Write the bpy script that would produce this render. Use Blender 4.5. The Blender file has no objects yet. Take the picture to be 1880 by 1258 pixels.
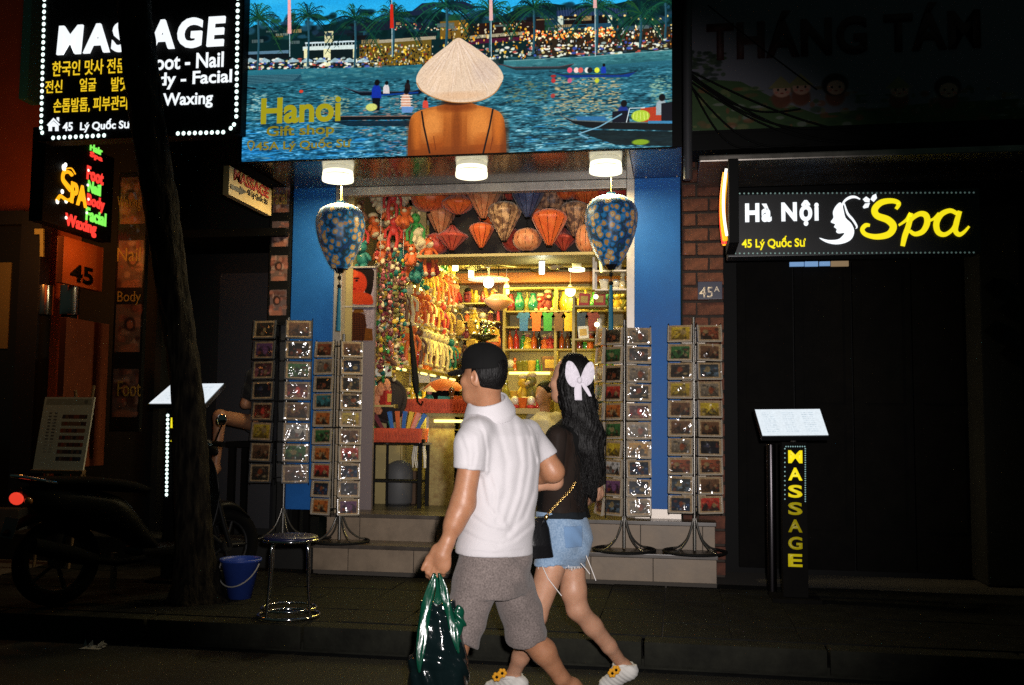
import bpy, bmesh, math, random
import numpy as np
from mathutils import Vector, Matrix

PI = math.pi
rnd = random.Random(7)
scene = bpy.context.scene
COL = scene.collection

CAM_H, F_PX, W_PX, H_PX = 1.36, 1828.0, 1880.0, 1258.0
YAW, PITCH, ROLL = math.radians(9.5), math.radians(4.6), 0.010
CP = Vector((0, 0, CAM_H))
_F = Vector((-math.sin(YAW) * math.cos(PITCH), math.cos(YAW) * math.cos(PITCH), math.sin(PITCH)))
_R = Vector((math.cos(YAW), math.sin(YAW), 0))
_U = _R.cross(_F)
CR = _R * math.cos(ROLL) + _U * math.sin(ROLL)
CU = _U * math.cos(ROLL) - _R * math.sin(ROLL)
CF = _F
cam_data = bpy.data.cameras.new('camera')
cam = bpy.data.objects.new('camera', cam_data)
COL.objects.link(cam)
cam.matrix_world = Matrix(((CR.x, CU.x, -CF.x, CP.x), (CR.y, CU.y, -CF.y, CP.y), (CR.z, CU.z, -CF.z, CP.z), (0, 0, 0, 1)))
cam_data.sensor_width = 36.0
cam_data.lens = 36.0 * F_PX / W_PX
cam_data.clip_start = 0.05
cam_data.clip_end = 500
scene.camera = cam

world = bpy.data.worlds.new('World')
scene.world = world
world.use_nodes = True
world.node_tree.nodes['Background'].inputs[0].default_value = (0.55, 1.0, 0.86, 1)
world.node_tree.nodes['Background'].inputs[1].default_value = 0.014

fl = bpy.data.lights.new('flash', 'SPOT')
fl.energy = 1230
fl.color = (1.0, 0.94, 0.92)
fl.spot_size = math.radians(49)
fl.spot_blend = 1.0
fl.shadow_soft_size = 0.03
flash = bpy.data.objects.new('flash', fl)
COL.objects.link(flash)
flash.location = CP + CR * 0.10 + CU * 0.12 - CF * 0.03
_dir = (CF + CR * ((1000 - 940) / F_PX) - CU * ((800 - 629) / F_PX)).normalized()
flash.rotation_euler = _dir.to_track_quat('-Z', 'Y').to_euler()

vs = scene.view_settings
vs.view_transform = 'Standard'
vs.look = 'None'
vs.exposure = 0.0
vs.gamma = 1.0
scene.render.engine = 'CYCLES'
cy = scene.cycles
cy.use_denoising = False
cy.denoiser = 'OPENIMAGEDENOISE'
cy.max_bounces = 6
cy.diffuse_bounces = 3
cy.glossy_bounces = 3
cy.transmission_bounces = 4
cy.transparent_max_bounces = 10
cy.caustics_reflective = False
cy.caustics_refractive = False
cy.sample_clamp_indirect = 1.5
cy.use_light_tree = True


def ray(px, py):
    return (CF + CR * ((px - W_PX / 2) / F_PX) - CU * ((py - H_PX / 2) / F_PX))


def at_y(px, py, y):
    d = ray(px, py)
    return CP + d * (y / d.y)


def at_x(px, py, x):
    d = ray(px, py)
    return CP + d * (x / d.x)


def at_z(px, py, z):
    d = ray(px, py)
    return CP + d * ((z - CAM_H) / d.z)


def at_d(px, py, depth):
    return CP + ray(px, py) * depth


def proj(p):
    v = Vector(p) - CP
    z = v.dot(CF)
    return (W_PX / 2 + F_PX * v.dot(CR) / z, H_PX / 2 - F_PX * v.dot(CU) / z)


def tag(o, label=None, cat=None, group=None, kind=None):
    if label:
        o['label'] = label
    if cat:
        o['category'] = cat
    if group:
        o['group'] = group
    if kind:
        o['kind'] = kind
    return o


def thing(name, label, cat, loc=(0, 0, 0), group=None, rotz=0.0):
    o = bpy.data.objects.new(name, None)
    COL.objects.link(o)
    o.location = loc
    o.rotation_euler = (0, 0, rotz)
    o.empty_display_size = 0.1
    return tag(o, label, cat, group)


def link(name, me, parent=None, loc=None):
    o = bpy.data.objects.new(name, me)
    COL.objects.link(o)
    if parent is not None:
        o.parent = parent
    if loc is not None:
        o.location = loc
    return o


def copy_tree(o, parent=None):
    c = o.copy()
    COL.objects.link(c)
    c.parent = parent
    for ch in o.children:
        copy_tree(ch, c)
    return c


def rot3(rx=0, ry=0, rz=0):
    return (Matrix.Rotation(rz, 3, 'Z') @ Matrix.Rotation(ry, 3, 'Y') @ Matrix.Rotation(rx, 3, 'X'))


class MB:
    """collects simple shapes into one mesh; build() links it as ONE object"""

    def __init__(self):
        self.v, self.f, self.m, self.s, self.uv = [], [], [], [], {}

    def add(self, verts, faces, mat=0, smooth=False, uvs=None):
        b = len(self.v)
        self.v += [tuple(p) for p in verts]
        for i, fc in enumerate(faces):
            self.f.append(tuple(b + k for k in fc))
            self.m.append(mat)
            self.s.append(smooth)
            if uvs:
                self.uv[len(self.f) - 1] = uvs[i]
        return self

    def box(self, c, size, rot=None, mat=0):
        hx, hy, hz = size[0] / 2, size[1] / 2, size[2] / 2
        vs_ = [Vector((sx * hx, sy * hy, sz * hz)) for sz in (-1, 1) for sy in (-1, 1) for sx in (-1, 1)]
        if rot is not None:
            vs_ = [rot @ p for p in vs_]
        c = Vector(c)
        return self.add([p + c for p in vs_], [(0, 2, 3, 1), (4, 5, 7, 6), (0, 1, 5, 4), (2, 6, 7, 3), (0, 4, 6, 2), (1, 3, 7, 5)], mat)

    def bb(self, lo, hi, mat=0):
        lo, hi = Vector(lo), Vector(hi)
        return self.box((lo + hi) / 2, [abs(a) for a in (hi - lo)], None, mat)

    def cyl(self, p0, p1, r0, r1=None, n=12, mat=0, caps=True, smooth=True):
        r1 = r0 if r1 is None else r1
        p0, p1 = Vector(p0), Vector(p1)
        d = (p1 - p0).normalized()
        a = d.orthogonal().normalized()
        b = d.cross(a)
        vs_ = []
        for p, r in ((p0, r0), (p1, r1)):
            for k in range(n):
                t = 2 * PI * k / n
                vs_.append(p + a * (r * math.cos(t)) + b * (r * math.sin(t)))
        self.add(vs_, [(k, (k + 1) % n, n + (k + 1) % n, n + k) for k in range(n)], mat, smooth)
        if caps:
            self.add(vs_[:n], [tuple(range(n))[::-1]], mat)
            self.add(vs_[n:], [tuple(range(n))], mat)
        return self

    def ball(self, c, r, seg=10, rings=7, mat=0, rot=None):
        if not hasattr(r, '__len__'):
            r = (r, r, r)
        c = Vector(c)
        vs_ = []
        for i in range(1, rings):
            t = PI * i / rings
            for k in range(seg):
                a = 2 * PI * k / seg
                vs_.append(Vector((r[0] * math.sin(t) * math.cos(a), r[1] * math.sin(t) * math.sin(a), r[2] * math.cos(t))))
        top, bot = len(vs_), len(vs_) + 1
        vs_ += [Vector((0, 0, r[2])), Vector((0, 0, -r[2]))]
        if rot is not None:
            vs_ = [rot @ p for p in vs_]
        fs = []
        for i in range(rings - 2):
            for k in range(seg):
                fs.append((i * seg + k, (i + 1) * seg + k, (i + 1) * seg + (k + 1) % seg, i * seg + (k + 1) % seg))
        for k in range(seg):
            fs.append((top, k, (k + 1) % seg))
            fs.append((bot, (rings - 2) * seg + (k + 1) % seg, (rings - 2) * seg + k))
        return self.add([p + c for p in vs_], fs, mat, True)

    def lathe(self, prof, c=(0, 0, 0), n=20, mat=0, smooth=True, axis=None):
        c = Vector(c)
        vs_ = []
        for r, z in prof:
            for k in range(n):
                a = 2 * PI * k / n
                vs_.append(Vector((r * math.cos(a), r * math.sin(a), z)))
        if axis is not None:
            q = Vector(axis).to_track_quat('Z', 'Y').to_matrix()
            vs_ = [q @ p for p in vs_]
        fs = []
        uvs = []
        L = len(prof)
        for i in range(L - 1):
            for k in range(n):
                fs.append((i * n + k, i * n + (k + 1) % n, (i + 1) * n + (k + 1) % n, (i + 1) * n + k))
                uvs.append([(k / n, i / (L - 1)), ((k + 1) / n, i / (L - 1)), ((k + 1) / n, (i + 1) / (L - 1)), (k / n, (i + 1) / (L - 1))])
        return self.add([p + c for p in vs_], fs, mat, smooth, uvs)

    def tube(self, pts, r, n=8, mat=0, closed=False):
        pts = [Vector(p) for p in pts]
        L = len(pts)
        rs = r if hasattr(r, '__len__') else [r] * L
        prev = None
        vs_ = []
        for i, p in enumerate(pts):
            if closed:
                d = (pts[(i + 1) % L] - pts[i - 1]).normalized()
            else:
                d = (pts[min(i + 1, L - 1)] - pts[max(i - 1, 0)]).normalized()
            a = d.orthogonal().normalized() if prev is None else (prev - d * prev.dot(d)).normalized()
            prev = a
            b = d.cross(a)
            for k in range(n):
                t = 2 * PI * k / n
                vs_.append(p + a * (rs[i] * math.cos(t)) + b * (rs[i] * math.sin(t)))
        fs = []
        for i in range(L if closed else L - 1):
            j = (i + 1) % L
            for k in range(n):
                fs.append((i * n + k, i * n + (k + 1) % n, j * n + (k + 1) % n, j * n + k))
        self.add(vs_, fs, mat, True)
        if not closed:
            self.add(vs_[:n], [tuple(range(n))[::-1]], mat)
            self.add(vs_[-n:], [tuple(range(n))], mat)
        return self

    def quad(self, a, b, c, d, mat=0, uv=((0, 0), (1, 0), (1, 1), (0, 1))):
        return self.add([a, b, c, d], [(0, 1, 2, 3)], mat, False, [uv])

    def prism(self, pts2, origin, ex, ey, depth, mat=0):
        """a filled outline (2-D points) pushed out by depth along ex x ey"""
        o, ex, ey = Vector(origin), Vector(ex), Vector(ey)
        nz = ex.cross(ey).normalized() * depth
        a = [o + ex * x + ey * y for x, y in pts2]
        n = len(a)
        area = sum(pts2[i][0] * pts2[(i + 1) % n][1] - pts2[(i + 1) % n][0] * pts2[i][1] for i in range(n))
        if area < 0:
            a.reverse()
        vs_ = a + [p + nz for p in a]
        fs = [tuple(range(n))[::-1], tuple(range(n, 2 * n))] + [(k, (k + 1) % n, n + (k + 1) % n, n + k) for k in range(n)]
        return self.add(vs_, fs, mat)

    def mesh(self, name, mats, bevel=0.0, seg=2, sharp=40):
        me = bpy.data.meshes.new(name)
        me.from_pydata(self.v, [], self.f)
        for m in (mats if isinstance(mats, (list, tuple)) else [mats]):
            me.materials.append(m)
        me.polygons.foreach_set('material_index', self.m)
        me.polygons.foreach_set('use_smooth', self.s)
        if self.uv:
            lay = me.uv_layers.new(name='UVMap')
            for fi, uvs in self.uv.items():
                p = me.polygons[fi]
                for k, li in enumerate(p.loop_indices):
                    lay.data[li].uv = uvs[k]
        if bevel > 0:
            bm = bmesh.new()
            bm.from_mesh(me)
            bmesh.ops.remove_doubles(bm, verts=bm.verts, dist=1e-6)
            es = [e for e in bm.edges if len(e.link_faces) == 2 and e.calc_face_angle(0) > math.radians(35)]
            bmesh.ops.bevel(bm, geom=es, offset=bevel, segments=seg, profile=0.7, affect='EDGES', clamp_overlap=True)
            bm.to_mesh(me)
            bm.free()
        me.update()
        return me

    def build(self, name, mats, parent=None, bevel=0.0, loc=None, seg=2):
        return link(name, self.mesh(name, mats, bevel, seg), parent, loc)


def _nt(name):
    m = bpy.data.materials.new(name)
    m.use_nodes = True
    nt = m.node_tree
    return m, nt, nt.nodes['Principled BSDF'], nt.nodes['Material Output']


def mat(name, col, rough=0.6, metal=0.0, var=0.0, vscale=8.0, bump=0.0, bscale=60.0, coat=0.0, alpha=1.0, trans=0.0, sheen=0.0, sub=0.0, col2=None, detail=5.0, spec=0.5):
    m, nt, b, out = _nt(name)
    I = b.inputs
    I['Base Color'].default_value = (*col, 1)
    I['Roughness'].default_value = rough
    I['Metallic'].default_value = metal
    I['Coat Weight'].default_value = coat
    I['Coat Roughness'].default_value = 0.08
    I['Alpha'].default_value = alpha
    I['Transmission Weight'].default_value = trans
    I['Sheen Weight'].default_value = sheen
    I['Subsurface Weight'].default_value = sub
    I['Subsurface Radius'].default_value = (0.012, 0.005, 0.003)
    I['Subsurface Scale'].default_value = 0.6
    I['Specular IOR Level'].default_value = spec
    N, Lk = nt.nodes, nt.links
    if var > 0 or col2 or bump > 0:
        tc = N.new('ShaderNodeTexCoord')
    if var > 0 or col2:
        nz = N.new('ShaderNodeTexNoise')
        nz.inputs['Scale'].default_value = vscale
        nz.inputs['Detail'].default_value = detail
        nz.inputs['Roughness'].default_value = 0.65
        Lk.new(tc.outputs['Object'], nz.inputs['Vector'])
        rp = N.new('ShaderNodeValToRGB')
        rp.color_ramp.elements[0].position = 0.32
        rp.color_ramp.elements[1].position = 0.68
        c2 = col2 if col2 else tuple(min(1, c * (1 + var)) for c in col)
        c1 = col if col2 else tuple(c * (1 - var) for c in col)
        rp.color_ramp.elements[0].color = (*c1, 1)
        rp.color_ramp.elements[1].color = (*c2, 1)
        Lk.new(nz.outputs['Fac'], rp.inputs['Fac'])
        Lk.new(rp.outputs['Color'], I['Base Color'])
        rr = N.new('ShaderNodeMapRange')
        rr.inputs['To Min'].default_value = max(0.02, rough * 0.8)
        rr.inputs['To Max'].default_value = min(1, rough * 1.2)
        Lk.new(nz.outputs['Fac'], rr.inputs['Value'])
        Lk.new(rr.outputs['Result'], I['Roughness'])
    if bump > 0:
        n2 = N.new('ShaderNodeTexNoise')
        n2.inputs['Scale'].default_value = bscale
        n2.inputs['Detail'].default_value = 4
        Lk.new(tc.outputs['Object'], n2.inputs['Vector'])
        bp = N.new('ShaderNodeBump')
        bp.inputs['Strength'].default_value = bump
        bp.inputs['Distance'].default_value = 0.01
        Lk.new(n2.outputs['Fac'], bp.inputs['Height'])
        Lk.new(bp.outputs['Normal'], I['Normal'])
    return m


def glow(name, col, strength, base=0.8):
    m, nt, b, out = _nt(name)
    b.inputs['Base Color'].default_value = (*[min(1, c * base) for c in col], 1)
    b.inputs['Roughness'].default_value = 0.4
    b.inputs['Emission Color'].default_value = (*col, 1)
    b.inputs['Emission Strength'].default_value = strength
    return m


def imgmat(name, img, rough=0.4, emit=0.0, coat=0.0, spec=0.5):
    m, nt, b, out = _nt(name)
    t = nt.nodes.new('ShaderNodeTexImage')
    t.image = img
    t.extension = 'EXTEND'
    nt.links.new(t.outputs['Color'], b.inputs['Base Color'])
    b.inputs['Roughness'].default_value = rough
    b.inputs['Coat Weight'].default_value = coat
    b.inputs['Specular IOR Level'].default_value = spec
    if emit > 0:
        nt.links.new(t.outputs['Color'], b.inputs['Emission Color'])
        b.inputs['Emission Strength'].default_value = emit
    return m


class Img:
    def __init__(self, w, h, bg=(0, 0, 0)):
        self.w, self.h = w, h
        self.a = np.zeros((h, w, 3), np.float32)
        self.a[:] = bg
        self.rs = np.random.RandomState(3)

    def _bb(self, x0, y0, x1, y1):
        return max(0, int(math.floor(x0))), max(0, int(math.floor(y0))), min(self.w, int(math.ceil(x1)) + 1), min(self.h, int(math.ceil(y1)) + 1)

    def poly(self, pts, col, al=1.0, col2=None):
        P = np.asarray(pts, np.float64)
        x0, y0, x1, y1 = self._bb(P[:, 0].min(), P[:, 1].min(), P[:, 0].max(), P[:, 1].max())
        if x1 <= x0 or y1 <= y0:
            return
        acc = np.zeros((y1 - y0, x1 - x0), np.float32)
        for ox, oy in ((.25, .25), (.75, .25), (.25, .75), (.75, .75)):
            X, Y = np.meshgrid(np.arange(x0, x1) + ox, np.arange(y0, y1) + oy)
            ins = np.zeros(X.shape, bool)
            j = len(P) - 1
            for i in range(len(P)):
                xi, yi, xj, yj = P[i, 0], P[i, 1], P[j, 0], P[j, 1]
                if yi != yj:
                    c = ((yi > Y) != (yj > Y)) & (X < (xj - xi) * (Y - yi) / (yj - yi) + xi)
                    ins ^= c
                j = i
            acc += ins * 0.25
        acc *= al
        c = np.asarray(col, np.float32)
        if col2 is not None:
            t = np.linspace(0, 1, y1 - y0, dtype=np.float32)[:, None, None]
            c = c * (1 - t) + np.asarray(col2, np.float32) * t
        s = self.a[y0:y1, x0:x1]
        s += acc[..., None] * (c - s)

    def rect(self, x0, y0, x1, y1, col, al=1.0, col2=None):
        self.poly([(x0, y0), (x1, y0), (x1, y1), (x0, y1)], col, al, col2)

    def ell(self, cx, cy, rx, ry, col, al=1.0, soft=0.15):
        x0, y0, x1, y1 = self._bb(cx - rx - 1, cy - ry - 1, cx + rx + 1, cy + ry + 1)
        if x1 <= x0 or y1 <= y0:
            return
        X, Y = np.meshgrid(np.arange(x0, x1) + .5, np.arange(y0, y1) + .5)
        d = np.sqrt(((X - cx) / max(rx, .3)) ** 2 + ((Y - cy) / max(ry, .3)) ** 2)
        m = np.clip((1 - d) / max(soft, 1e-3) + 0.5, 0, 1) * al
        s = self.a[y0:y1, x0:x1]
        s += m[..., None].astype(np.float32) * (np.asarray(col, np.float32) - s)

    def line(self, pts, w, col, al=1.0):
        for (xa, ya), (xb, yb) in zip(pts[:-1], pts[1:]):
            d = math.hypot(xb - xa, yb - ya) or 1
            nx, ny = -(yb - ya) / d * w / 2, (xb - xa) / d * w / 2
            self.poly([(xa + nx, ya + ny), (xb + nx, yb + ny), (xb - nx, yb - ny), (xa - nx, ya - ny)], col, al)

    def noise(self, amp, cell=(1, 1), mask=None):
        gh, gw = int(self.h / cell[1]) + 2, int(self.w / cell[0]) + 2
        g = self.rs.randn(gh, gw).astype(np.float32)
        yy = np.arange(self.h) / cell[1]
        xx = np.arange(self.w) / cell[0]
        yi, xi = yy.astype(int), xx.astype(int)
        fy, fx = (yy - yi)[:, None], (xx - xi)[None]
        v = (g[yi][:, xi] * (1 - fy) + g[yi + 1][:, xi] * fy) * (1 - fx) + (g[yi][:, xi + 1] * (1 - fy) + g[yi + 1][:, xi + 1] * fy) * fx
        if mask is not None:
            v = v * mask
        if amp:
            self.a *= np.clip(1 + amp * v, 0.05, 3)[..., None].astype(np.float32)
        return v

    def make(self, name):
        """sRGB values 0..1, rows from the top -> a packed image"""
        im = bpy.data.images.new(name, self.w, self.h, alpha=False)
        px = np.ones((self.h, self.w, 4), np.float32)
        px[..., :3] = np.clip(self.a, 0, 1)[::-1]
        im.pixels.foreach_set(px.ravel())
        im.update()
        im.pack()
        return im


_dgtext = []


def text_mesh(s, offset=0.0, shear=0.0, space=1.0, align='CENTER', line=1.0):
    c = bpy.data.curves.new('lettering', 'FONT')
    c.body = s
    c.offset = offset
    c.shear = shear
    c.space_character = space
    c.space_line = line
    c.align_x = align
    c.resolution_u = 4
    o = bpy.data.objects.new('lettering', c)
    COL.objects.link(o)
    dg = bpy.context.evaluated_depsgraph_get()
    me = bpy.data.meshes.new_from_object(o.evaluated_get(dg))
    bpy.data.objects.remove(o)
    bpy.data.curves.remove(c)
    me.materials.clear()
    return me


def put_text(s, a, b, nrm, mt, parent, offset=0.0, shear=0.0, space=1.0, thick=0.004, name='lettering', line=1.0, align='CENTER'):
    """letters filling the upright rectangle with lower start corner a and upper end corner b, standing proud along nrm"""
    me = text_mesh(s, offset, shear, space, align, line)
    n = len(me.vertices)
    co = np.empty(n * 3, np.float32)
    me.vertices.foreach_get('co', co)
    co = co.reshape(-1, 3)
    lo, hi = co.min(0), co.max(0)
    a, b, nrm = Vector(a), Vector(b), Vector(nrm).normalized()
    ex = Vector((b.x - a.x, b.y - a.y, 0))
    ez = Vector((0, 0, b.z - a.z))
    u = (co[:, 0] - lo[0]) / max(hi[0] - lo[0], 1e-6)
    v = (co[:, 1] - lo[1]) / max(hi[1] - lo[1], 1e-6)
    base = np.array(a)[None] + u[:, None] * np.array(ex)[None] + v[:, None] * np.array(ez)[None] + np.array(nrm)[None] * 0.003
    me.vertices.foreach_set('co', base.astype(np.float32).ravel())
    me.update()
    if thick > 0:
        bm = bmesh.new()
        bm.from_mesh(me)
        bmesh.ops.remove_doubles(bm, verts=bm.verts, dist=1e-5)
        r = bmesh.ops.extrude_face_region(bm, geom=list(bm.faces))
        vv = [g for g in r['geom'] if isinstance(g, bmesh.types.BMVert)]
        bmesh.ops.translate(bm, verts=vv, vec=nrm * thick)
        bmesh.ops.recalc_face_normals(bm, faces=bm.faces)
        bm.to_mesh(me)
        bm.free()
    me.materials.append(mt)
    return link(name, me, parent)


def on_y(s, box, y, mt, parent, **k):
    """lettering on a wall plane facing the street, given by its rectangle in the photo"""
    x0, y0, x1, y1 = box
    ym = (y0 + y1) / 2
    xm = (x0 + x1) / 2
    a = Vector((at_y(x0, ym, y).x, y, at_y(xm, y1, y).z))
    b = Vector((at_y(x1, ym, y).x, y, at_y(xm, y0, y).z))
    return put_text(s, a, b, (0, -1, 0), mt, parent, **k)


def on_x(s, box, x, mt, parent, **k):
    """lettering on a plane square to the wall that faces +x; box ends are given as (px0, ytop0, ybot0, px1)"""
    x0, y0, y1, x1 = box
    a = at_x(x0, y1, x)
    t = at_x(x0, y0, x)
    e = at_x(x1, (y0 + y1) / 2, x)
    b = Vector((x, e.y, t.z))
    return put_text(s, a, b, (1, 0, 0), mt, parent, **k)


def smooth_path(pts, n=6, closed=False):
    P = [np.array(p, float) for p in pts]
    L = len(P)
    out = []
    rng = range(L if closed else L - 1)
    for i in rng:
        g = (lambda k: P[k % L]) if closed else (lambda k: P[min(max(k, 0), L - 1)])
        p0, p1, p2, p3 = g(i - 1), g(i), g(i + 1), g(i + 2)
        for k in range(n):
            t = k / n
            out.append(0.5 * (2 * p1 + (p2 - p0) * t + (2 * p0 - 5 * p1 + 4 * p2 - p3) * t * t + (3 * p1 - p0 - 3 * p2 + p3) * t ** 3))
    if not closed:
        out.append(P[-1])
    return out


def ribbon(mb, pts, o3, thick=0.004, mat=0, n=6):
    """a brush stroke: pts are (px, py, width px) on a mapped plane; o3(px, py) gives the 3-D point"""
    q = smooth_path(pts, n)
    L, Rr = [], []
    for i, p in enumerate(q):
        d = q[min(i + 1, len(q) - 1)][:2] - q[max(i - 1, 0)][:2]
        d = d / (np.linalg.norm(d) or 1)
        nrm = np.array((-d[1], d[0])) * max(p[2], 0.6) / 2
        L.append(p[:2] + nrm)
        Rr.append(p[:2] - nrm)
    off = Vector((0, -thick, 0))
    vs_ = []
    for a, b in zip(L, Rr):
        A, B = Vector(o3(*a)), Vector(o3(*b))
        vs_ += [A, B, A + off, B + off]
    fs = []
    for i in range(len(L) - 1):
        k = i * 4
        fs += [(k + 2, k + 6, k + 7, k + 3), (k, k + 4, k + 6, k + 2), (k + 1, k + 3, k + 7, k + 5)]
    e = (len(L) - 1) * 4
    fs += [(0, 2, 3, 1), (e, e + 1, e + 3, e + 2)]
    mb.add(vs_, fs, mat)


def outline_y(mb, pts, y, thick=0.004, mat=0, n=5, closed=True):
    q = smooth_path(pts, n, True) if n > 1 else [np.array(p, float) for p in pts]
    W = [at_y(p[0], p[1], y) for p in q]
    mb.prism([(w.x, w.z) for w in W], (0, y - 0.003, 0), (1, 0, 0), (0, 0, 1), thick, mat)


ORD = ['first', 'second', 'third', 'fourth', 'fifth', 'sixth', 'seventh', 'eighth', 'ninth', 'tenth', 'eleventh', 'twelfth', 'thirteenth',
       'fourteenth', 'fifteenth', 'sixteenth', 'seventeenth', 'eighteenth', 'nineteenth', 'twentieth']
M = {}
M['asphalt'] = mat('asphalt', (0.012, 0.012, 0.012), 0.75, spec=0.2, var=0.45, vscale=3, bump=0.5, bscale=90)
M['paving'] = mat('paving', (0.009, 0.009, 0.0075), 0.85, spec=0.15, var=0.5, vscale=5, bump=0.3, bscale=50)
M['kerb'] = mat('kerb_stone', (0.015, 0.015, 0.011), 0.85, spec=0.15, var=0.5, vscale=6, bump=0.4, bscale=40)
M['tile'] = mat('riser_tile', (0.25, 0.185, 0.125), 0.5, var=0.22, vscale=5, bump=0.06, bscale=30)
M['grout'] = mat('grout', (0.07, 0.06, 0.05), 0.9)
M['tread'] = mat('tread_stone', (0.075, 0.06, 0.048), 0.32, var=0.3, vscale=6)
M['blue'] = mat('blue_panel', (0.016, 0.125, 0.44), 0.5, var=0.12, vscale=3, bump=0.02, bscale=8, spec=0.2)
M['blue2'] = mat('blue_panel_soffit', (0.06, 0.13, 0.30), 0.3, var=0.1, vscale=3)
M['alu'] = mat('brushed_aluminium', (0.50, 0.45, 0.40), 0.42, metal=0.5, var=0.12, vscale=20)
M['soffit'] = mat('dark_glossy_soffit', (0.05, 0.05, 0.042), 0.22, var=0.3, vscale=6, coat=0.4)
M['black'] = mat('black_paint', (0.008, 0.008, 0.008), 0.7, spec=0.15)
M['blackgloss'] = mat('black_gloss', (0.008, 0.008, 0.009), 0.14, coat=0.4)
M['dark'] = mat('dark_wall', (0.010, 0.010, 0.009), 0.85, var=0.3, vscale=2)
M['darkwood'] = mat('dark_wood', (0.005, 0.0045, 0.004), 0.9, spec=0.1, var=0.4, vscale=6)
M['steel'] = mat('chrome', (0.75, 0.75, 0.76), 0.09, metal=1.0)
M['rackmetal'] = mat('grey_rack_metal', (0.22, 0.21, 0.19), 0.3, metal=0.8)
M['brick'] = mat('brick', (0.115, 0.040, 0.024), 0.9, var=0.55, vscale=14, bump=0.5, bscale=60)
M['mortar'] = mat('mortar', (0.045, 0.033, 0.025), 0.9, var=0.4, vscale=20)
M['cream'] = mat('cream_paint', (0.36, 0.28, 0.11), 0.55, var=0.08, vscale=3)
M['ceil'] = mat('ceiling_paint', (0.30, 0.25, 0.15), 0.6, var=0.06, vscale=2)
M['orangewall'] = mat('orange_wall', (0.42, 0.085, 0.022), 0.6, var=0.1, vscale=3)
M['white'] = mat('white_plastic', (0.72, 0.70, 0.66), 0.4)
M['glow_white'] = glow('lit_white', (0.92, 0.97, 1.0), 1.05)
M['glow_yellow'] = glow('lit_yellow', (1.0, 0.66, 0.02), 0.85)
M['glow_lemon'] = glow('lit_lemon', (1.0, 0.84, 0.01), 0.9)
M['led'] = glow('led_dot', (0.8, 1.0, 0.93), 1.6)
M['leddim'] = glow('led_dot_dim', (0.5, 0.8, 0.75), 0.10)
M['lamp'] = glow('warm_lamp_diffuser', (1.0, 0.93, 0.66), 1.7)
M['bulb'] = glow('yellow_white_bulb', (1.0, 0.93, 0.5), 4.0)
M['tube'] = glow('yellow_tube', (1.0, 0.88, 0.25), 2.4)
M['bulbcool'] = glow('cool_bulb', (0.9, 1.0, 0.85), 5.0)

YF = 8.15            # the shop front
ZS, ZT, ZP = 0.605, 0.39, 0.15   # shop floor, middle step, pavement
SOFF = 3.385
YK = 5.72            # kerb face


def structure(name, mb, mats, parent=None, bevel=0.0):
    o = mb.build(name, mats, parent, bevel)
    if parent is None:
        o['kind'] = 'structure'
    return o


for _m in ('glow_white', 'glow_yellow', 'glow_lemon', 'led', 'leddim', 'bulb', 'tube', 'bulbcool', 'lamp'):
    M[_m].cycles.emission_sampling = 'NONE'

mb = MB()
mb.quad((-60, -30, 0), (60, -30, 0), (60, YK, 0), (-60, YK, 0))
structure('road', mb, M['asphalt'])
mb = MB()
mb.quad((-60, YK, -0.02), (60, YK, -0.02), (60, 60, -0.02), (-60, 60, -0.02))
structure('ground', mb, M['dark'])
kerb = MB().bb((-60, YK + 0.02, -0.01), (60, YK + 0.10, 0.05))
kerb_o = structure('kerb_bed', kerb, M['kerb'])
kerb_o.name = 'kerb'
ks = MB().box((0, 0, 0), (0.985, 0.16, 0.14)).mesh('kerb_stone', M['kerb'], bevel=0.015)
for i in range(-7, 5):
    o = link('kerb_stone', ks, kerb_o, (i * 1.0 + 0.3, YK + 0.08, 0.078))
pave = MB()
pave.quad((-60, YK + 0.16, ZP - 0.012), (60, YK + 0.16, ZP - 0.012), (60, 8.6, ZP - 0.012), (-60, 8.6, ZP - 0.012))
pave_o = structure('pavement', pave, M['grout'])
pt = MB().box((0, 0, 0), (0.385, 0.385, 0.02)).mesh('paving_tile', M['paving'], bevel=0.005)
for ix in range(-13, 7):
    for iy in range(5):
        o = link('paving_tile', pt, pave_o, (ix * 0.39 + 0.1 + rnd.uniform(-.003, .003), YK + 0.16 + 0.197 + iy * 0.39, ZP - 0.008 + rnd.uniform(-.003, .003)))
        o.rotation_euler = (rnd.uniform(-.006, .006), rnd.uniform(-.006, .006), 0)

XL, XR = at_y(575, 1000, 7.65).x, at_y(1316, 1030, 7.65).x
st = thing('entrance_steps', 'two tan tiled steps with dark treads running below the gift shop front', 'steps', ((XL + XR) / 2, 7.8, ZP))
c0 = Vector(((XL + XR) / 2, 7.8, ZP))


def lp(p, c=c0):
    return Vector(p) - c


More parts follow.
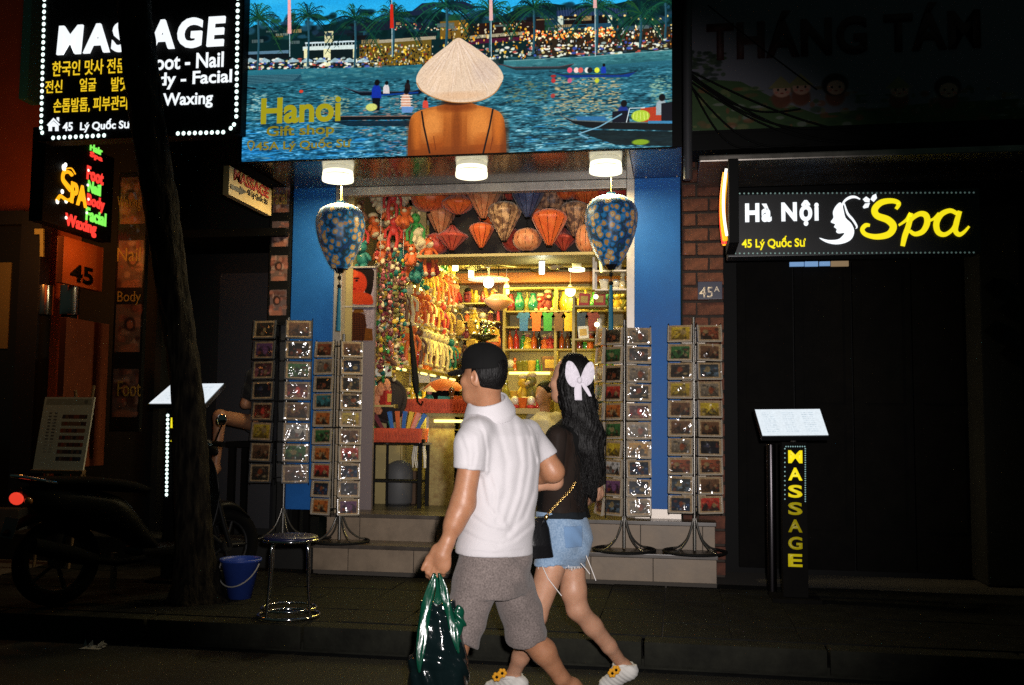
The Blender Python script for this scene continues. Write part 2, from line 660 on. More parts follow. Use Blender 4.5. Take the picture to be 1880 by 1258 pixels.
mb = MB()
mb.bb(lp((XL, 7.665, ZP - .05)), lp((XR, 8.3, ZT - .02)))
mb.bb(lp((XL, 7.965, ZT - .02)), lp((XR, 8.3, ZS - .03)))
mb.build('core', M['grout'], st)
for (y, z0, z1, seams) in ((7.65, ZP + .035, ZT - .035, (640, 760, 900, 1085, 1199, 1316)), (7.95, ZT, ZS - .03, (660, 800, 960, 1076, 1176, 1290))):
    xs = [XL] + [at_y(s, 1000, y).x for s in seams]
    xs[-1] = XR if xs[-1] > XR - .05 else xs[-1]
    if xs[-1] < XR - .02:
        xs.append(XR)
    for a, b in zip(xs[:-1], xs[1:]):
        if b - a > .03:
            MB().box(lp(((a + b) / 2, y + rnd.uniform(0, .002), (z0 + z1) / 2)), (b - a - .006, .016, z1 - z0)).build('tile', M['tile'], st, bevel=.002)
for y0, y1, z in ((7.62, 7.955, ZT), (7.92, 8.32, ZS)):
    MB().bb(lp((XL - .01, y0, z - .033)), lp((XR + .01, y1, z))).build('tread', M['tread'], st, bevel=.006)
mb = MB().bb((-7.5, 7.9, ZP - .02), (XL - .012, 8.35, 0.36))
tag(mb.build('spa_doorstep', M['dark'], None, bevel=.01), 'low dark doorstep of the spa beside the tiled steps', 'doorstep')

bl0, bl1 = -3.3125, -2.9345
br0, br1 = -0.3501, 0.0211
po0, po1 = -2.8614, -0.4162
bc = Vector((-1.65, YF, ZS))
shop = thing('gift_shop', 'narrow gift shop with blue pillars and open bright front crowded with souvenirs', 'shop', bc)


def lb(p):
    return Vector(p) - bc


MB().bb(lb((bl0, YF, ZS)), lb((bl1, YF + .4, SOFF))).build('pillar', M['blue'], shop, bevel=.004)
MB().bb(lb((br0, YF, ZS + .075)), lb((br1, YF + .4, SOFF - .003))).build('pillar', M['blue'], shop, bevel=.004)
pz = MB().bb(lb((br0 + .001, YF + .01, ZS)), lb((br1 - .001, YF + .39, ZS + .074))).build('plinth', M['alu'], shop)
MB().bb(lb((bl1 + .001, YF + .02, ZS)), lb((po0, YF + .12, SOFF))).build('door_post', M['alu'], shop, bevel=.004)
MB().bb(lb((po1, YF + .02, ZS)), lb((br0 - .001, YF + .12, SOFF))).build('door_post', M['alu'], shop, bevel=.004)
MB().bb(lb((po0 + .001, YF + .01, SOFF - .075)), lb((po1 - .001, YF + .1, SOFF - .002))).build('header_bar', M['alu'], shop, bevel=.004)
sx = [-3.35, at_y(640, 320, 7.7).x, at_y(1120, 310, 7.7).x]
so = MB().bb(lb((-3.35, 7.235, SOFF)), lb((br0 - .004, 8.5, SOFF + .03))).build('soffit', M['soffit'], shop, bevel=.003)
MB().bb(lb((br0, 7.235, SOFF - .001)), lb((br1 + .01, 8.55, SOFF + .03))).build('soffit', M['blue2'], shop, bevel=.003)
for px, y in ((1186, YF - .03), (1243, YF - .03), (545, YF - .03), (1212, 7.3)):
    p = at_z(px, 300, SOFF)
    MB().ball(lb((at_y(px, 315, y).x, y, SOFF - .004)), .008, 8, 5).build('screw', M['alu'], shop)
X0, X1, YB, ZC = -2.80, -0.40, 11.5, 3.15
MB().bb(lb((X0, YF + .15, ZS - .02)), lb((X1, YB, ZS))).build('floor', mat('shop_floor', (.04, .034, .02), .35, var=.2, vscale=3), shop)
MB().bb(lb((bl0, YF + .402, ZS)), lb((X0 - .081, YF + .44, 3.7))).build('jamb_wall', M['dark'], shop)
MB().bb(lb((po0 - .002, YF + .125, ZS)), lb((X0 - .001, YF + .40, SOFF - .002))).build('jamb_lining', M['cream'], shop)
MB().bb(lb((X0 - .08, YF + .401, ZS)), lb((X0, YB + .08, 3.7))).build('side_wall', M['cream'], shop)
MB().bb(lb((X1, YF + .401, ZS)), lb((X1 + .08, YB + .08, 3.7))).build('side_wall', M['cream'], shop)
MB().bb(lb((X0, YB, ZS)), lb((X1, YB + .08, 3.7))).build('back_wall', M['cream'], shop)
MB().bb(lb((X0, 8.74, ZC)), lb((X1, YB, ZC + .05))).build('ceiling', M['ceil'], shop)
for y in (9.9, 10.9):
    MB().bb(lb((X0 + .002, y, ZC - .05)), lb((X1 - .002, y + .12, ZC - .001))).build('ceiling_beam', M['ceil'], shop, bevel=.004)
MB().bb(lb((X0 + .003, 11.30, ZC - .17)), lb((X1 - .003, YB - .003, ZC - .052))).build('cornice', mat('orange_band', (.55, .20, .05), .5), shop, bevel=.01)
ax0, ax1 = at_y(767, 400, 8.3).x, po1 - .002
MB().bb(lb((ax0, 8.28, 2.775)), lb((ax1, 8.735, 2.80))).build('alcove_board', M['cream'], shop, bevel=.003)
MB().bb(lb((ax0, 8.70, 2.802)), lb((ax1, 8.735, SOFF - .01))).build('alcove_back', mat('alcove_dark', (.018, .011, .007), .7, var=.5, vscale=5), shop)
MB().bb(lb((ax0 - .17, 8.60, 2.80)), lb((ax0 - .004, 8.64, SOFF - .08))).build('alcove_side', M['cream'], shop, bevel=.003)
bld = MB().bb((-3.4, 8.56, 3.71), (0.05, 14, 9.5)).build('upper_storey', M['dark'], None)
tag(bld, 'dark upper storey of the gift shop building behind its picture sign', 'building')

nb = Vector((-5.2, 8.3, ZP))
spa = thing('spa_building', 'dark spa front recessed behind the tree next to the gift shop', 'building', nb)


def ln(p):
    return Vector(p) - nb


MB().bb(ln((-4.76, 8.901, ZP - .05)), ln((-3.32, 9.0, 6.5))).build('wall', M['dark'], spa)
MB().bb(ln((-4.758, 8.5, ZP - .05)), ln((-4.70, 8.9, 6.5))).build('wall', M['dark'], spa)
gd0, gd1 = at_y(405, 560, 8.85).x, at_y(462, 560, 8.85).x
dr = MB().bb(ln((gd0, 8.82, .36)), ln((gd1 + .25, 8.895, 2.75))).build('door', mat('grey_door', (.03, .03, .034), .7), spa, bevel=.004)
MB().ball(ln((gd0 + .07, 8.80, 1.35)), .025, 10, 7).build('handle', M['steel'], dr)
MB().bb(ln((-4.75, 8.05, 2.95)), ln((-3.34, 8.89, 3.02))).build('canopy', M['darkwood'], spa, bevel=.004)
MB().bb(ln((-3.42, 8.22, ZP)), ln((-3.318, 8.9, 3.3))).build('return_wall', M['dark'], spa)
rb = Vector((2.6, 8.4, ZP))
shut = thing('closed_shopfront', 'unlit closed shopfront with black panelled doors under the spa sign', 'building', rb)


def lr(p):
    return Vector(p) - rb


MB().bb(lr((0.36, 8.75, ZP - .05)), lr((6.5, 8.85, 7.5))).build('wall', M['black'], shut)
xx = 0.50
for i in range(6):
    d = MB().bb(lr((xx, 8.68, ZP + .02)), lr((xx + .46, 8.745, 2.75))).build('door_panel', M['darkwood'], shut, bevel=.006)
    for z0, z1 in ((.35, 1.25), (1.4, 2.55)):
        MB().bb(lr((xx + .07, 8.668, ZP + z0)), lr((xx + .39, 8.6795, ZP + z1))).build('raised_panel', M['darkwood'], d, bevel=.005)
    xx += .475
px0 = at_y(1800, 700, 8.3).x
pil = MB().bb(lr((px0, 8.25, ZP)), lr((px0 + .3, 8.667, 3.1))).build('pillar', M['dark'], shut, bevel=.01)
for k in range(4):
    MB().box(lr((px0 + .15 + (.06 if k % 2 else -.05), 8.235, 2.45 - k * .17)), (.12, .02, .12), rot3(0, PI / 4, 0)).build('carved_diamond', M['darkwood'], pil, bevel=.004)

bx0, bx1 = br1 + .012, at_y(1327, 450, 8.2).x
bp0 = Vector(((bx0 + bx1) / 2, 8.3, ZP))
pier = thing('brick_pier', 'narrow pier of rough red bricks between the blue pillar and the dark front', 'wall', bp0)
MB().bb(Vector((bx0, 8.215, ZP)) - bp0, Vector((bx1, 8.7, 3.7)) - bp0).build('mortar', M['mortar'], pier)
ph = at_y(1270, 400, 8.2).z - at_y(1270, 427, 8.2).z
bl = 0.205
bmeshes = []
for k in range(5):
    b = MB().box((0, 0, 0), (bl, .05, ph - .022))
    b.v = [(x + rnd.uniform(-.004, .004), y + rnd.uniform(-.004, .004), z + rnd.uniform(-.004, .004)) for x, y, z in b.v]
    bmeshes.append((b.mesh('brick', M['brick'], bevel=.006)))
half = MB().box((0, 0, 0), (bl * .52, .05, ph - .024)).mesh('brick', M['brick'], bevel=.006)
row = 0
z = ZP + .07
while z < 3.65:
    xx = bx0 + .004
    odd = row % 2
    pieces = [half, bmeshes[0]] if odd else [bmeshes[0], half]
    for pc in pieces:
        L = bl * .52 if pc is half else bl
        me_ = half if pc is half else rnd.choice(bmeshes)
        if xx + L < bx1 + .03:
            o = link('brick', me_, pier, Vector((xx + L / 2, 8.205 + rnd.uniform(-.006, .006), z)) - bp0)
            o.rotation_euler = (0, rnd.uniform(-.012, .012), rnd.uniform(-.02, .02))
        xx += L + .016
    z += ph
    row += 1

fw = Vector((-6.0, 8.6, ZP))
left = thing('orange_house', 'orange walled house with a dark framed glass door at the picture edge', 'building', fw)


def lf(p):
    return Vector(p) - fw


MB().bb(lf((-9.5, 8.6, ZP)), lf((-5.62, 8.7, 6.5))).build('wall', M['orangewall'], left)
MB().bb(lf((-5.619, 8.6, ZP)), lf((-4.76, 8.7, 6.5))).build('wall', M['dark'], left)
fx0, fx1 = at_y(36, 600, 8.3).x, at_y(74, 600, 8.3).x
gx0 = at_y(-40, 600, 8.4).x
MB().bb(lf((fx0, 8.25, ZP)), lf((fx1, 8.4, at_y(50, 390, 8.3).z))).build('door_frame', mat('dark_blue_frame', (.02, .022, .035), .5), left, bevel=.006)
MB().bb(lf((gx0 - 1, 8.27, at_y(20, 388, 8.3).z - .13)), lf((fx0 - .001, 8.4, at_y(20, 388, 8.3).z))).build('lintel', mat('dark_blue_lintel', (.02, .022, .03), .5), left, bevel=.006)
gl = MB().bb(lf((gx0 - 1, 8.33, ZP)), lf((fx0 - .002, 8.345, at_y(20, 388, 8.3).z - .131))).build('glass_door', mat('dark_glass', (.02, .02, .016), .08, spec=.6), left)
a_, b_ = at_y(-20, 640, 8.32), at_y(21, 482, 8.32)
nt_ = MB().bb(lf((a_.x, 8.318, a_.z)), lf((b_.x, 8.328, b_.z))).build('notice', mat('yellowed_notice', (.30, .25, .13), .6), left)
a_, b_ = at_y(-20, 855, 8.2), at_y(60, 800, 8.2)
MB().bb(lf((gx0 - 1, 8.12, ZP)), lf((fx1, 8.26, .55))).build('low_wall', mat('grey_plinth', (.16, .17, .19), .7, var=.2), left, bevel=.01)
for (x0, x1, z0, z1) in ((at_y(-60, 0, 8.31).x, at_y(10, 0, 8.31).x, at_y(0, 765, 8.31).z, at_y(0, 755, 8.31).z), (at_y(-60, 0, 8.31).x, at_y(10, 0, 8.31).x, at_y(0, 812, 8.31).z, at_y(0, 795, 8.31).z)):
    MB().bb(lf((x0, 8.30, z0)), lf((x1, 8.316, z1))).build('door_rail', mat('brass_rail', (.35, .16, .04), .35, metal=.8), left, bevel=.004)
a_, b_ = at_y(40, 185, 8.4), at_y(68, -60, 8.4)
MB().bb(lf((a_.x, 8.35, a_.z)), lf((b_.x, 8.55, b_.z + 1))).build('teal_strip', mat('teal_paint', (.03, .20, .28), .5), left, bevel=.01)
YS = 7.2
SXL, SXR = at_y(444, 285, YS).x, at_y(1234, 280, YS).x
SZB, SZT = at_y(840, 283, YS).z - .002, at_y(840, -70, YS).z
CWc, CHc = 1500, int(1500 * (SZT - SZB) / (SXR - SXL))
I_ = Img(CWc, CHc, (.05, .35, .45))
KP = CWc / 790.0


def T(px, py):
    w = at_y(px, py, YS)
    return ((w.x - SXL) / (SXR - SXL) * CWc, (SZT - w.z) / (SZT - SZB) * CHc)


def ipoly(pts, col, al=1.0, col2=None):
    I_.poly([T(*p) for p in pts], col, al, col2)


def iell(px, py, rx, ry, col, al=1.0, soft=.3):
    c = T(px, py)
    I_.ell(c[0], c[1], rx * KP, ry * KP, col, al, soft)


def iline(pts, w, col, al=1.0):
    I_.line([T(*p) for p in pts], w * KP, col, al)


R2 = random.Random(11)
ipoly([(430, -90), (1260, -90), (1260, 90), (430, 90)], (.06, .50, .74), 1, (.22, .72, .90))
for k in range(60):
    iell(R2.uniform(440, 1240), R2.uniform(-60, 45), R2.uniform(30, 90), R2.uniform(4, 10), (.25, .72, .88), .10, .9)
ipoly([(430, 118), (700, 122), (830, 118), (1260, 98), (1260, 320), (430, 320)], (.15, .36, .41), 1, (.07, .30, .42))
ipoly([(440, 60), (470, 45), (500, 52), (530, 40), (560, 50), (600, 45), (625, 38), (650, 30), (700, 40), (730, 22), (760, 20), (800, 18), (840, 30), (880, 20), (920, 30), (960, 12), (1000, 5), (1040, 10), (1100, 14), (1160, 0), (1250, -10), (1250, 110), (440, 135)], (.03, .12, .13))
for k in range(260):
    x = R2.uniform(440, 1245)
    iell(x, R2.uniform(28, 75) - (x - 440) * .03, R2.uniform(4, 13), R2.uniform(3, 8), R2.choice([(.02, .10, .10), (.06, .22, .20), (.05, .18, .24), (.10, .26, .16), (.02, .07, .09), (.12, .28, .36), (.10, .18, .26)]), .8, .6)
ipoly([(556, 82), (652, 78), (652, 122), (556, 124)], (.05, .09, .10))
ipoly([(588, 58), (640, 55), (660, 62), (576, 68)], (.06, .10, .14))
ipoly([(556, 86), (655, 82), (655, 90), (556, 93)], (.75, .80, .78))
ipoly([(560, 78), (655, 74), (655, 77), (560, 81)], (.72, .78, .80))
for k in range(17):
    iline([(562 + k * 5.6, 78), (562 + k * 5.6, 88)], 1.3, (.72, .78, .78))
for x in (558, 594, 648):
    ipoly([(x, 90), (x + (13 if x == 594 else 6), 90), (x + (13 if x == 594 else 6), 122), (x, 122)], (.82, .80, .62))
ipoly([(596, 58), (612, 57), (612, 78), (596, 79)], (.75, .72, .55))
ipoly([(440, 96), (530, 92), (530, 98), (440, 101)], (.30, .42, .50))
ipoly([(440, 101), (530, 98), (530, 108), (440, 110)], (.05, .07, .09))
ipoly([(660, 82), (792, 72), (792, 118), (660, 122)], (.36, .29, .10))
ipoly([(808, 40), (860, 36), (860, 70), (808, 72)], (.42, .31, .10))
ipoly([(860, 45), (1000, 34), (1000, 72), (860, 80)], (.12, .07, .06))
ipoly([(985, 66), (1236, 48), (1236, 88), (985, 106)], (.16, .12, .08))
ipoly([(1022, 20), (1100, 12), (1150, 18), (1150, 30), (1022, 30)], (.10, .16, .28))
for k in range(26):
    iline([(1024 + k * 5, 14), (1026 + k * 5, 30)], 1.2, (.22, .28, .38), .7)
ipoly([(1024, 30), (1034, 30), (1034, 56), (1024, 56)], (.70, .74, .68))
ipoly([(1116, 28), (1124, 28), (1124, 52), (1116, 52)], (.70, .74, .68))
ipoly([(1036, 30), (1115, 28), (1115, 44), (1036, 47)], (.07, .05, .05))
ipoly([(1036, 46), (1122, 42), (1122, 50), (1036, 54)], (.10, .24, .32))
ipoly([(640, 44), (720, 38), (790, 44), (780, 52), (650, 58)], (.07, .10, .15))
ipoly([(744, 30), (775, 6), (850, 2), (880, 14), (840, 20), (800, 14), (770, 28)], (.08, .12, .20))
ipoly([(860, 66), (960, 58), (960, 64), (860, 72)], (.55, .52, .42))
ipoly([(860, 74), (985, 66), (985, 72), (860, 82)], (.26, .06, .16))
ipoly([(690, 74), (800, 66), (800, 72), (690, 80)], (.58, .54, .45))
for k in range(1100):
    t = R2.random()
    if t < .30:
        x, y = R2.uniform(660, 795), R2.uniform(82, 120)
        c = R2.choice([(.90, .75, .20), (.70, .48, .08), (.92, .85, .5), (.45, .15, .10), (.10, .08, .06), (.06, .05, .06), (.80, .78, .70), (.2, .3, .4), (.08, .06, .05)])
    elif t < .75:
        x = R2.uniform(960, 1234)
        y = R2.uniform(60, 104) - (x - 960) * .062
        c = R2.choice([(.98, .82, .45), (.85, .52, .16), (1, .94, .75), (.55, .20, .12), (.10, .06, .05), (.06, .10, .12), (.88, .90, .86), (.95, .92, .85), (.30, .38, .45), (.15, .08, .05), (.05, .05, .06), (.07, .05, .05), (.04, .06, .07)])
    else:
        x, y = R2.uniform(808, 985), R2.uniform(42, 108)
        c = R2.choice([(.80, .50, .06), (.90, .70, .20), (.10, .06, .06), (.14, .08, .10), (.80, .75, .6)])
    iell(x, y, R2.uniform(.7, 2.3), R2.uniform(.8, 3.0), c, .9, .5)
for k in range(150):      # strings of lanterns
    x = R2.uniform(960, 1130)
    iell(x, 66 - (x - 960) * .05 + R2.uniform(-9, 9), R2.uniform(1.2, 2.6), R2.uniform(1.2, 2.4), R2.choice([(1, .85, .45), (1, .6, .2), (.95, .35, .15), (1, .95, .7)]), .95, .6)
for k in range(16):
    iell(1030 + k * 13, R2.uniform(28, 36), 2.2, 2, (1, .85, .5), .9, .7)
for k in range(70):
    iell(R2.uniform(715, 860), R2.uniform(44, 56), 1.4, 1.2, R2.choice([(.9, .85, .75), (.8, .3, .3), (.2, .5, .3), (.9, .6, .3)]), .85, .6)
for k in range(34):
    x = R2.uniform(445, 1210)
    y = 62 - (x - 445) * .045 + R2.uniform(-12, 22)
    w_ = R2.uniform(8, 34)
    h_ = R2.uniform(2, 9)
    ipoly([(x, y), (x + w_, y - w_ * .05), (x + w_, y + h_ - w_ * .05), (x, y + h_)], R2.choice([(.14, .26, .34), (.30, .36, .36), (.05, .08, .10), (.50, .40, .16), (.42, .46, .42), (.10, .16, .24), (.55, .46, .30), (.06, .05, .06)]), .85)
    if R2.random() < .5:
        for j in range(int(w_ / 4)):
            iline([(x + j * 4, y), (x + j * 4, y + h_)], 1.0, (.05, .07, .09), .7)
for k in range(560):
    left_ = R2.random() < .5
    x = R2.uniform(445, 700) if left_ else R2.uniform(820, 1232)
    y = (R2.uniform(108, 128) - max(0, x - 560) * .02) if left_ else R2.uniform(86, 108) - (x - 960) * .05
    c = R2.choice([(.85, .88, .80), (.9, .9, .85), (.08, .10, .12), (.06, .08, .10), (.55, .62, .60), (.20, .28, .60), (.70, .30, .25), (.75, .70, .45), (.15, .2, .25)])
    iell(x, y, R2.uniform(1.2, 5), R2.uniform(1.0, 2.8), c, .9, .5)
for k in range(9):
    x = 450 + k * 26
    ipoly([(x, 112), (x + 9, 106), (x + 20, 111), (x + 20, 114), (x, 115)], (.62, .74, .78), .8)
ipoly([(440, 130), (560, 126), (700, 124), (775, 118), (775, 136), (700, 143), (560, 152), (440, 158)], (.14, .40, .46), 1, (.10, .30, .36))
ipoly([(440, 139), (552, 136), (556, 148), (440, 158)], (.10, .24, .30))
for k in range(6):
    iline([(442, 140 + k * 3), (552 - k * 3, 137 + k * 2.4)], 1.1, (.28, .48, .52), .8)
ipoly([(925, 112), (1050, 106), (1236, 92), (1236, 110), (1050, 124), (925, 126)], (.22, .46, .48), 1, (.13, .33, .36))
iline([(925, 112), (1050, 106), (1236, 92)], 1.6, (.45, .60, .60), .8)
for k in range(260):
    left_ = R2.random() < .55
    x = R2.uniform(555, 775) if left_ else R2.uniform(925, 1235)
    y = R2.uniform(127, 146) - max(0, x - 600) * .05 if left_ else R2.uniform(98, 118) + (1080 - x) * .05
    iell(x, y, R2.uniform(2, 9), R2.uniform(.8, 2), R2.choice([(.30, .52, .54), (.10, .26, .30), (.20, .42, .46)]), .5, .6)
_v = I_.noise(0, (15, 2.6)) * .75 + I_.noise(0, (7, 1.5)) * .6 + I_.noise(0, (50, 9)) * .45
_yy = np.linspace(0, 1, CHc)[:, None]
_wy0 = T(700, 140)[1] / CHc
_dep = np.clip((_yy - _wy0) / (1 - _wy0), 0, 1)
_t = np.clip(.34 + (.16 + .22 * _dep) * _v, 0, 1)[..., None]
_dk, _mid, _lt = (np.array(c_, np.float32) for c_ in ((.02, .13, .17), (.17, .43, .50), (.64, .82, .85)))
_mix = np.where(_t < .5, _dk + (_mid - _dk) * (_t * 2), _mid + (_lt - _mid) * (_t * 2 - 1))
_blue = np.clip((.45 - np.arange(CWc)[None] / CWc) * 2.2, 0, 1) * np.clip((_dep - .45) * 2.5, 0, 1)
_mix = _mix * (1 - .55 * _blue[..., None]) + .55 * _blue[..., None] * (np.array((.06, .42, .72), np.float32) * (.55 + .9 * _t))
_m = (np.clip((_yy - _wy0) * 40, 0, 1) * np.ones((1, CWc)))[..., None] * .92
I_.a += (_m * (_mix - I_.a)).astype(np.float32)
for k in range(700):
    x, y = R2.uniform(440, 1240), R2.uniform(150, 296)
    t = (y - 150) / 140
    if x > 930 and y < 170:
        continue
    L = R2.uniform(4, 13) * (.5 + t)
    bright = R2.choice([(.12, .50, .72), (.22, .46, .54), (.34, .56, .62), (.46, .58, .56)]) if R2.random() < .6 * (.35 + t) else (.02, .10, .14)
    if x < 760 and t > .5 and R2.random() < .6:
        bright = R2.choice([(.10, .52, .82), (.22, .64, .90), (.06, .38, .62)])
    iell(x, y, L, R2.uniform(.6, 1.5), bright, .62, .7)
for (xa, xb, ya, yb, n, cs) in ((1020, 1140, 142, 205, 330, [(.70, .62, .42), (.55, .52, .40), (.80, .70, .50), (.40, .46, .40)]),
                              (1000, 1150, 190, 232, 130, [(.62, .58, .42), (.35, .42, .42)]),
                              (460, 490, 172, 205, 60, [(.45, .62, .62), (.60, .70, .66)]), (590, 640, 176, 215, 90, [(.45, .60, .55), (.62, .62, .45)]),
                              (655, 770, 180, 250, 190, [(.52, .50, .42), (.60, .45, .40), (.35, .45, .45)]), (930, 1010, 150, 190, 90, [(.42, .45, .30), (.30, .38, .32)]),
                              (1195, 1232, 140, 190, 90, [(.55, .68, .58), (.35, .52, .48)]), (700, 760, 250, 283, 40, [(.5, .4, .42), (.3, .5, .6)])):
    for k in range(n):
        iell(R2.uniform(xa, xb), R2.uniform(ya, yb), R2.uniform(1.5, 5), R2.uniform(.5, 1.3), R2.choice(cs), .75, .6)


def palm(px, py, s, base):
    iline([(px, py), (px + 1, (py + base) / 2), (px - 1, base)], 4.2 * s, (.10, .24, .30))
    iline([(px - 1, py), (px, (py + base) / 2), (px - 2, base)], 1.6 * s, (.20, .36, .40), .7)
    for k in range(23):
        a = -PI * (k / 22) * 1.28 + .44 + R2.uniform(-.1, .1)
        L = R2.uniform(34, 54) * s
        up = -math.sin(a)
        pts = []
        for j in range(7):
            t = j / 6
            pts.append((px + math.cos(a) * L * t, py + math.sin(a) * L * t + L * .75 * t * t * (1 - .5 * max(0, up))))
        c = R2.choice([(.02, .10, .10), (.04, .20, .16), (.08, .28, .20), (.03, .14, .16), (.10, .26, .14)])
        iline(pts, 1.7 * s, c)
        for j in range(1, 7):
            for sg in (-1, 1):
                q = pts[j]
                iline([q, (q[0] + sg * R2.uniform(3, 7) * s, q[1] + R2.uniform(3, 8) * s)], .9 * s, c, .85)


for p in ((474, 34, .95, 128), (566, 30, .9, 122), (652, 36, 1.0, 122), (722, 30, 1.0, 105), (820, 12, 1.15, 85), (900, 20, 1.0, 95), (980, 16, 1.0, 100), (1096, 14, 1.05, 98), (1176, 26, 1.05, 88), (1222, 4, .9, 70)):
    palm(*p)
for (x, y0, y1, c) in ((531, -20, 62, (.85, .60, .60)), (719, 8, 52, (.72, .14, .08)), (901, -20, 38, (.80, .62, .60)), (1092, -20, 15, (.80, .60, .58))):
    iline([(x, y0 - 30), (x + 1, 104)], 1.5, (.6, .7, .72))
    ipoly([(x - 2.5, y0), (x + 2.5, y0), (x + 4, y1), (x - 3, y1)], c)


def boat(x0, x1, y, h, col, rim, bow=14):
    pts = [(x0 - bow, y - h * .9), (x0 + bow, y + h * .1), (x1 - bow, y + h * .0), (x1 + bow, y - h * .95), (x1, y + h * .7), (x0 + bow * 1.4, y + h)]
    ipoly(pts, col)
    iline(pts[:4], 1.6, rim)


def rower(x, y, s, shirt, hair=(.05, .04, .05), hat=None):
    iell(x, y, 6 * s, 8 * s, shirt, 1, .3)
    ipoly([(x - 6 * s, y - 2 * s), (x + 6 * s, y - 2 * s), (x + 7 * s, y + 11 * s), (x - 6.5 * s, y + 11 * s)], shirt)
    iell(x + 1 * s, y - 10.5 * s, 3.6 * s, 4.2 * s, hair, 1, .3)
    if hat:
        ipoly([(x - 6 * s, y - 10 * s), (x, y - 16 * s), (x + 6 * s, y - 10 * s)], hat)


iline([(445, 160), (470, 163)], 3, (.05, .07, .10))
iell(553, 168, 4, 3, (.75, .22, .15))
boat(645, 770, 168, 8, (.04, .06, .10), (.20, .25, .30))
iline([(680, 176), (768, 170)], 3, (.03, .20, .48))
rower(709, 162, .9, (.75, .72, .72))
rower(748, 158, .8, (.10, .08, .09))
rower(691, 166, 1.35, (.06, .16, .55))
ipoly([(683, 180), (698, 180), (697, 203), (686, 203)], (.03, .04, .07))
boat(608, 790, 213, 8, (.03, .05, .07), (.45, .36, .32))
iell(682, 197, 11, 7, (.72, .74, .40), 1, .2)
rower(745, 182, 1.35, (.75, .55, .45))
for k in range(5):
    iline([(735, 176 + k * 5), (757, 176 + k * 5)], 1.6, (.85, .80, .75))
ipoly([(737, 196), (760, 196), (756, 207), (738, 207)], (.35, .50, .70))
rower(781, 190, .8, (.75, .25, .2))
ipoly([(608, 222), (790, 222), (780, 232), (640, 232)], (.02, .09, .14), .85)
boat(928, 1040, 123, 6, (.10, .16, .18), (.28, .22, .24))
boat(1022, 1155, 137, 6, (.05, .18, .45), (.10, .14, .20))
for x, c in ((1046, (.85, .30, .40)), (1058, (.90, .75, .72)), (1066, (.75, .30, .28)), (1078, (.85, .82, .78)), (1083, (.1, .1, .12)), (1096, (.80, .82, .20))):
    iell(x, 129, 4.5, 5, c, 1, .3)
rower(1108, 127, .7, (.08, .20, .60))
for x, c in ((1046, (.75, .30, .42)), (1016, (.7, .15, .15)), (1096, (.75, .75, .15))):
    iell(x, 148, 4, 4.5, c, .9, .4)
iell(1016, 140, 5, 2.6, (.55, .14, .14))
iell(1015, 176, 4, 4, (.62, .20, .18), .9)
ipoly([(1028, 212), (1052, 222), (1110, 224), (1240, 226), (1240, 240), (1090, 236), (1056, 228)], (.03, .05, .06))
iline([(1028, 212), (1052, 221), (1110, 224), (1240, 226)], 2.0, (.32, .36, .36))
ipoly([(1060, 238), (1240, 242), (1240, 268), (1130, 266), (1084, 250)], (.015, .07, .08), .9)
ipoly([(1056, 214), (1110, 214), (1116, 222), (1060, 221)], (.16, .38, .55))
rower(1144, 206, 1.5, (.08, .16, .45))
ipoly([(1124, 205), (1152, 203), (1156, 225), (1124, 225)], (.04, .05, .10))
iline([(1142, 209), (1100, 233), (1062, 246)], 2.2, (.42, .60, .68))
iline([(1062, 246), (1080, 254)], 2.6, (.40, .58, .66))
ipoly([(1176, 199), (1216, 195), (1216, 224), (1176, 224)], (.62, .20, .10))
iell(1176, 213, 16, 10.5, (.62, .72, .20), 1, .15)
for k in range(5):
    iline([(1164 + k * 6, 206), (1162 + k * 7, 220)], .9, (.80, .84, .45))
iell(1176, 261, 15, 5, (.50, .62, .10), .9, .3)
rower(1214, 195, 1.5, (.55, .60, .62))
ipoly([(1214, 190), (1240, 186), (1240, 224), (1214, 222)], (.06, .06, .09))
iline([(1150, 225), (1156, 199), (1184, 198)], 1.5, (.75, .80, .80))
ipoly([(1190, 222), (1240, 222), (1240, 227), (1190, 227)], (.20, .45, .60))
skin_a, skin_b = (.70, .40, .16), (.50, .23, .06)
ipoly(smooth_path([(748, 300), (750, 240), (757, 212), (780, 200), (815, 192), (835, 182), (855, 182), (872, 192), (905, 200), (922, 212), (928, 240), (930, 300)], 6), skin_a, 1, skin_b)
for x, y, rx, ry, c, al in ((793, 232, 20, 30, (.90, .60, .30), .55), (880, 232, 22, 32, (.90, .58, .27), .55), (838, 240, 9, 56, (.40, .17, .04), .6), (754, 262, 8, 44, (.34, .15, .04), .6), (926, 262, 8, 44, (.34, .15, .04), .6), (820, 284, 60, 14, (.40, .18, .05), .5), (764, 240, 9, 34, (.86, .48, .16), .35), (838, 196, 36, 9, (.40, .16, .04), .7), (800, 262, 14, 18, (.55, .24, .05), .4), (884, 262, 14, 18, (.55, .24, .05), .4), (916, 235, 9, 30, (.85, .46, .14), .4)):
    iell(x, y, rx, ry, c, al, .9)
iline([(774, 204), (778, 232), (789, 282)], 3.2, (.10, .06, .05))
iline([(905, 200), (899, 232), (887, 282)], 3.2, (.10, .06, .05))
iline([(796, 250), (800, 276)], 1.6, (.35, .14, .04), .7)
iline([(905, 252), (900, 276)], 1.6, (.35, .14, .04), .7)
iell(840, 187, 30, 6, (.16, .07, .03), .85, .5)
hat = smooth_path([(840, 70), (818, 86), (790, 108), (770, 130), (764, 148), (772, 166), (800, 181), (838, 189), (880, 186), (908, 172), (922, 150), (923, 136), (910, 117), (880, 93), (858, 78)], 6, True)
ipoly(hat, (.80, .70, .60))
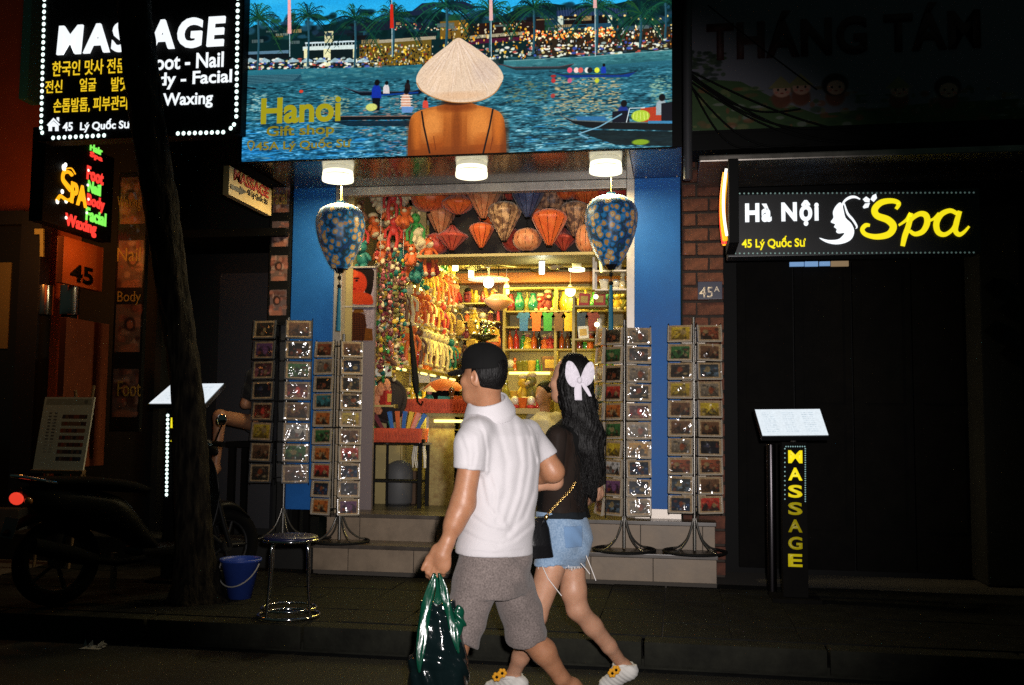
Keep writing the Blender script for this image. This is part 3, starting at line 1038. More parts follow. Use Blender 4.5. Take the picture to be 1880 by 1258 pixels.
for k in range(150):
    t = R2.random()
    a = R2.uniform(0, PI)
    ex, ey = 842 + math.cos(a) * 78, 142 + math.sin(a) * 42
    iline([(840 + (ex - 840) * t * .9, 71 + (ey - 71) * t * .9), (840 + (ex - 840) * min(1, t + .3) * .95, 71 + (ey - 71) * min(1, t + .3) * .95)], 1.5, R2.choice([(.86, .77, .69), (.70, .58, .48), (.76, .66, .57), (.88, .80, .74)]), .45)
iell(805, 150, 28, 22, (.86, .74, .62), .35, .9)
iell(890, 130, 24, 22, (.70, .62, .58), .4, .9)
iell(842, 176, 50, 8, (.78, .58, .40), .4, .9)
iline(smooth_path([(765, 152), (776, 168), (802, 181), (838, 188.5), (880, 185), (908, 171), (921, 152)], 5), 1.6, (.62, .40, .18), .9)
I_.noise(.06, (1.5, 1.5))
sign_img = I_.make('river_picture')

M['sign'], _nt_, _b, _o = _nt('river_picture_print')
_t = _nt_.nodes.new('ShaderNodeTexImage')
_t.image = sign_img
_t.extension = 'EXTEND'
_b.inputs['Base Color'].default_value = (.02, .02, .02, 1)
_b.inputs['Roughness'].default_value = .35
_nt_.links.new(_t.outputs['Color'], _b.inputs['Emission Color'])
_b.inputs['Emission Strength'].default_value = 1.38

sc0 = Vector(((SXL + SXR) / 2, YS, SZB))
sign = thing('picture_sign', 'large backlit gift shop sign picturing a river town and a woman in a conical hat', 'shop sign', sc0)


def l0(p, c=sc0):
    return Vector(p) - c


fw_ = .03
MB().quad(l0((SXL, YS, SZB + .0)), l0((SXR, YS, SZB)), l0((SXR, YS, SZT)), l0((SXL, YS, SZT))).build('picture', M['sign'], sign)
MB().bb(l0((SXL - .03, YS + .002, SOFF + .032)), l0((SXR + .03, YF + .38, SZT + .03))).build('housing', M['black'], sign)
MB().bb(l0((SXL - .035, YS - .012, SOFF - .02)), l0((SXR + .035, YS + .03, SZB - .001))).build('frame_bar', M['black'], sign, bevel=.004)
MB().bb(l0((SXL - .035, YS - .012, SZB)), l0((SXL - .001, YS + .03, SZT))).build('frame_bar', M['black'], sign, bevel=.004)
MB().bb(l0((SXR + .001, YS - .012, SZB)), l0((SXR + .07, YS + .03, SZT))).build('frame_bar', M['black'], sign, bevel=.004)
olive = glow('olive_gold_letters', (.50, .44, .015), .72)
olive2 = glow('olive_gold_letters_dim', (.40, .33, .02), .55)


def rel(o, c):
    """meshes made in world coordinates -> into the frame of the thing at c"""
    o.data.transform(Matrix.Translation(-Vector(c)))
    return o


rel(on_y('Hanoi', (480, 178, 626, 226), YS, olive, sign, offset=.028, thick=.006), sc0)
rel(on_y('Gift shop', (490, 230, 614, 254), YS, olive2, sign, offset=.018, thick=.005), sc0)
rel(on_y('45A Lý Quốc Sư', (470, 254, 645, 278), YS, olive2, sign, offset=.016, thick=.005), sc0)
pin = MB()
ribbon(pin, [(461, 277, 1.6), (456, 268, 2.4), (456, 262, 2.4), (461, 259, 2.4), (466, 262, 2.4), (466, 268, 2.4), (461, 277, 1.6)], lambda a, b: l0(at_y(a, b, YS - .003)), .005)
pin.build('pin_icon', olive2, sign)

for i, px in enumerate((621, 866, 1112)):
    y = 7.62
    p = at_y(px, 300, y)
    c = Vector((p.x, y, SOFF))
    lamp = thing('ceiling_lamp', ['round white soffit lamp above the blue lantern by the dark spa wall', 'round white soffit lamp in the middle, straight below the woman in the hat', 'round white soffit lamp above the blue lantern near the brick pier'][i], 'lamp', c, 'round lamps under the picture sign')
    MB().cyl((0, 0, 0), (0, 0, -.030), .122, .125, 32).build('upper_diffuser', M['lamp'], lamp, bevel=.008)
    MB().cyl((0, 0, -.0305), (0, 0, -.037), .112, .112, 32).build('ring', M['rackmetal'], lamp)
    MB().cyl((0, 0, -.0375), (0, 0, -.085), .128, .128, 32).build('lower_diffuser', M['lamp'], lamp, bevel=.014)
    L = bpy.data.lights.new('lamp_light', 'AREA')
    L.shape, L.size, L.energy, L.color = 'DISK', .22, 19, (1.0, .80, .42)
    lo = bpy.data.objects.new('lamp_light', L)
    COL.objects.link(lo)
    lo.parent = lamp
    lo.location = (0, 0, -.09)

YM = 7.1
mx0, mx1 = at_y(70, 250, YM).x, at_y(441, 250, YM).x
mz0, mz1 = at_y(250, 253, YM).z, at_y(250, -60, YM).z
mc = Vector(((mx0 + mx1) / 2, YM, mz0))
ms = thing('massage_sign', 'large black sign box with white MASSAGE letters and a border of light dots', 'sign', mc)
MB().bb(Vector((mx0, YM + .001, mz0)) - mc, Vector((mx1, YM + .15, mz1)) - mc).build('box', M['black'], ms, bevel=.012)
rel(on_y('MASSAGE', (108, 40, 414, 94), YM, M['glow_white'], ms, offset=.038, shear=.06, thick=.02, space=1.22), mc)
for s, bx in (('Foot - Nail', (272, 99, 411, 127)), ('Body - Facial', (255, 132, 426, 163)), ('Waxing', (300, 170, 391, 200))):
    rel(on_y(s, bx, YM, M['glow_white'], ms, offset=.018, space=1.0), mc)
for s, bx in (('한국인 맛사 전문,', (97, 110, 236, 139)), ('전신', (84, 148, 115, 171)), ('얼굴', (147, 144, 177, 168)), ('발맛사지', (205, 141, 268, 167)), ('손톱발톱, 피부관리', (99, 179, 234, 206))):
    rel(on_y(s, bx, YM, M['glow_yellow'], ms, offset=.008), mc)
rel(on_y('45', (116, 225, 134, 241), YM, M['glow_white'], ms, offset=.02), mc)
rel(on_y('Lý Quốc Sư', (148, 219, 239, 242), YM, M['glow_white'], ms, offset=.02), mc)
hb = MB()
for pts in ([(87, 230), (99, 217), (111, 229), (109, 231), (99, 221), (89, 232)], [(90, 232), (99, 223), (108, 231), (108, 241), (102, 241), (102, 233), (96, 233), (96, 241), (90, 241)], [(105, 216), (109, 216), (109, 224), (105, 220)]):
    outline_y(hb, pts, YM, n=1)
hb.v = [tuple(Vector(p) - mc) for p in hb.v]
hb.build('house_icon', M['glow_white'], ms)
dots = []
for k in range(40):
    dots.append((81 - k * .30 + .1, 7 + k * 11.15 if k < 22 else None))
dm = MB().ball((0, 0, 0), (.016, .008, .017), 8, 6).mesh('light_dot', M['led'])
border = [(82 - (y - 0) * .026, y) for y in np.arange(-45, 238, 11.2)] + [(437 - y * .013, y) for y in np.arange(-48, 225, 11.4)]
border += [(98 + k * 10.4, 253.5 - k * .5) for k in range(10)] + [(327 + k * 10.4, 245.5 - k * .3) for k in range(9)] + [(424, 236), (430, 229), (78, 244)]
for px, py in border:
    p = at_y(px, py, YM)
    link('light_dot', dm, ms, p - mc + Vector((0, -.004, 0)))

XN = at_y(206, 400, 8.15).x
n_t, n_b = at_x(77, 240, XN), at_x(77, 405, XN)
f_e = at_x(206, 400, XN)
nc = Vector((XN, n_b.y, n_b.z))
ns = thing('neon_sign', 'black projecting sign with glowing orange Spa and red and green neon words', 'sign', nc)
MB().bb(Vector((XN - .12, n_b.y, n_b.z)) - nc, Vector((XN - .001, f_e.y, at_x(140, 258, XN).z)) - nc).build('box', M['black'], ns, bevel=.008)
neon_r = glow('red_neon', (1.0, .05, .035), 1.15)
neon_g = glow('green_neon', (.25, 1.0, .12), .95)
neon_o = glow('orange_neon', (1.0, .42, .01), 1.25)
neon_w = glow('white_neon', (1.0, .96, .85), 1.6)
for s, bx, m_ in (('Foot', (158, 303, 329, 189), neon_r), ('Nail', (160, 330, 352, 184), neon_g), ('Body', (158, 354, 382, 191), neon_r), ('Facial', (156, 379, 404, 194), neon_g), ('Waxing', (118, 390, 420, 176), neon_r),
                  ('Hair', (164, 262, 276, 187), neon_g), ('Spa', (164, 277, 290, 187), neon_r)):
    rel(on_x(s, bx, XN, m_, ns, offset=.03, thick=.008, space=1.06), nc)
rel(on_x('PA', (128, 332, 372, 159), XN, neon_o, ns, offset=.035, thick=.01), nc)
nm = MB()


def nx(px, py):
    return at_x(px, py, XN) - nc + Vector((.012, 0, 0))


nm.tube([nx(*p) for p in smooth_path([(130, 322), (124, 316), (115, 318), (113, 328), (120, 338), (130, 350), (131, 362), (122, 368), (112, 362), (108, 360), (102, 368)], 5)], .014, 8)
nm.tube([nx(*p) for p in smooth_path([(136, 320), (128, 309), (114, 314), (111, 330), (118, 342), (126, 352)], 5)], .006, 6)
nm.build('neon_tube', neon_o, ns)
nw = MB()
for px, py, r in ((115, 308, .03), (118, 303, .02), (112, 352, .02), (103, 370, .022), (119, 369, .022), (160, 313, .012), (159, 340, .012), (160, 366, .012), (157, 391, .012), (119, 400, .014)):
    nw.ball(nx(px, py), (.008, r, r), 8, 6)
nw.build('neon_dot', neon_w, ns)
for sx_, e_, dy_, dz_ in ((.30, 2.6, .40, -.14), (-.50, 17.0, .30, .10)):  # fill lights added off both sign faces to brighten number board and orange wall
    L = bpy.data.lights.new('neon_fill', 'POINT')
    L.energy, L.color, L.shadow_soft_size = e_, (1.0, .34, .06), .12
    lo = bpy.data.objects.new('neon_fill', L)
    COL.objects.link(lo)
    lo.parent = ns
    lo.location = (sx_, dy_, dz_)
added_back_tubes = MB()  # unseen back-face tubes, added as a source for the orange wall's fill
for z_ in (.12, .34, .56):
    added_back_tubes.tube([(-.135, .12, z_), (-.15, .3, z_ + .04), (-.15, .5, z_ - .03), (-.135, .72, z_)], .012, 8)
added_back_tubes.build('neon_tube', neon_o, ns)
def xboard(name, label, cat, x, px0, pt, pb, px1, m_, thick=.06, grp=None):
    a, t, e = at_x(px0, pb, x), at_x(px0, pt, x), at_x(px1, pb, x)
    c = Vector((x, a.y, a.z))
    th = thing(name, label, cat, c, grp)
    MB().bb(Vector((-thick, 0, 0)), Vector((-.001, e.y - a.y, t.z - a.z))).build('board', m_, th, bevel=.004)
    return th, c


XB = XN - .02
or_m = mat('orange_board', (.75, .18, .04), .55, var=.1, vscale=4)
b45, c45 = xboard('house_number', 'orange board with black number 45 hung below the neon sign', 'house number', XB, 114, 432, 519, 188, or_m)
rel(on_x('45', (128, 482, 515, 171), XB, M['black'], b45, offset=.03, thick=.003), c45)
brn = mat('brown_board', (.20, .045, .015), .6, var=.2, vscale=4)
bb_, _c = xboard('brown_panel', 'plain tall brown panel standing below the steel clad band', 'panel', XB, 110, 580, 860, 190, brn)
stl = mat('polished_steel', (.62, .58, .54), .2, metal=1.0)
for px0_, px1_ in ((62, 88), (108, 136)):
    a = at_y(px0_, 578, 8.3 if px0_ < 100 else 7.7)
    t = at_y(px1_, 523, a.y)
    cc = Vector(((a.x + t.x) / 2, a.y + .05, a.z))
    o = thing('steel_sleeve', ['steel sleeve shining around the dark blue door frame', 'steel sleeve shining on the post under number 45'][px0_ > 100], 'post sleeve', cc)
    MB().cyl((0, 0, 0), (0, 0, t.z - a.z), abs(t.x - a.x) * .62, n=28).build('sleeve', stl, o, bevel=.004)
    MB().cyl((0, 0, ZP - cc.z + .0), (0, 0, -.002), abs(t.x - a.x) * .5, n=20).build('post', M['black'], o)
yf = MB()
yp = [(66, 421), (82, 421), (82, 472), (76, 472), (76, 431), (66, 431)]
outline_y(yf, yp, 8.22, thick=.02, n=1)
tag(yf.build('angle_bracket', mat('pale_yellow_paint', (.5, .47, .22), .6)), 'pale yellow angle shaped strip beside the dark door frame', 'bracket')

def beauty_strip(name, label, x0, y0, x1, y1, Y, seed, words_, lum):
    r = random.Random(seed)
    w = 96
    h = int(w * (y1 - y0) / (x1 - x0))
    im = Img(w, h, (.05, .05, .05))
    n = 4
    for k in range(n):
        a, b = h * (k + .06) / n, h * (k + .80) / n
        base = r.choice([(.50, .38, .36), (.46, .36, .33), (.42, .34, .34)])
        im.rect(4, a, w - 4, b, base)
        for j in range(26):
            im.ell(r.uniform(6, w - 6), r.uniform(a + 6, b - 6), r.uniform(4, 18), r.uniform(4, 20), r.choice([(.78, .50, .42), (.40, .22, .18), (.85, .70, .64), (.25, .14, .12), (.66, .36, .30)]), .55, .7)
        xf, yf_ = w * r.uniform(.4, .6), a + (b - a) * .4
        im.ell(xf, yf_ + 2, 19, 24, (.13, .07, .06), .9, .5)
        im.ell(xf + 2, yf_ + 4, 12, 16, (.70, .44, .36), .9, .5)
        im.ell(xf, b - 8, 34, 18, (.66, .42, .34), .9, .5)
        im.rect(4, b, w - 4, h * (k + 1) / n, (.035, .03, .028))
    img = im.make(name)
    ym_ = (y0 + y1) / 2
    a, b = Vector((at_y(x0, ym_, Y).x, Y, at_y(x0, y1, Y).z)), Vector((at_y(x1, ym_, Y).x, Y, at_y(x1, y0, Y).z))
    c = Vector(((a.x + b.x) / 2, Y, a.z))
    th = thing(name, label, 'poster', c, None)
    pic = MB().quad(Vector((a.x, Y - .002, a.z)) - c, Vector((b.x, Y - .002, a.z)) - c, Vector((b.x, Y - .002, b.z)) - c, Vector((a.x, Y - .002, b.z)) - c).build('print', imgmat(name + '_print', img, .45, 0, .2), th)
    MB().bb(Vector((a.x - .01, Y, a.z - .01)) - c, Vector((b.x + .01, Y + .05, b.z + .01)) - c).build('board', M['black'], th)
    gy = mat(name + '_words', (.45, .30, .06), .5)
    for s, t0, t1 in words_:
        rel(on_y(s, (x0 + 4, t0, x1 - 3, t1), Y, gy, th, thick=.002), c)
    return th


beauty_strip('spa_poster', 'tall strip poster of spa photos with Facial on it beside the blue pillar', 497, 340, 530, 592, 8.12, 5, [('Facial', 348, 376)], 1)
beauty_strip('spa_poster', 'long dim strip poster of spa photos with Foot and Waxing between panel and tree', 212, 318, 262, 790, 7.95, 9, [('Waxing', 360, 388), ('Nail', 455, 480), ('Body', 535, 560), ('Foot', 700, 728)], 1)

XA = at_y(497, 340, 7.75).x
ya, yc = xboard('arrow_sign', 'small yellow projecting sign with a black arrow and red lettering under the massage sign', 'sign', XA, 420, 303, 357, 499, mat('yellow_sign', (.66, .47, .20), .5, var=.1), .05)
red_p = mat('red_print', (.55, .06, .03), .5)
blk_p = mat('black_print', (.015, .012, .01), .5)
rel(on_x('MASSAGE', (429, 309, 331, 494), XA, red_p, ya, offset=.03, thick=.002), yc)
rel(on_x('45 Lý Quốc Sư', (453, 343, 360, 491), XA, blk_p, ya, offset=.02, thick=.002), yc)
ar = MB()
P_ = [at_x(a, b, XA + .003) - yc for a, b in ((424, 338), (441, 346), (441, 342), (453, 353), (440, 358), (440, 354), (424, 346))]
ar.prism([(p.y, p.z) for p in P_], (.003, 0, 0), (0, 1, 0), (0, 0, 1), .002)
ar.build('arrow', blk_p, ya)

YH = 7.55
h0, h1 = at_y(1336, 415, YH).x, at_y(1800, 415, YH).x
hz0, hz1 = at_y(1560, 468, YH).z, at_y(1560, 352, YH).z
hc = Vector(((h0 + h1) / 2, YH, hz0))
hs = thing('spa_sign', 'long black spa sign with white and yellow lettering and a woman profile emblem', 'sign', hc)
MB().bb(Vector((h0, YH + .001, hz0)) - hc, Vector((h1, YH + .20, hz1)) - hc).build('box', mat('charcoal_sign', (.03, .031, .034), .4), hs, bevel=.006)
rel(on_y('Hà Nội', (1368, 369, 1503, 416), YH, M['glow_white'], hs, offset=.046, space=1.18), hc)
rel(on_y('45 Lý Quốc Sư', (1362, 434, 1479, 459), YH, M['glow_lemon'], hs, offset=.022), hc)
oy = lambda a, b: at_y(a, b, YH - .003) - hc
sp = MB()
ribbon(sp, [(1645, 384, 6), (1650, 374, 8), (1638, 369, 9), (1618, 372, 11), (1606, 384, 12), (1610, 396, 12), (1630, 404, 13), (1640, 416, 13), (1632, 430, 12), (1610, 435, 10), (1590, 431, 8), (1583, 422, 8), (1589, 414, 8), (1597, 414, 5)], oy, .004)
ribbon(sp, [(1650, 414, 4), (1664, 404, 6), (1672, 394, 9), (1668, 414, 10), (1661, 434, 10), (1657, 452, 8)], oy, .0045)
ribbon(sp, [(1664, 424, 6), (1672, 404, 8), (1688, 393, 9), (1700, 396, 11), (1702, 410, 11), (1694, 425, 10), (1680, 430, 8), (1670, 424, 6)], oy, .005)
ribbon(sp, [(1704, 406, 5), (1714, 402, 5), (1724, 392, 6)], oy, .0055)
ribbon(sp, [(1756, 392, 7), (1744, 387, 8), (1728, 394, 10), (1719, 410, 11), (1722, 426, 10), (1734, 431, 8), (1748, 422, 7), (1757, 406, 7)], oy, .006)
ribbon(sp, [(1762, 388, 8), (1756, 408, 10), (1754, 424, 9), (1761, 431, 8), (1770, 426, 6), (1779, 416, 4)], oy, .0065)
sp.build('script_lettering', M['glow_lemon'], hs)
em = MB()
for pts in ([(1543, 372), (1548, 384), (1552, 400), (1562, 410), (1568, 424), (1564, 438), (1552, 446), (1534, 449), (1516, 445), (1504, 437), (1520, 441), (1538, 440), (1546, 434), (1550, 428), (1540, 429), (1535, 426), (1536, 421), (1531, 417), (1533, 412), (1525, 408), (1530, 400), (1529, 390), (1534, 379)],):
    outline_y(em, pts, YH, n=3)
em.v = [tuple(Vector(p) - hc) for p in em.v]
ribbon(em, [(1544, 398, 2), (1545, 382, 3), (1550, 370, 4), (1560, 363, 5), (1570, 362, 4), (1579, 366, 2)], oy, .004)
ribbon(em, [(1550, 374, 2), (1556, 392, 4), (1566, 404, 4), (1573, 416, 3), (1571, 420, 1)], oy, .0035)
for pts in ([(1584, 366), (1590, 361), (1597, 366), (1596, 372), (1588, 371)], [(1598, 366), (1602, 359), (1608, 356), (1610, 364), (1604, 371)], [(1584, 380), (1588, 374), (1597, 373), (1594, 381), (1586, 383)]):
    q = [oy(a, b) for a, b in pts]
    em.prism([(p.x, p.z) for p in q], (0, -.003, 0), (1, 0, 0), (0, 0, 1), .004)
em.build('emblem', M['glow_white'], hs)
dl = MB().ball((0, 0, 0), (.007, .004, .007), 6, 5).mesh('light_dot', M['leddim'])
for k in range(56):
    for yy in (355.5, 465.5):
        link('light_dot', dl, hs, at_y(1342 + k * 8.1, yy - k * .03, YH) - hc + Vector((0, -.002, 0)))

XE = at_y(1336, 400, 7.55).x - .02
e0, e1 = at_x(1318, 305, XE), at_x(1318, 470, XE)
ec = Vector((XE, 7.0, at_y(1320, 455, 7.2).z))
es = thing('neon_sign', 'narrow projecting neon sign with orange and red light, seen nearly edge on by the bricks', 'sign', ec)
MB().bb((0.002, 0, 0), (.07, .52, at_y(1320, 305, 7.2).z - ec.z)).build('box', M['black'], es, bevel=.006)
hh = at_y(1320, 305, 7.2).z - ec.z
for k, (m_, y0, w) in enumerate(((neon_w, .05, .01), (neon_o, .20, .022), (neon_r, .34, .022), (neon_o, .44, .012))):
    tb = MB()
    tb.tube([Vector((-.012 - .02 * math.sin(t * PI), y0 + .05 * math.sin(3.2 * t + k), .06 + (hh - .12) * t)) for t in np.linspace(0, 1, 14)], w, 7)
    tb.build('neon_tube', m_, es)

YB_ = 7.6
b0, b1 = at_y(1262, 120, YB_).x, at_y(1990, 120, YB_).x
bz0, bz1 = at_y(1500, 232, YB_).z, at_y(1500, -80, YB_).z
bn = Img(900, int(900 * (bz1 - bz0) / (b1 - b0)), (.46, .45, .50))


def TB(px, py):
    w = at_y(px, py, YB_)
    return ((w.x - b0) / (b1 - b0) * bn.w, (bz1 - w.z) / (bz1 - bz0) * bn.h)


rb_ = random.Random(4)
bn.poly([TB(*p) for p in [(1262, 150), (1300, 146), (1360, 150), (1430, 185), (1500, 210), (1600, 200), (1700, 190), (1900, 180), (2000, 180), (2000, 240), (1262, 240)]], (.22, .33, .16))
for k in range(240):
    p = TB(rb_.uniform(1262, 1990), rb_.uniform(160, 236))
    bn.ell(p[0], p[1], rb_.uniform(3, 16), rb_.uniform(2, 8), rb_.choice([(.20, .30, .13), (.42, .30, .16), (.55, .28, .16), (.15, .26, .15), (.50, .48, .30), (.6, .58, .6)]), .6, .5)
for k in range(60):
    p = TB(rb_.uniform(1262, 1330), rb_.uniform(95, 150))
    bn.ell(p[0], p[1], rb_.uniform(4, 12), rb_.uniform(2, 6), rb_.choice([(.10, .16, .12), (.18, .26, .14)]), .7, .5)
for px, py, hat_ in ((1434, 165, True), (1533, 160, False), (1470, 160, True), (1650, 165, True), (1740, 165, False)):
    c = TB(px, py)
    bn.ell(c[0], c[1] + 24, 22, 22, (.45, .22, .14), .9, .3)
    if not hat_:
        bn.ell(c[0], c[1] - 6, 30, 27, (.14, .08, .07), 1, .2)
    bn.ell(c[0] + 2, c[1] + 1, 21, 18, (.80, .60, .52), 1, .2)
    for s in (-1, 1):
        bn.ell(c[0] + s * 9 + 2, c[1], 2.4, 3, (.08, .05, .05), 1, .3)
        bn.ell(c[0] + s * 13 + 2, c[1] + 7, 4, 3, (.85, .42, .38), .6, .5)
    bn.ell(c[0] + 2, c[1] + 9, 4, 1.6, (.55, .15, .12), 1, .4)
    if hat_:
        bn.poly([(c[0] - 30, c[1] - 4), (c[0], c[1] - 34), (c[0] + 30, c[1] - 4)], (.55, .50, .34))
ban_img = bn.make('banner_picture')
bcn = Vector(((b0 + b1) / 2, YB_, bz0))
ban = thing('shop_banner', 'unlit pale banner with dark red Vietnamese lettering and small painted figures', 'banner', bcn)
MB().quad(*[Vector(p) - bcn for p in ((b0, YB_, bz0), (b1, YB_, bz0), (b1, YB_, bz1), (b0, YB_, bz1))]).build('print', imgmat('banner_print', ban_img, .6), ban)
MB().bb(Vector((b0 - .03, YB_ + .003, bz0 - .03)) - bcn, Vector((b1 + .03, YB_ + .30, bz1)) - bcn).build('frame', M['black'], ban, bevel=.004)
maroon = mat('maroon_letters', (.07, .02, .02), .6)
rel(on_y('THÁNG TÁM', (1297, 14, 1800, 101), YB_, maroon, ban, offset=.035, thick=.006, space=1.08), bcn)
fa = MB().bb((b0, YB_ - .05, at_y(1500, 272, YB_).z), (b1, YB_ + .28, bz0 - .035))
tag(fa.build('fascia_board', M['black'], None, bevel=.006), 'black fascia board below the unlit banner', 'fascia')
a_, b_ = at_y(1283, 275, 7.45), at_y(1990, 275, 7.45)
aw = MB().bb((a_.x, 7.36, at_y(1500, 293, 7.4).z), (b_.x, 8.2, at_y(1500, 281, 7.4).z))
tag(aw.build('awning', mat('awning_metal', (.30, .27, .24), .35, metal=.7, var=.3, vscale=5), None, bevel=.01), 'thin metal awning edge over the spa sign', 'awning')
gp = MB().cyl((at_y(1262, 100, 7.5).x, 7.5, at_y(1262, 330, 7.5).z), (at_y(1262, 100, 7.5).x, 7.5, 6), .035, n=14)
tag(gp.build('drain_pipe', mat('dark_pipe', (.10, .10, .11), .4, metal=.4)), 'dark vertical drain pipe between the picture sign and the banner', 'pipe')
cx_ = [(1262, 130), (1262, 138), (1262, 146), (1262, 150), (1262, 142), (1262, 134), (1262, 128)]
ends = [(1470, 200), (1560, 235), (1640, 262), (1480, 268), (1400, 270), (1700, 250), (1880, 240)]
for k, ((ax_, ay_), (ex_, ey_)) in enumerate(zip(cx_, ends)):
    A, B = at_y(ax_, ay_, 7.52), at_y(ex_, ey_, 7.50)
    pts = [A.lerp(B, t) + Vector((0, -.02 * k * t, -.14 * math.sin(PI * t) * (1 + k * .15))) for t in np.linspace(0, 1, 18)]
    tag(MB().tube(pts, .007, 6).build('cable', M['black']), ['topmost cable of the bundle, ending under the banner lettering', 'second cable of the bundle, reaching the lower banner edge', 'cable of the bundle hanging lowest onto the fascia', 'short cable of the bundle dipping to the awning', 'shortest steepest cable of the bundle near the pipe', 'long cable of the bundle running well past the lettering', 'longest cable of the bundle crossing the whole unlit banner'][k], 'cable', 'cables sagging over the banner')
d0, d1 = at_y(1300, 50, 7.55), at_y(1500, 165, 7.55)
tag(MB().tube([at_y(1300, 10, 7.55), at_y(1400, 90, 7.55), at_y(1500, 165, 7.55)], .005, 6).build('cable', M['black']), 'single thin cable crossing the lettering of the unlit banner', 'cable')

qa, qb = at_y(1281, 550, 8.17), at_y(1326, 517, 8.17)
qc = Vector(((qa.x + qb.x) / 2, 8.17, qa.z))
pq = thing('number_plaque', 'small dark blue plaque reading 45A on the brick pier', 'house number', qc)
MB().bb(Vector((qa.x, 8.158, qa.z)) - qc, Vector((qb.x, 8.172, qb.z)) - qc).build('plate', mat('navy_enamel', (.012, .016, .05), .3), pq, bevel=.003)
pw = mat('plaque_white', (.7, .62, .55), .5)
rel(on_y('45', (1284, 527, 1309, 547), 8.158, pw, pq, offset=.01, thick=.002), qc)
rel(on_y('A', (1311, 526, 1321, 536), 8.158, pw, pq, offset=.0, thick=.002), qc)

bits = MB()
for (x0, x1, y0, y1, mi) in ((1450, 1476, 481, 489, 0), (1478, 1502, 480, 489, 0), (1505, 1524, 480, 488, 0), (1526, 1558, 479, 489, 1)):
    a_, b_ = at_y(x0, y1, 8.6), at_y(x1, y0, 8.6)
    bits.bb((a_.x, 8.6, a_.z), (b_.x, 8.63, b_.z), mi)
tag(bits.build('lit_panel', [glow('blue_lit_panel', (.22, .42, .75), .55), glow('tan_lit_panel', (.35, .24, .13), .5)]), 'small strip of blue and tan lit panel under the spa sign', 'panel')
def bark_mat():
    m, nt, b, out = _nt('bark')
    N, Lk = nt.nodes, nt.links
    tc = N.new('ShaderNodeTexCoord')
    mp = N.new('ShaderNodeMapping')
    mp.inputs['Scale'].default_value = (14, 14, 3)
    nz = N.new('ShaderNodeTexNoise')
    nz.inputs['Scale'].default_value = 2.2
    nz.inputs['Detail'].default_value = 7
    Lk.new(tc.outputs['Object'], mp.inputs['Vector'])
    Lk.new(mp.outputs['Vector'], nz.inputs['Vector'])
    rp = N.new('ShaderNodeValToRGB')
    rp.color_ramp.elements[0].color = (.004, .003, .003, 1)
    rp.color_ramp.elements[1].color = (.034, .027, .018, 1)
    rp.color_ramp.elements[0].position = .38
    rp.color_ramp.elements[1].position = .7
    Lk.new(nz.outputs['Fac'], rp.inputs['Fac'])
    Lk.new(rp.outputs['Color'], b.inputs['Base Color'])
    b.inputs['Roughness'].default_value = .95
    b.inputs['Specular IOR Level'].default_value = .15
    bp = N.new('ShaderNodeBump')
    bp.inputs['Strength'].default_value = .9
    bp.inputs['Distance'].default_value = .03
    Lk.new(nz.outputs['Fac'], bp.inputs['Height'])
    Lk.new(bp.outputs['Normal'], b.inputs['Normal'])
    return m


YT = 6.35
tb = at_z(360, 1108, ZP)
tc0 = Vector((tb.x, YT, ZP))
tree = thing('street_tree', 'dark rough trunk of a street tree rising in front of the massage sign', 'tree', tc0)
path = []
for px, py, w in ((238, -140, 56), (247, 0, 58), (253, 70, 60), (271, 230, 62), (300, 420, 60), (328, 600, 57), (345, 720, 56), (352, 860, 60), (355, 980, 66), (358, 1060, 82), (360, 1112, 120)):
    p = at_y(px, py, YT)
    path.append((p.x, p.y, p.z, w / 1828 * (p - CP).dot(CF) / 2))
q = smooth_path(path, 8)
mb = MB()
n = 28
vv, ff = [], []
for i, (x, y, z, r) in enumerate(q):
    for k in range(n):
        a = 2 * PI * k / n
        rr = r * (1 + .07 * math.sin(3 * a + z * 2.1) + .05 * math.sin(7 * a - z * 5) + .04 * math.sin(z * 17 + 5 * a) + rnd.uniform(-.035, .035))
        vv.append((x - tc0.x + rr * math.cos(a), y - tc0.y + rr * math.sin(a), z - tc0.z))
for i in range(len(q) - 1):
    for k in range(n):
        ff.append((i * n + k, (i + 1) * n + k, (i + 1) * n + (k + 1) % n, i * n + (k + 1) % n))
mb.add(vv, ff, 0, True)
top = Vector(vv[n // 2])
top = Vector((q[0][0] - tc0.x, q[0][1] - tc0.y, q[0][2] - tc0.z))
for a, L in ((.3, 1.6), (2.2, 1.5), (4.0, 1.4), (5.3, 1.7)):
    e = top + Vector((math.cos(a) * L * .7, math.sin(a) * L * .45, L))
    mb.tube([top - Vector((0, 0, .3)), top.lerp(e, .4) + Vector((0, 0, .1)), e], [.085, .06, .02], 8)
mb.build('trunk', bark_mat(), tree)
lv = MB()
for k in range(900):
    c = top + Vector((rnd.gauss(0, .75), rnd.gauss(0, .5), 1.55 + rnd.gauss(0, .5)))
    if c.z < top.z + .45:
        continue
    R_ = rot3(rnd.uniform(0, 6), rnd.uniform(0, 6), rnd.uniform(0, 6))
    s = rnd.uniform(.06, .11)
    lv.add([c + R_ @ Vector(p) * s for p in ((-1, 0, 0), (0, -.45, .1), (1, 0, 0), (0, .45, .1))], [(0, 1, 2, 3)])
lv.build('crown', mat('leaf', (.03, .07, .02), .6, var=.4), tree)

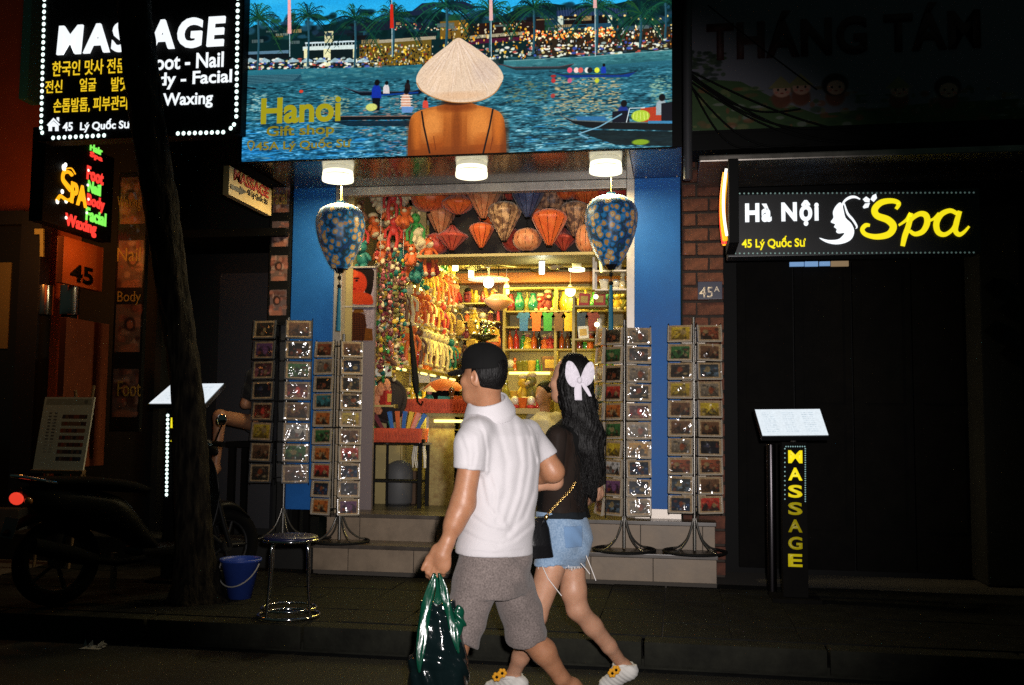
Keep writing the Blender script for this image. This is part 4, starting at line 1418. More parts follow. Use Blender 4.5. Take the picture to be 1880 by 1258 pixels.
def menu_stand(name, label, bot, topc, post_px, post_y, yb, letters, facing_dots):
    b_l, b_r = at_y(*bot[0], yb), at_y(*bot[1], yb)
    t_l, t_r = at_y(*topc[0], yb + .28), at_y(*topc[1], yb + .28)
    pc = at_y((post_px[0] + post_px[1]) / 2, 900, yb + .06)
    c = Vector((pc.x, yb + .06, ZP))
    th = thing(name, label, 'menu stand', c)
    w = lambda p: Vector(p) - c
    nrm = (Vector(b_r) - Vector(b_l)).cross(Vector(t_l) - Vector(b_l)).normalized()
    if nrm.z < 0:
        nrm = -nrm
    th_ = .035
    A = [w(b_l), w(b_r), w(t_r), w(t_l)]
    Bk = [p - nrm * th_ for p in A]
    case = MB()
    ctr = sum(A, Vector()) / 4
    o = [ctr + (p - ctr) * 1.04 - nrm * .004 for p in A]
    o2 = [p - nrm * th_ for p in o]
    case.add(o + o2, [(0, 1, 2, 3), (7, 6, 5, 4), (0, 4, 5, 1), (1, 5, 6, 2), (2, 6, 7, 3), (3, 7, 4, 0)])
    case.build('case', M['blackgloss'], th, bevel=.003)
    im = Img(160, 110, (.86, .90, .93))
    r = random.Random(3)
    for row in range(10):
        for cc in range(3):
            for k in range(5):
                im.rect(14 + cc * 48 + k * 6, 14 + row * 8.6, 14 + cc * 48 + k * 6 + r.uniform(2, 6), 16.5 + row * 8.6, (.62, .70, .76), r.uniform(.2, .8))
    im.noise(.02, (3, 3))
    m_, nt, b, out = _nt(name + '_page')
    t_ = nt.nodes.new('ShaderNodeTexImage')
    t_.image = im.make(name + '_page')
    nt.links.new(t_.outputs['Color'], b.inputs['Emission Color'])
    b.inputs['Base Color'].default_value = (.1, .1, .1, 1)
    b.inputs['Emission Strength'].default_value = 1.05
    MB().quad(*A).build('lit_page', m_, th)
    x0, x1 = at_y(post_px[0], 900, yb).x, at_y(post_px[1], 900, yb).x
    zt = at_y(*post_y, yb).z
    MB().bb(w((x0, yb, ZP + .03)), w((x1, yb + .12, zt))).build('post', M['darkwood'], th, bevel=.006)
    MB().bb(w((x0 - .08, yb - .08, ZP)), w((x1 + .08, yb + .24, ZP + .028))).build('foot', M['darkwood'], th, bevel=.006)
    MB().tube([w((c.x, yb + .1, zt - .01)), w((c.x, yb + .12, zt + .05)), ctr - nrm * .04], .02, 8).build('neck', M['rackmetal'], th)
    return th, c, w


s1, c1, w1 = menu_stand('menu_stand', 'slanted lit menu stand half hidden behind the tree trunk', ((273, 741), (376, 741)), ((315, 705), (411, 704)), (300, 345), (320, 752), 7.0, '', True)
dm2 = MB().ball((0, 0, 0), (.013, .007, .013), 8, 6).mesh('light_dot', M['led'])
for k in range(20):
    p = at_y(308.5 - k * .12, 763 + k * 7.65, 7.0)
    link('light_dot', dm2, s1, w1(p + Vector((0, -.004, 0))))
rel(on_y('M', (314, 767, 336, 786), 7.0, M['glow_lemon'], s1, offset=.04), c1)
rel(on_y('A', (314, 792, 336, 811), 7.0, M['glow_lemon'], s1, offset=.04), c1)
s2, c2, w2 = menu_stand('menu_stand', 'slanted lit menu stand with a yellow vertical MASSAGE post by the closed doors', ((1400, 800), (1521, 799)), ((1386, 752), (1505, 751)), (1436, 1482), (1460, 812), 7.2, '', False)
for k, (ch, g) in enumerate(zip('MASSAGE', (.95, .95, .72, .24, .17, .20, .36))):
    y0 = 827 + k * 31.7
    rel(on_y(ch, (1447, y0, 1473, y0 + 23.5), 7.2, glow('yellow_letter', (1.0, .80, .01), g, .1), s2, offset=.03, name='letter'), c2)
dd = MB().ball((0, 0, 0), (.005, .003, .005), 6, 5).mesh('light_dot', glow('dot_blue', (.35, .6, .6), .35))
for k in range(24):
    link('light_dot', dd, s2, w2(at_y(1478.5, 824 + k * 4.2, 7.197)))
    if k % 2 == 0:
        link('light_dot', dd, s2, w2(at_y(1441, 824 + k * 4.2, 7.197)))
for k in range(9):
    link('light_dot', dd, s2, w2(at_y(1443 + k * 4.3, 820, 7.197)))
bn0 = at_z(1415, 1075, ZP)
bt = at_y(1415, 815, 7.45)
bin_ = thing('steel_post', 'short polished steel post standing behind the lit menu stand', 'post', (bt.x, 7.45, ZP))
MB().cyl((0, 0, 0), (0, 0, bt.z - ZP), .034, n=24).build('tube', mat('dull_steel', (.06, .055, .06), .3, metal=1), bin_, bevel=.006)

YE = 7.45
ea = at_y(60, 862, YE)
eb = at_y(160, 729, YE)
ec0 = Vector(((ea.x + eb.x) / 2, YE, ZP))
eas = thing('price_board', 'pale price board with rows of coloured bars leaning on a wooden easel', 'board', ec0)
im = Img(200, 270, (.66, .74, .76))
im.rect(8, 6, 192, 30, (.50, .56, .56))
im.ell(170, 18, 8, 8, (.35, .40, .42))
r = random.Random(8)
for k in range(7):
    y0 = 66 + k * 26
    im.rect(84, y0, 184, y0 + 15, r.choice([(.30, .22, .18), (.45, .22, .14), (.16, .17, .26)]))
    for j in range(9):
        im.rect(86 + j * 11, y0 + 1, 96 + j * 11, y0 + 14, r.choice([(.50, .24, .12), (.24, .12, .10), (.16, .20, .30), (.42, .34, .26), (.12, .12, .14)]), .8)
for k in range(13):
    for j in range(2):
        im.rect(26 + j * 22 + r.uniform(0, 3), 58 + k * 12, 40 + j * 22, 64 + k * 12, (.28, .30, .34), .8 if k < 9 else .3)
im.noise(.05, (2, 2))
bmat_ = imgmat('price_board_print', im.make('price_board_print'), .5)
tilt = (at_y(75, 729, YE).x - at_y(60, 862, YE).x)
w = lambda p: Vector(p) - ec0
z0, z1 = ea.z, eb.z
xa, xb = ea.x, at_y(152, 862, YE).x
sh = 0.0
brd = [w((xa, YE, z0)), w((xb, YE, z0)), w((xb + sh, YE + .12, z1)), w((xa + sh, YE + .12, z1))]
bo = MB()
bk_ = [p + Vector((0, .018, 0)) for p in brd]
bo.add(brd + bk_, [(7, 6, 5, 4), (0, 4, 5, 1), (1, 5, 6, 2), (2, 6, 7, 3), (3, 7, 4, 0)])
bo.build('board', M['white'], eas)
MB().quad(*[p + Vector((0, -.001, 0)) for p in brd]).build('print', bmat_, eas)
wood = mat('easel_wood', (.20, .12, .06), .6, var=.3)
for x_ in (xa + .08, xb - .06):
    MB().tube([w((x_ - .03, YE + .0, ZP)), w((x_ + .03, YE + .15, z1 + .10))], .014, 6).build('leg', wood, eas)
MB().tube([w(((xa + xb) / 2, YE + .55, ZP)), w(((xa + xb) / 2 + .02, YE + .16, z1 + .06))], .014, 6).build('leg', wood, eas)
MB().bb(w((xa - .01, YE - .02, z0 - .03)), w((xb + .01, YE + .03, z0 - .002))).build('ledge', wood, eas, bevel=.003)

p = at_z(440, 1098, ZP)
bk = thing('bucket', 'blue plastic bucket with a wire handle standing by the tree', 'bucket', (p.x, p.y, ZP))
sc_ = (p - CP).dot(CF) / F_PX
rt, rbm, hb_ = 37 * sc_, 21 * sc_, 72 * sc_
bmt = mat('blue_bucket', (.03, .07, .36), .4, var=.1)
MB().lathe([(rbm * .2, .004), (rbm, 0), (rt * .96, hb_ * .93), (rt * 1.03, hb_ * .935), (rt * 1.03, hb_), (rt * .97, hb_), (rt * .92, hb_ * .93), (rbm * .94, .012), (0.001, .012)], n=28).build('pail', bmt, bk)
hd = MB()
hd.tube([Vector((rt * math.cos(a), -rt * 1.0 * math.sin(a) * .45 - .01 - rt * .55 * math.sin(a), hb_ * .88 - math.sin(a) * hb_ * .52)) for a in np.linspace(0, PI, 18)], .005, 6)
hd.build('handle', mat('handle_grey', (.35, .33, .30), .4), bk)

p = at_z(530, 1132, ZP)
sl = thing('stool', 'round chrome stool with a dark blue seat on the pavement', 'stool', (p.x, p.y, ZP))
sc_ = (p - CP).dot(CF) / F_PX
rs_, hs_ = 50 * sc_, 146 * sc_
MB().lathe([(0.001, hs_ + .014), (rs_ * .5, hs_ + .012), (rs_ * .92, hs_ + .004), (rs_, hs_ - .004), (rs_, hs_ - .016), (rs_ * .9, hs_ - .018), (.001, hs_ - .018)], n=32).build('seat', mat('dark_blue_seat', (.012, .014, .05), .35, coat=.2), sl)
st_ = MB()
for k in range(7):
    for j in range(max(1, k * 3)):
        a = 2 * PI * j / max(1, k * 3)
        if k < 5:
            st_.ball((rs_ * .17 * k * math.cos(a), rs_ * .17 * k * math.sin(a), hs_ + .012 - k * .001), (.008, .008, .004), 6, 5)
tag(st_.build('stud', mat('seat_stud', (.02, .022, .07), .25), sl), kind='stuff')
ring = lambda r, z, t=.008: MB().tube([(r * math.cos(a), r * math.sin(a), z) for a in np.linspace(0, 2 * PI, 37)[:-1]], t, 8, closed=True)
ring(rs_ * .98, hs_ - .022, .009).build('seat_ring', M['steel'], sl)
ring(rs_ * 1.1, .012, .010).build('foot_ring', M['steel'], sl)
ring(rs_ * .98, .055, .008).build('foot_ring', M['steel'], sl)
for k in range(4):
    a = PI / 4 + k * PI / 2 + .35
    d = Vector((math.cos(a), math.sin(a), 0))
    pts = [d * (rs_ * .60) + Vector((0, 0, hs_ - .03)), d * (rs_ * .80) + Vector((0, 0, hs_ - .035)), d * (rs_ * .92) + Vector((0, 0, hs_ - .07)), d * (rs_ * .96) + Vector((0, 0, hs_ * .5)), d * (rs_ * 1.08) + Vector((0, 0, .02))]
    MB().tube([tuple(x) for x in smooth_path(pts, 5)], .010, 10).build('leg', M['steel'], sl)

p = at_z(140, 1150, .02)
scx = Vector((p.x - .1, 5.55, 0.0))
scx = Vector((at_y(30, 915, 5.75).x + .474, 6.51, ZP))
mo = thing('motor_scooter', 'black motor scooter with a red tail light parked in the dark beside the tree', 'scooter', scx, None, math.radians(58))
bl_ = mat('black_scooter_paint', (.003, .003, .003), .45, spec=.2)
rub = mat('rubber', (.004, .004, .004), .9, spec=.1)
for x_ in (-.62, .62):
    wh = MB().tube([(x_ + .235 * math.cos(a), 0, .28 + .235 * math.sin(a)) for a in np.linspace(0, 2 * PI, 33)[:-1]], .048, 10, closed=True).build('wheel', rub, mo)
    rim = MB()
    rim.cyl((x_, -.04, .28), (x_, .04, .28), .045, n=14)
    for k in range(5):
        a = 2 * PI * k / 5
        rim.tube([(x_, 0, .28), (x_ + .19 * math.cos(a), 0, .28 + .19 * math.sin(a))], .014, 6)
    rim.tube([(x_ + .19 * math.cos(a), 0, .28 + .19 * math.sin(a)) for a in np.linspace(0, 2 * PI, 29)[:-1]], .014, 6, closed=True)
    rim.build('rim', mat('dark_rim', (.006, .006, .006), .6), wh)


def loft(sections, n=16):
    """sections: (x, z, half width, half height) -> a smooth closed body along x"""
    q_ = smooth_path(sections, 5)
    vv, ff = [], []
    for x_, z_, a_, h_ in q_:
        for k in range(n):
            t = 2 * PI * k / n
            c_, s_ = math.cos(t), math.sin(t)
            vv.append((x_, a_ * abs(c_) ** .7 * (1 if c_ > 0 else -1), z_ + h_ * abs(s_) ** .8 * (1 if s_ > 0 else -1)))
    for i in range(len(q_) - 1):
        for k in range(n):
            ff.append((i * n + k, (i + 1) * n + k, (i + 1) * n + (k + 1) % n, i * n + (k + 1) % n))
    m_ = MB()
    m_.add(vv, ff, 0, True)
    m_.add(vv[:n], [tuple(range(n))])
    m_.add(vv[-n:], [tuple(range(n))[::-1]])
    return m_


loft([(-.88, .74, .05, .03), (-.80, .70, .11, .075), (-.55, .64, .15, .12), (-.25, .55, .15, .14), (-.08, .42, .13, .10), (.02, .33, .12, .05)]).build('rear_body', bl_, mo)
loft([(-.86, .815, .08, .012), (-.70, .80, .125, .035), (-.40, .775, .135, .045), (-.15, .745, .12, .04), (-.02, .72, .07, .02)]).build('seat', rub, mo)
MB().bb((-.10, -.13, .27), (.36, .13, .33)).build('floorboard', bl_, mo, bevel=.02)
loft([(.34, .30, .15, .03), (.40, .45, .19, .08), (.44, .65, .20, .12), (.42, .85, .16, .08), (.40, .95, .08, .03)]).build('leg_shield', bl_, mo)
loft([(.30, .98, .05, .03), (.38, 1.02, .11, .055), (.46, 1.00, .10, .055), (.52, .97, .04, .02)]).build('handlebar_cover', bl_, mo)
fk = MB()
for s in (-1, 1):
    fk.tube([(.46, s * .06, .80), (.56, s * .075, .45), (.62, s * .075, .28)], .02, 8)
fk.build('fork', mat('dark_metal', (.04, .04, .04), .35, metal=.8), mo)
loft([(.42, .50, .05, .01), (.52, .57, .075, .03), (.66, .57, .075, .03), (.80, .48, .05, .01)]).build('front_fender', bl_, mo)
loft([(-.96, .48, .04, .01), (-.82, .56, .06, .03), (-.62, .58, .06, .02), (-.5, .56, .05, .01)]).build('rear_fender', rub, mo)
MB().tube([(.38, -.30, 1.04), (.38, -.1, 1.03), (.38, .1, 1.03), (.38, .30, 1.04)], .013, 8).build('handlebar', M['steel'], mo)
for s in (-1, 1):
    MB().tube([(.38, s * .20, 1.04), (.37, s * .33, 1.035)], .02, 8).build('grip', rub, mo)
    st = MB().tube([(.40, s * .18, 1.05), (.40, s * .26, 1.18)], .006, 6).build('mirror', rub, mo)
    MB().ball((.39, s * .27, 1.21), (.012, .065, .042), 12, 8).build('mirror_glass', M['steel'], st)
MB().ball((-.895, 0, .70), (.03, .085, .04), 14, 8).build('tail_light', glow('red_tail_light', (1.0, .06, .03), .8), mo)
for s in (-1, 1):
    MB().ball((-.87, s * .12, .69), (.025, .03, .025), 10, 7).build('indicator', mat('amber_lens', (.5, .2, .05), .1, coat=1), mo)
MB().box((-.93, 0, .52), (.006, .19, .13), rot3(0, .25, 0)).build('number_plate', mat('plate_grey', (.06, .06, .06), .5), mo, bevel=.003)
ex = MB()
ex.tube([(-.1, -.16, .27), (-.3, -.17, .26), (-.45, -.175, .29)], .022, 8)
ex.tube([(-.45, -.175, .29), (-.60, -.18, .34), (-.86, -.19, .42)], [.04, .055, .05], 12)
ex.build('exhaust', rub, mo)
MB().tube([(-.50, -.10, .78), (-.72, -.115, .80), (-.90, -.09, .84), (-.93, 0, .845), (-.90, .09, .84), (-.72, .115, .80), (-.50, .10, .78)], .012, 8).build('grab_rail', M['steel'], mo)
MB().bb((-.16, .15, .03), (-.13, .19, .28)).build('side_stand', M['rackmetal'], mo)

p = at_z(170, 1190, .0)
mb = MB()
for k in range(7):
    a, b = rnd.uniform(-.05, .05), rnd.uniform(-.04, .04)
    mb.add([(a, b, .012), (a + rnd.uniform(.02, .06), b + rnd.uniform(-.03, .03), rnd.uniform(.014, .035)), (a + rnd.uniform(-.02, .03), b + rnd.uniform(.02, .05), rnd.uniform(.014, .05))], [(0, 1, 2)])
mb.add([(-.06, -.05, .001), (.07, -.04, .001), (.06, .05, .002), (-.05, .05, .002)], [(0, 1, 2, 3)])
tag(mb.build('paper_scrap', mat('scrap_white', (.3, .3, .32), .6), None, loc=(p.x, p.y, .003)), 'small crumpled white paper scrap lying on the dark road', 'litter')

NT = 24
TWc, THc = 84, 64
at_ = Img(TWc * 6, THc * 4, (.45, .36, .24))
themes = ['red lantern', 'violet flower', 'green paddy', 'pale blue bay', 'dark street', 'yellow wall', 'blue river', 'brown temple', 'orange sunset', 'grey market',
          'red dress', 'green hill', 'night bridge', 'rust roof', 'white boat', 'dark forest', 'golden pagoda', 'teal lake', 'pink blossom', 'stone gate',
          'yellow field', 'blue mountain', 'brown portrait', 'black cat']
pal = {'red': (.62, .10, .07), 'violet': (.30, .16, .32), 'green': (.10, .30, .12), 'pale': (.42, .55, .66), 'dark': (.10, .08, .07), 'yellow': (.66, .52, .08), 'blue': (.12, .24, .44), 'brown': (.30, .18, .10),
       'orange': (.70, .30, .08), 'grey': (.35, .34, .33), 'night': (.08, .09, .18), 'rust': (.45, .18, .08), 'white': (.7, .7, .68), 'golden': (.62, .42, .08), 'teal': (.08, .32, .34), 'pink': (.72, .36, .40), 'stone': (.40, .36, .30), 'black': (.05, .05, .05)}
r = random.Random(21)
for k, t in enumerate(themes):
    x0, y0 = (k % 6) * TWc, (k // 6) * THc
    a_ = at_.a[y0:y0 + THc, x0:x0 + TWc]
    s = Img(TWc, THc, (.66, .55, .40))
    c = pal[t.split()[0]]
    dk = tuple(v * .35 for v in c)
    lt = tuple(min(1, v * 1.5 + .08) for v in c)
    s.rect(9, 8, TWc - 9, THc - 8, lt if k % 3 else dk, 1, c)
    s.a[8:THc - 8, 9:TWc - 9] *= .9
    for j in range(5):
        xx = r.uniform(9, TWc - 9)
        s.poly([(max(9, xx - r.uniform(8, 26)), THc - 8), (xx, r.uniform(18, 46)), (min(TWc - 9, xx + r.uniform(8, 26)), THc - 8)], r.choice([dk, (.05, .06, .06), tuple(v * .6 for v in c)]), .8)
    for j in range(16):
        s.ell(r.uniform(14, TWc - 14), r.uniform(14, THc - 12), r.uniform(2, 8), r.uniform(2, 7), r.choice([lt, dk, (.75, .65, .45), (.10, .10, .10), (.55, .2, .12), c]), .6, .6)
    s.ell(r.uniform(28, 56), r.uniform(24, 40), r.uniform(6, 11), r.uniform(8, 14), r.choice([lt, dk, (.6, .25, .12), (.65, .55, .35)]), .85, .4)
    s.noise(.12, (3, 3))
    s.a[8:THc - 8, 9:TWc - 9] = s.a[8:THc - 8, 9:TWc - 9] * .72 + np.float32(.28) * np.array((.40, .33, .25), np.float32)
    a_[:] = s.a
card_m = imgmat('postcard_print', at_.make('postcard_print'), .35, coat=.3)
card_me = {}


def card_mesh(k, w_, h_):
    key = (k, w_)
    if key not in card_me:
        m_ = MB()
        u0, v0 = (k % 6) / 6, 1 - (k // 6 + 1) / 4
        m_.quad((-w_ / 2, -.0015, -h_ / 2), (w_ / 2, -.0015, -h_ / 2), (w_ / 2, -.0015, h_ / 2), (-w_ / 2, -.0015, h_ / 2), 0, ((u0 + .004, v0 + .006), (u0 + 1 / 6 - .004, v0 + .006), (u0 + 1 / 6 - .004, v0 + .25 - .006), (u0 + .004, v0 + .25 - .006)))
        m_.box((0, .0005, 0), (w_, .0035, h_), None, 1)
        card_me[key] = m_.mesh('postcard', [card_m, M['white']])
    return card_me[key]


def sleeve_mat():
    m_, nt, b, out = _nt('clear_sleeve')
    N, Lk = nt.nodes, nt.links
    tr = N.new('ShaderNodeBsdfTransparent')
    gs = N.new('ShaderNodeBsdfGlossy')
    gs.inputs['Roughness'].default_value = .13
    gs.inputs['Color'].default_value = (.9, .9, .9, 1)
    mx = N.new('ShaderNodeMixShader')
    mx.inputs['Fac'].default_value = .065
    tc = N.new('ShaderNodeTexCoord')
    oi = N.new('ShaderNodeObjectInfo')
    ad = N.new('ShaderNodeVectorMath')
    ad.operation = 'ADD'
    Lk.new(tc.outputs['Object'], ad.inputs[0])
    Lk.new(oi.outputs['Location'], ad.inputs[1])
    nz = N.new('ShaderNodeTexNoise')
    nz.inputs['Scale'].default_value = 13
    nz.inputs['Detail'].default_value = 1
    Lk.new(ad.outputs[0], nz.inputs['Vector'])
    bp = N.new('ShaderNodeBump')
    bp.inputs['Strength'].default_value = 1.0
    bp.inputs['Distance'].default_value = .03
    Lk.new(nz.outputs['Fac'], bp.inputs['Height'])
    Lk.new(bp.outputs['Normal'], gs.inputs['Normal'])
    Lk.new(tr.outputs[0], mx.inputs[1])
    Lk.new(gs.outputs[0], mx.inputs[2])
    Lk.new(mx.outputs[0], out.inputs['Surface'])
    return m_


slv = sleeve_mat()
pock_m = mat('clear_tan_pocket', (.42, .33, .22), .3, coat=.5, var=.15)
pock_d = mat('clear_dark_pocket', (.06, .06, .06), .3, coat=.5)
ri = random.Random(5)


def card_rack(label, where, base, top_py, bot_py, rows, cols, pw, big=False):
    """cols: (px centre, yaw in degrees (+ faces the street's right), side word)"""
    c = Vector(base)
    th = thing('postcard_rack', label, 'rack', c, 'postcard racks at the shop front')
    y = c.y
    zt, zb = at_y(cols[0][0], top_py, y).z - c.z, at_y(cols[0][0], bot_py, y).z - c.z
    pitch = (zt - zb) / rows
    MB().cyl((0, 0, .02), (0, 0, zt + (.06 if not big else .02)), .013, n=12).build('pole', M['rackmetal'], th)
    for k in range(4):
        a = PI / 4 + k * PI / 2
        d = Vector((math.cos(a), math.sin(a), 0))
        lp_ = [tuple(d * r_ + Vector((0, 0, z_))) for r_, z_ in ((.012, .26), (.03, .20), (.08, .10), (.16, .035), (.235, .012))]
        MB().tube([tuple(q_) for q_ in smooth_path(lp_, 4)], .008, 7).build('leg', M['rackmetal'], th)
    MB().tube([(.235 * math.cos(a), .235 * math.sin(a), .012) for a in np.linspace(0, 2 * PI, 41)[:-1]], .011, 8, closed=True).build('base_ring', M['black'], th)
    hgt = pitch * .90
    pk = MB().box((0, 0, 0), (pw, .010, hgt)).mesh('pocket', pock_d if big else pock_m, bevel=.002)
    fr = MB()
    for s in (-1, 1):
        fr.bb((s * pw / 2 - .005, -.022, -hgt / 2), (s * pw / 2 + .005, -.004, hgt / 2))
    fr.bb((-pw / 2, -.024, -hgt / 2 - .004), (pw / 2, -.004, -hgt / 2 + .008))
    frm = fr.mesh('pocket_rim', mat('pocket_rim', (.42, .36, .28), .16, coat=.8) if not big else pock_d, bevel=.002)
    sl_me = MB()
    nn = 4
    vv = [((i / nn - .5) * pw * .97, -.0215 + .004 * math.sin(i * 2.1 + j * 1.3), (j / nn - .5) * hgt * .97) for j in range(nn + 1) for i in range(nn + 1)]
    sl_me.add(vv, [(j * (nn + 1) + i, j * (nn + 1) + i + 1, (j + 1) * (nn + 1) + i + 1, (j + 1) * (nn + 1) + i) for j in range(nn) for i in range(nn)], 0, True)
    slm = sl_me.mesh('sleeve', slv)
    for ci, (px, yaw, side) in enumerate(cols):
        a = math.radians(yaw)
        pc = at_y(px, 750, y)
        front = side != 'back'
        off = Vector((pc.x - c.x, -.06 * math.cos(a), 0)) if front else Vector((px, .10, 0))
        Rm = Matrix.Rotation(a, 3, 'Z')
        for s in (-1, 1):
            e = Rm @ Vector((s * (pw / 2 + .004), .008, 0))
            MB().cyl(off + e + Vector((0, 0, zb - .01)), off + e + Vector((0, 0, zt + .01)), .004, n=6).build('rail', M['black'], th)
        for z_ in (zt - .04, (zt + zb) / 2, zb + .05):
            MB().tube([(0, 0, z_), tuple(off + Vector((0, .01, z_)))], .005, 6).build('bracket', M['black'], th)
        for k in range(rows):
            zc = zt - pitch * (k + .5)
            e = (ri.uniform(-.05, .0) - .06, ri.uniform(-.025, .025), a + ri.uniform(-.05, .05))
            o = link('pocket', pk, th, off + Vector((0, 0, zc)))
            o.rotation_euler = e
            if not front:
                continue
            q_ = link('pocket_rim', frm, o)
            q2 = link('sleeve', slm, o)
            idx = ri.randrange(NT)
            cw = pw * .95
            cd = link('postcard', card_mesh(idx, round(cw, 3), round(hgt * .93, 3)))
            Re = Matrix.LocRotScale(off + Vector((0, 0, zc)) + c, o.rotation_euler.to_quaternion(), None) @ Matrix.Translation((ri.uniform(-.003, .003), -.010, ri.uniform(-.003, .003)))
            cd.matrix_world = Re
            cd.location, rq, _s = Re.decompose()
            cd.rotation_euler = rq.to_euler()
            tag(cd, f'{themes[idx]} postcard in {ORD[k]} row, {side} column of the {where}', 'postcard', 'postcards in the racks')
    return th


def base_at(px, y, z):
    p_ = at_y(px, 900, y)
    return (p_.x, y, z)


card_rack('tall rack of large dark glossy postcards beside the spa doorstep', 'big dark rack', base_at(521, 8.06, .36), 588, 887, 8, ((488, -14, 'street end'), (550, 16, 'shop side'), (.0, 180, 'back')), .215, True)
card_rack('slim rack of small tan postcards in front of the blue pillar at the door', 'blue pillar rack', base_at(625, 7.76, ZT), 627, 945, 10, ((599, -14, 'pillar side'), (647, 30, 'door side'), (.0, 180, 'back')), .168)
card_rack('rack of colourful postcards just behind the woman with the bow', 'rack behind woman', base_at(1146, 7.76, ZT), 602, 946, 10, ((1104, -68, 'narrow'), (1128, -40, 'door side'), (1173, 12, 'pillar side'), (.0, 180, 'back')), .182)
card_rack('rack of colourful postcards in front of the brick pier', 'brick pier rack', base_at(1275, 7.76, ZT), 597, 942, 10, ((1250, -14, 'pillar side'), (1302, 18, 'outer'), (.0, 180, 'back')), .182)
def area(name, loc, size, energy, col, direction=(0, 0, -1), parent=None, sy=None):
    L = bpy.data.lights.new(name, 'AREA')
    L.energy, L.color, L.size = energy, col, size
    if sy:
        L.shape, L.size_y = 'RECTANGLE', sy
    o = bpy.data.objects.new(name, L)
    COL.objects.link(o)
    o.location = loc
    o.rotation_euler = Vector(direction).to_track_quat('-Z', 'Y').to_euler()
    return o


YEL = (1.0, .82, .15)
bulbs = [(836, 487, 9.6, 'b', 'short bright bulb under the shop ceiling, nearest the lantern alcove'),
         (865, 500, 10.2, 'b', 'short bright bulb beside the white shade under the shop ceiling'),
         (868, 478, 10.9, 'b', 'short bright bulb below the fan motor at the plush wall'),
         (930, 531, 11.2, 'b', 'bright bulb shining above the back shelves beside the copper lantern'),
         (1047, 535, 11.25, 'g', 'bright globe bulb among the green goods on the back shelf top')]
for px, py, y, t, lab in bulbs:
    p = at_y(px, py, y)
    o = thing('bulb', lab, 'bulb', p, 'bulbs under the shop ceiling')
    top_ = max(.02, ZC - p.z)
    if t == 'b':
        MB().cyl((0, 0, -.055), (0, 0, .045), .030, n=16).build('glass', M['bulb'], o, bevel=.008)
    else:
        MB().ball((0, 0, 0), .06, 16, 10).build('glass', M['bulb'], o)
    MB().cyl((0, 0, .046), (0, 0, .075), .028, .02, 14).build('socket', M['white'], o)
    MB().cyl((0, 0, .075), (0, 0, max(.08, top_)), .004, n=6).build('cord', M['white'], o)
    L = bpy.data.lights.new('bulb_light', 'POINT')
    L.energy, L.color, L.shadow_soft_size = 6.5, YEL, .05
    lo = bpy.data.objects.new('bulb_light', L)
    COL.objects.link(lo)
    lo.parent = o
    lo.location = (0, -.02, -.09)
p = at_y(897, 519, 10.6)
o = thing('pendant_lamp', 'round cool white bulb under a wide white shade inside the shop', 'lamp', p)
MB().ball((0, 0, 0), .058, 18, 12).build('globe', M['bulbcool'], o)
MB().lathe([(.05, .075), (.22, .045), (.235, .03), (.225, .03), (.05, .06)], n=32).build('shade', M['white'], o)
MB().cyl((0, 0, .06), (0, 0, ZC - p.z), .012, n=10).build('stem', M['white'], o)
L = bpy.data.lights.new('pendant_light', 'POINT')
L.energy, L.color, L.shadow_soft_size = 6, (.95, 1, .75), .06
lo = bpy.data.objects.new('pendant_light', L)
COL.objects.link(lo)
lo.parent = o
lo.location = (0, -.05, -.10)
p = at_y(997, 472, 8.62)
o = thing('tube_bulb', 'upright cool white tube bulb under the lantern alcove board', 'bulb', (p.x, 8.55, 2.775))
MB().cyl((0, 0, -.012), (0, 0, -.115), .024, n=16).build('glass', M['bulbcool'], o, bevel=.006)
MB().cyl((0, 0, 0), (0, 0, -.012), .03, n=16).build('socket', M['white'], o)
L = bpy.data.lights.new('tube_light', 'POINT')
L.energy, L.color, L.shadow_soft_size = 3.5, (.95, 1, .75), .04
lo = bpy.data.objects.new('tube_light', L)
COL.objects.link(lo)
lo.parent = o
lo.location = (0, 0, -.15)
p = at_y(1059, 498, 10.4)
o = thing('disc_lamp', 'flat round warm ceiling lamp inside the shop beside the fan', 'lamp', p)
MB().cyl((0, 0, 0), (0, 0, .03), .085, n=28).build('diffuser', M['bulb'], o, bevel=.008)
MB().cyl((0, 0, .03), (0, 0, max(.05, ZC - p.z)), .05, n=20).build('mount', M['white'], o)
area('shop_fill', (-1.5, 9.75, ZC - .06), .5, 17, YEL, sy=.9)
area('shop_fill', (-1.5, 10.75, ZC - .06), .5, 17, YEL, sy=.7)

for (px, py, y, lab) in ((1018, 492, 9.9, 'pale hanging fan with dark blades near the disc lamp'), (893, 480, 9.7, 'pale hanging fan with tilted blade near the bright bulbs')):
    p = at_y(px, py, y)
    o = thing('fan', lab, 'fan', (p.x, y, ZC), 'fans under the shop ceiling')
    MB().cyl((0, 0, 0), (0, 0, -.03), .05, n=18).build('mount', M['white'], o)
    MB().cyl((0, 0, -.03), (.02, 0, -.13), .014, n=10).build('rod', M['white'], o)
    MB().lathe([(.001, -.25), (.05, -.24), (.075, -.20), (.07, -.15), (.03, -.12), (.001, -.12)], n=20).build('motor', mat('fan_beige', (.55, .48, .34), .4), o)
    for k in range(3):
        a = 2 * PI * k / 3 + .4
        Rm = rot3(.22, .06, 0)
        bl_f = MB()
        pts = [(.06, -.03), (.16, -.075), (.27, -.08), (.31, -.02), (.29, .05), (.16, .045), (.06, .03)]
        bl_f.prism(pts, (0, 0, 0), (1, 0, 0), (0, 1, 0), .004)
        bl_f.v = [tuple(Matrix.Rotation(a, 3, 'Z') @ (Rm @ Vector(q_)) + Vector((0, 0, -.21))) for q_ in bl_f.v]
        bl_f.build('blade', mat('fan_blade', (.14, .12, .09), .4), o)

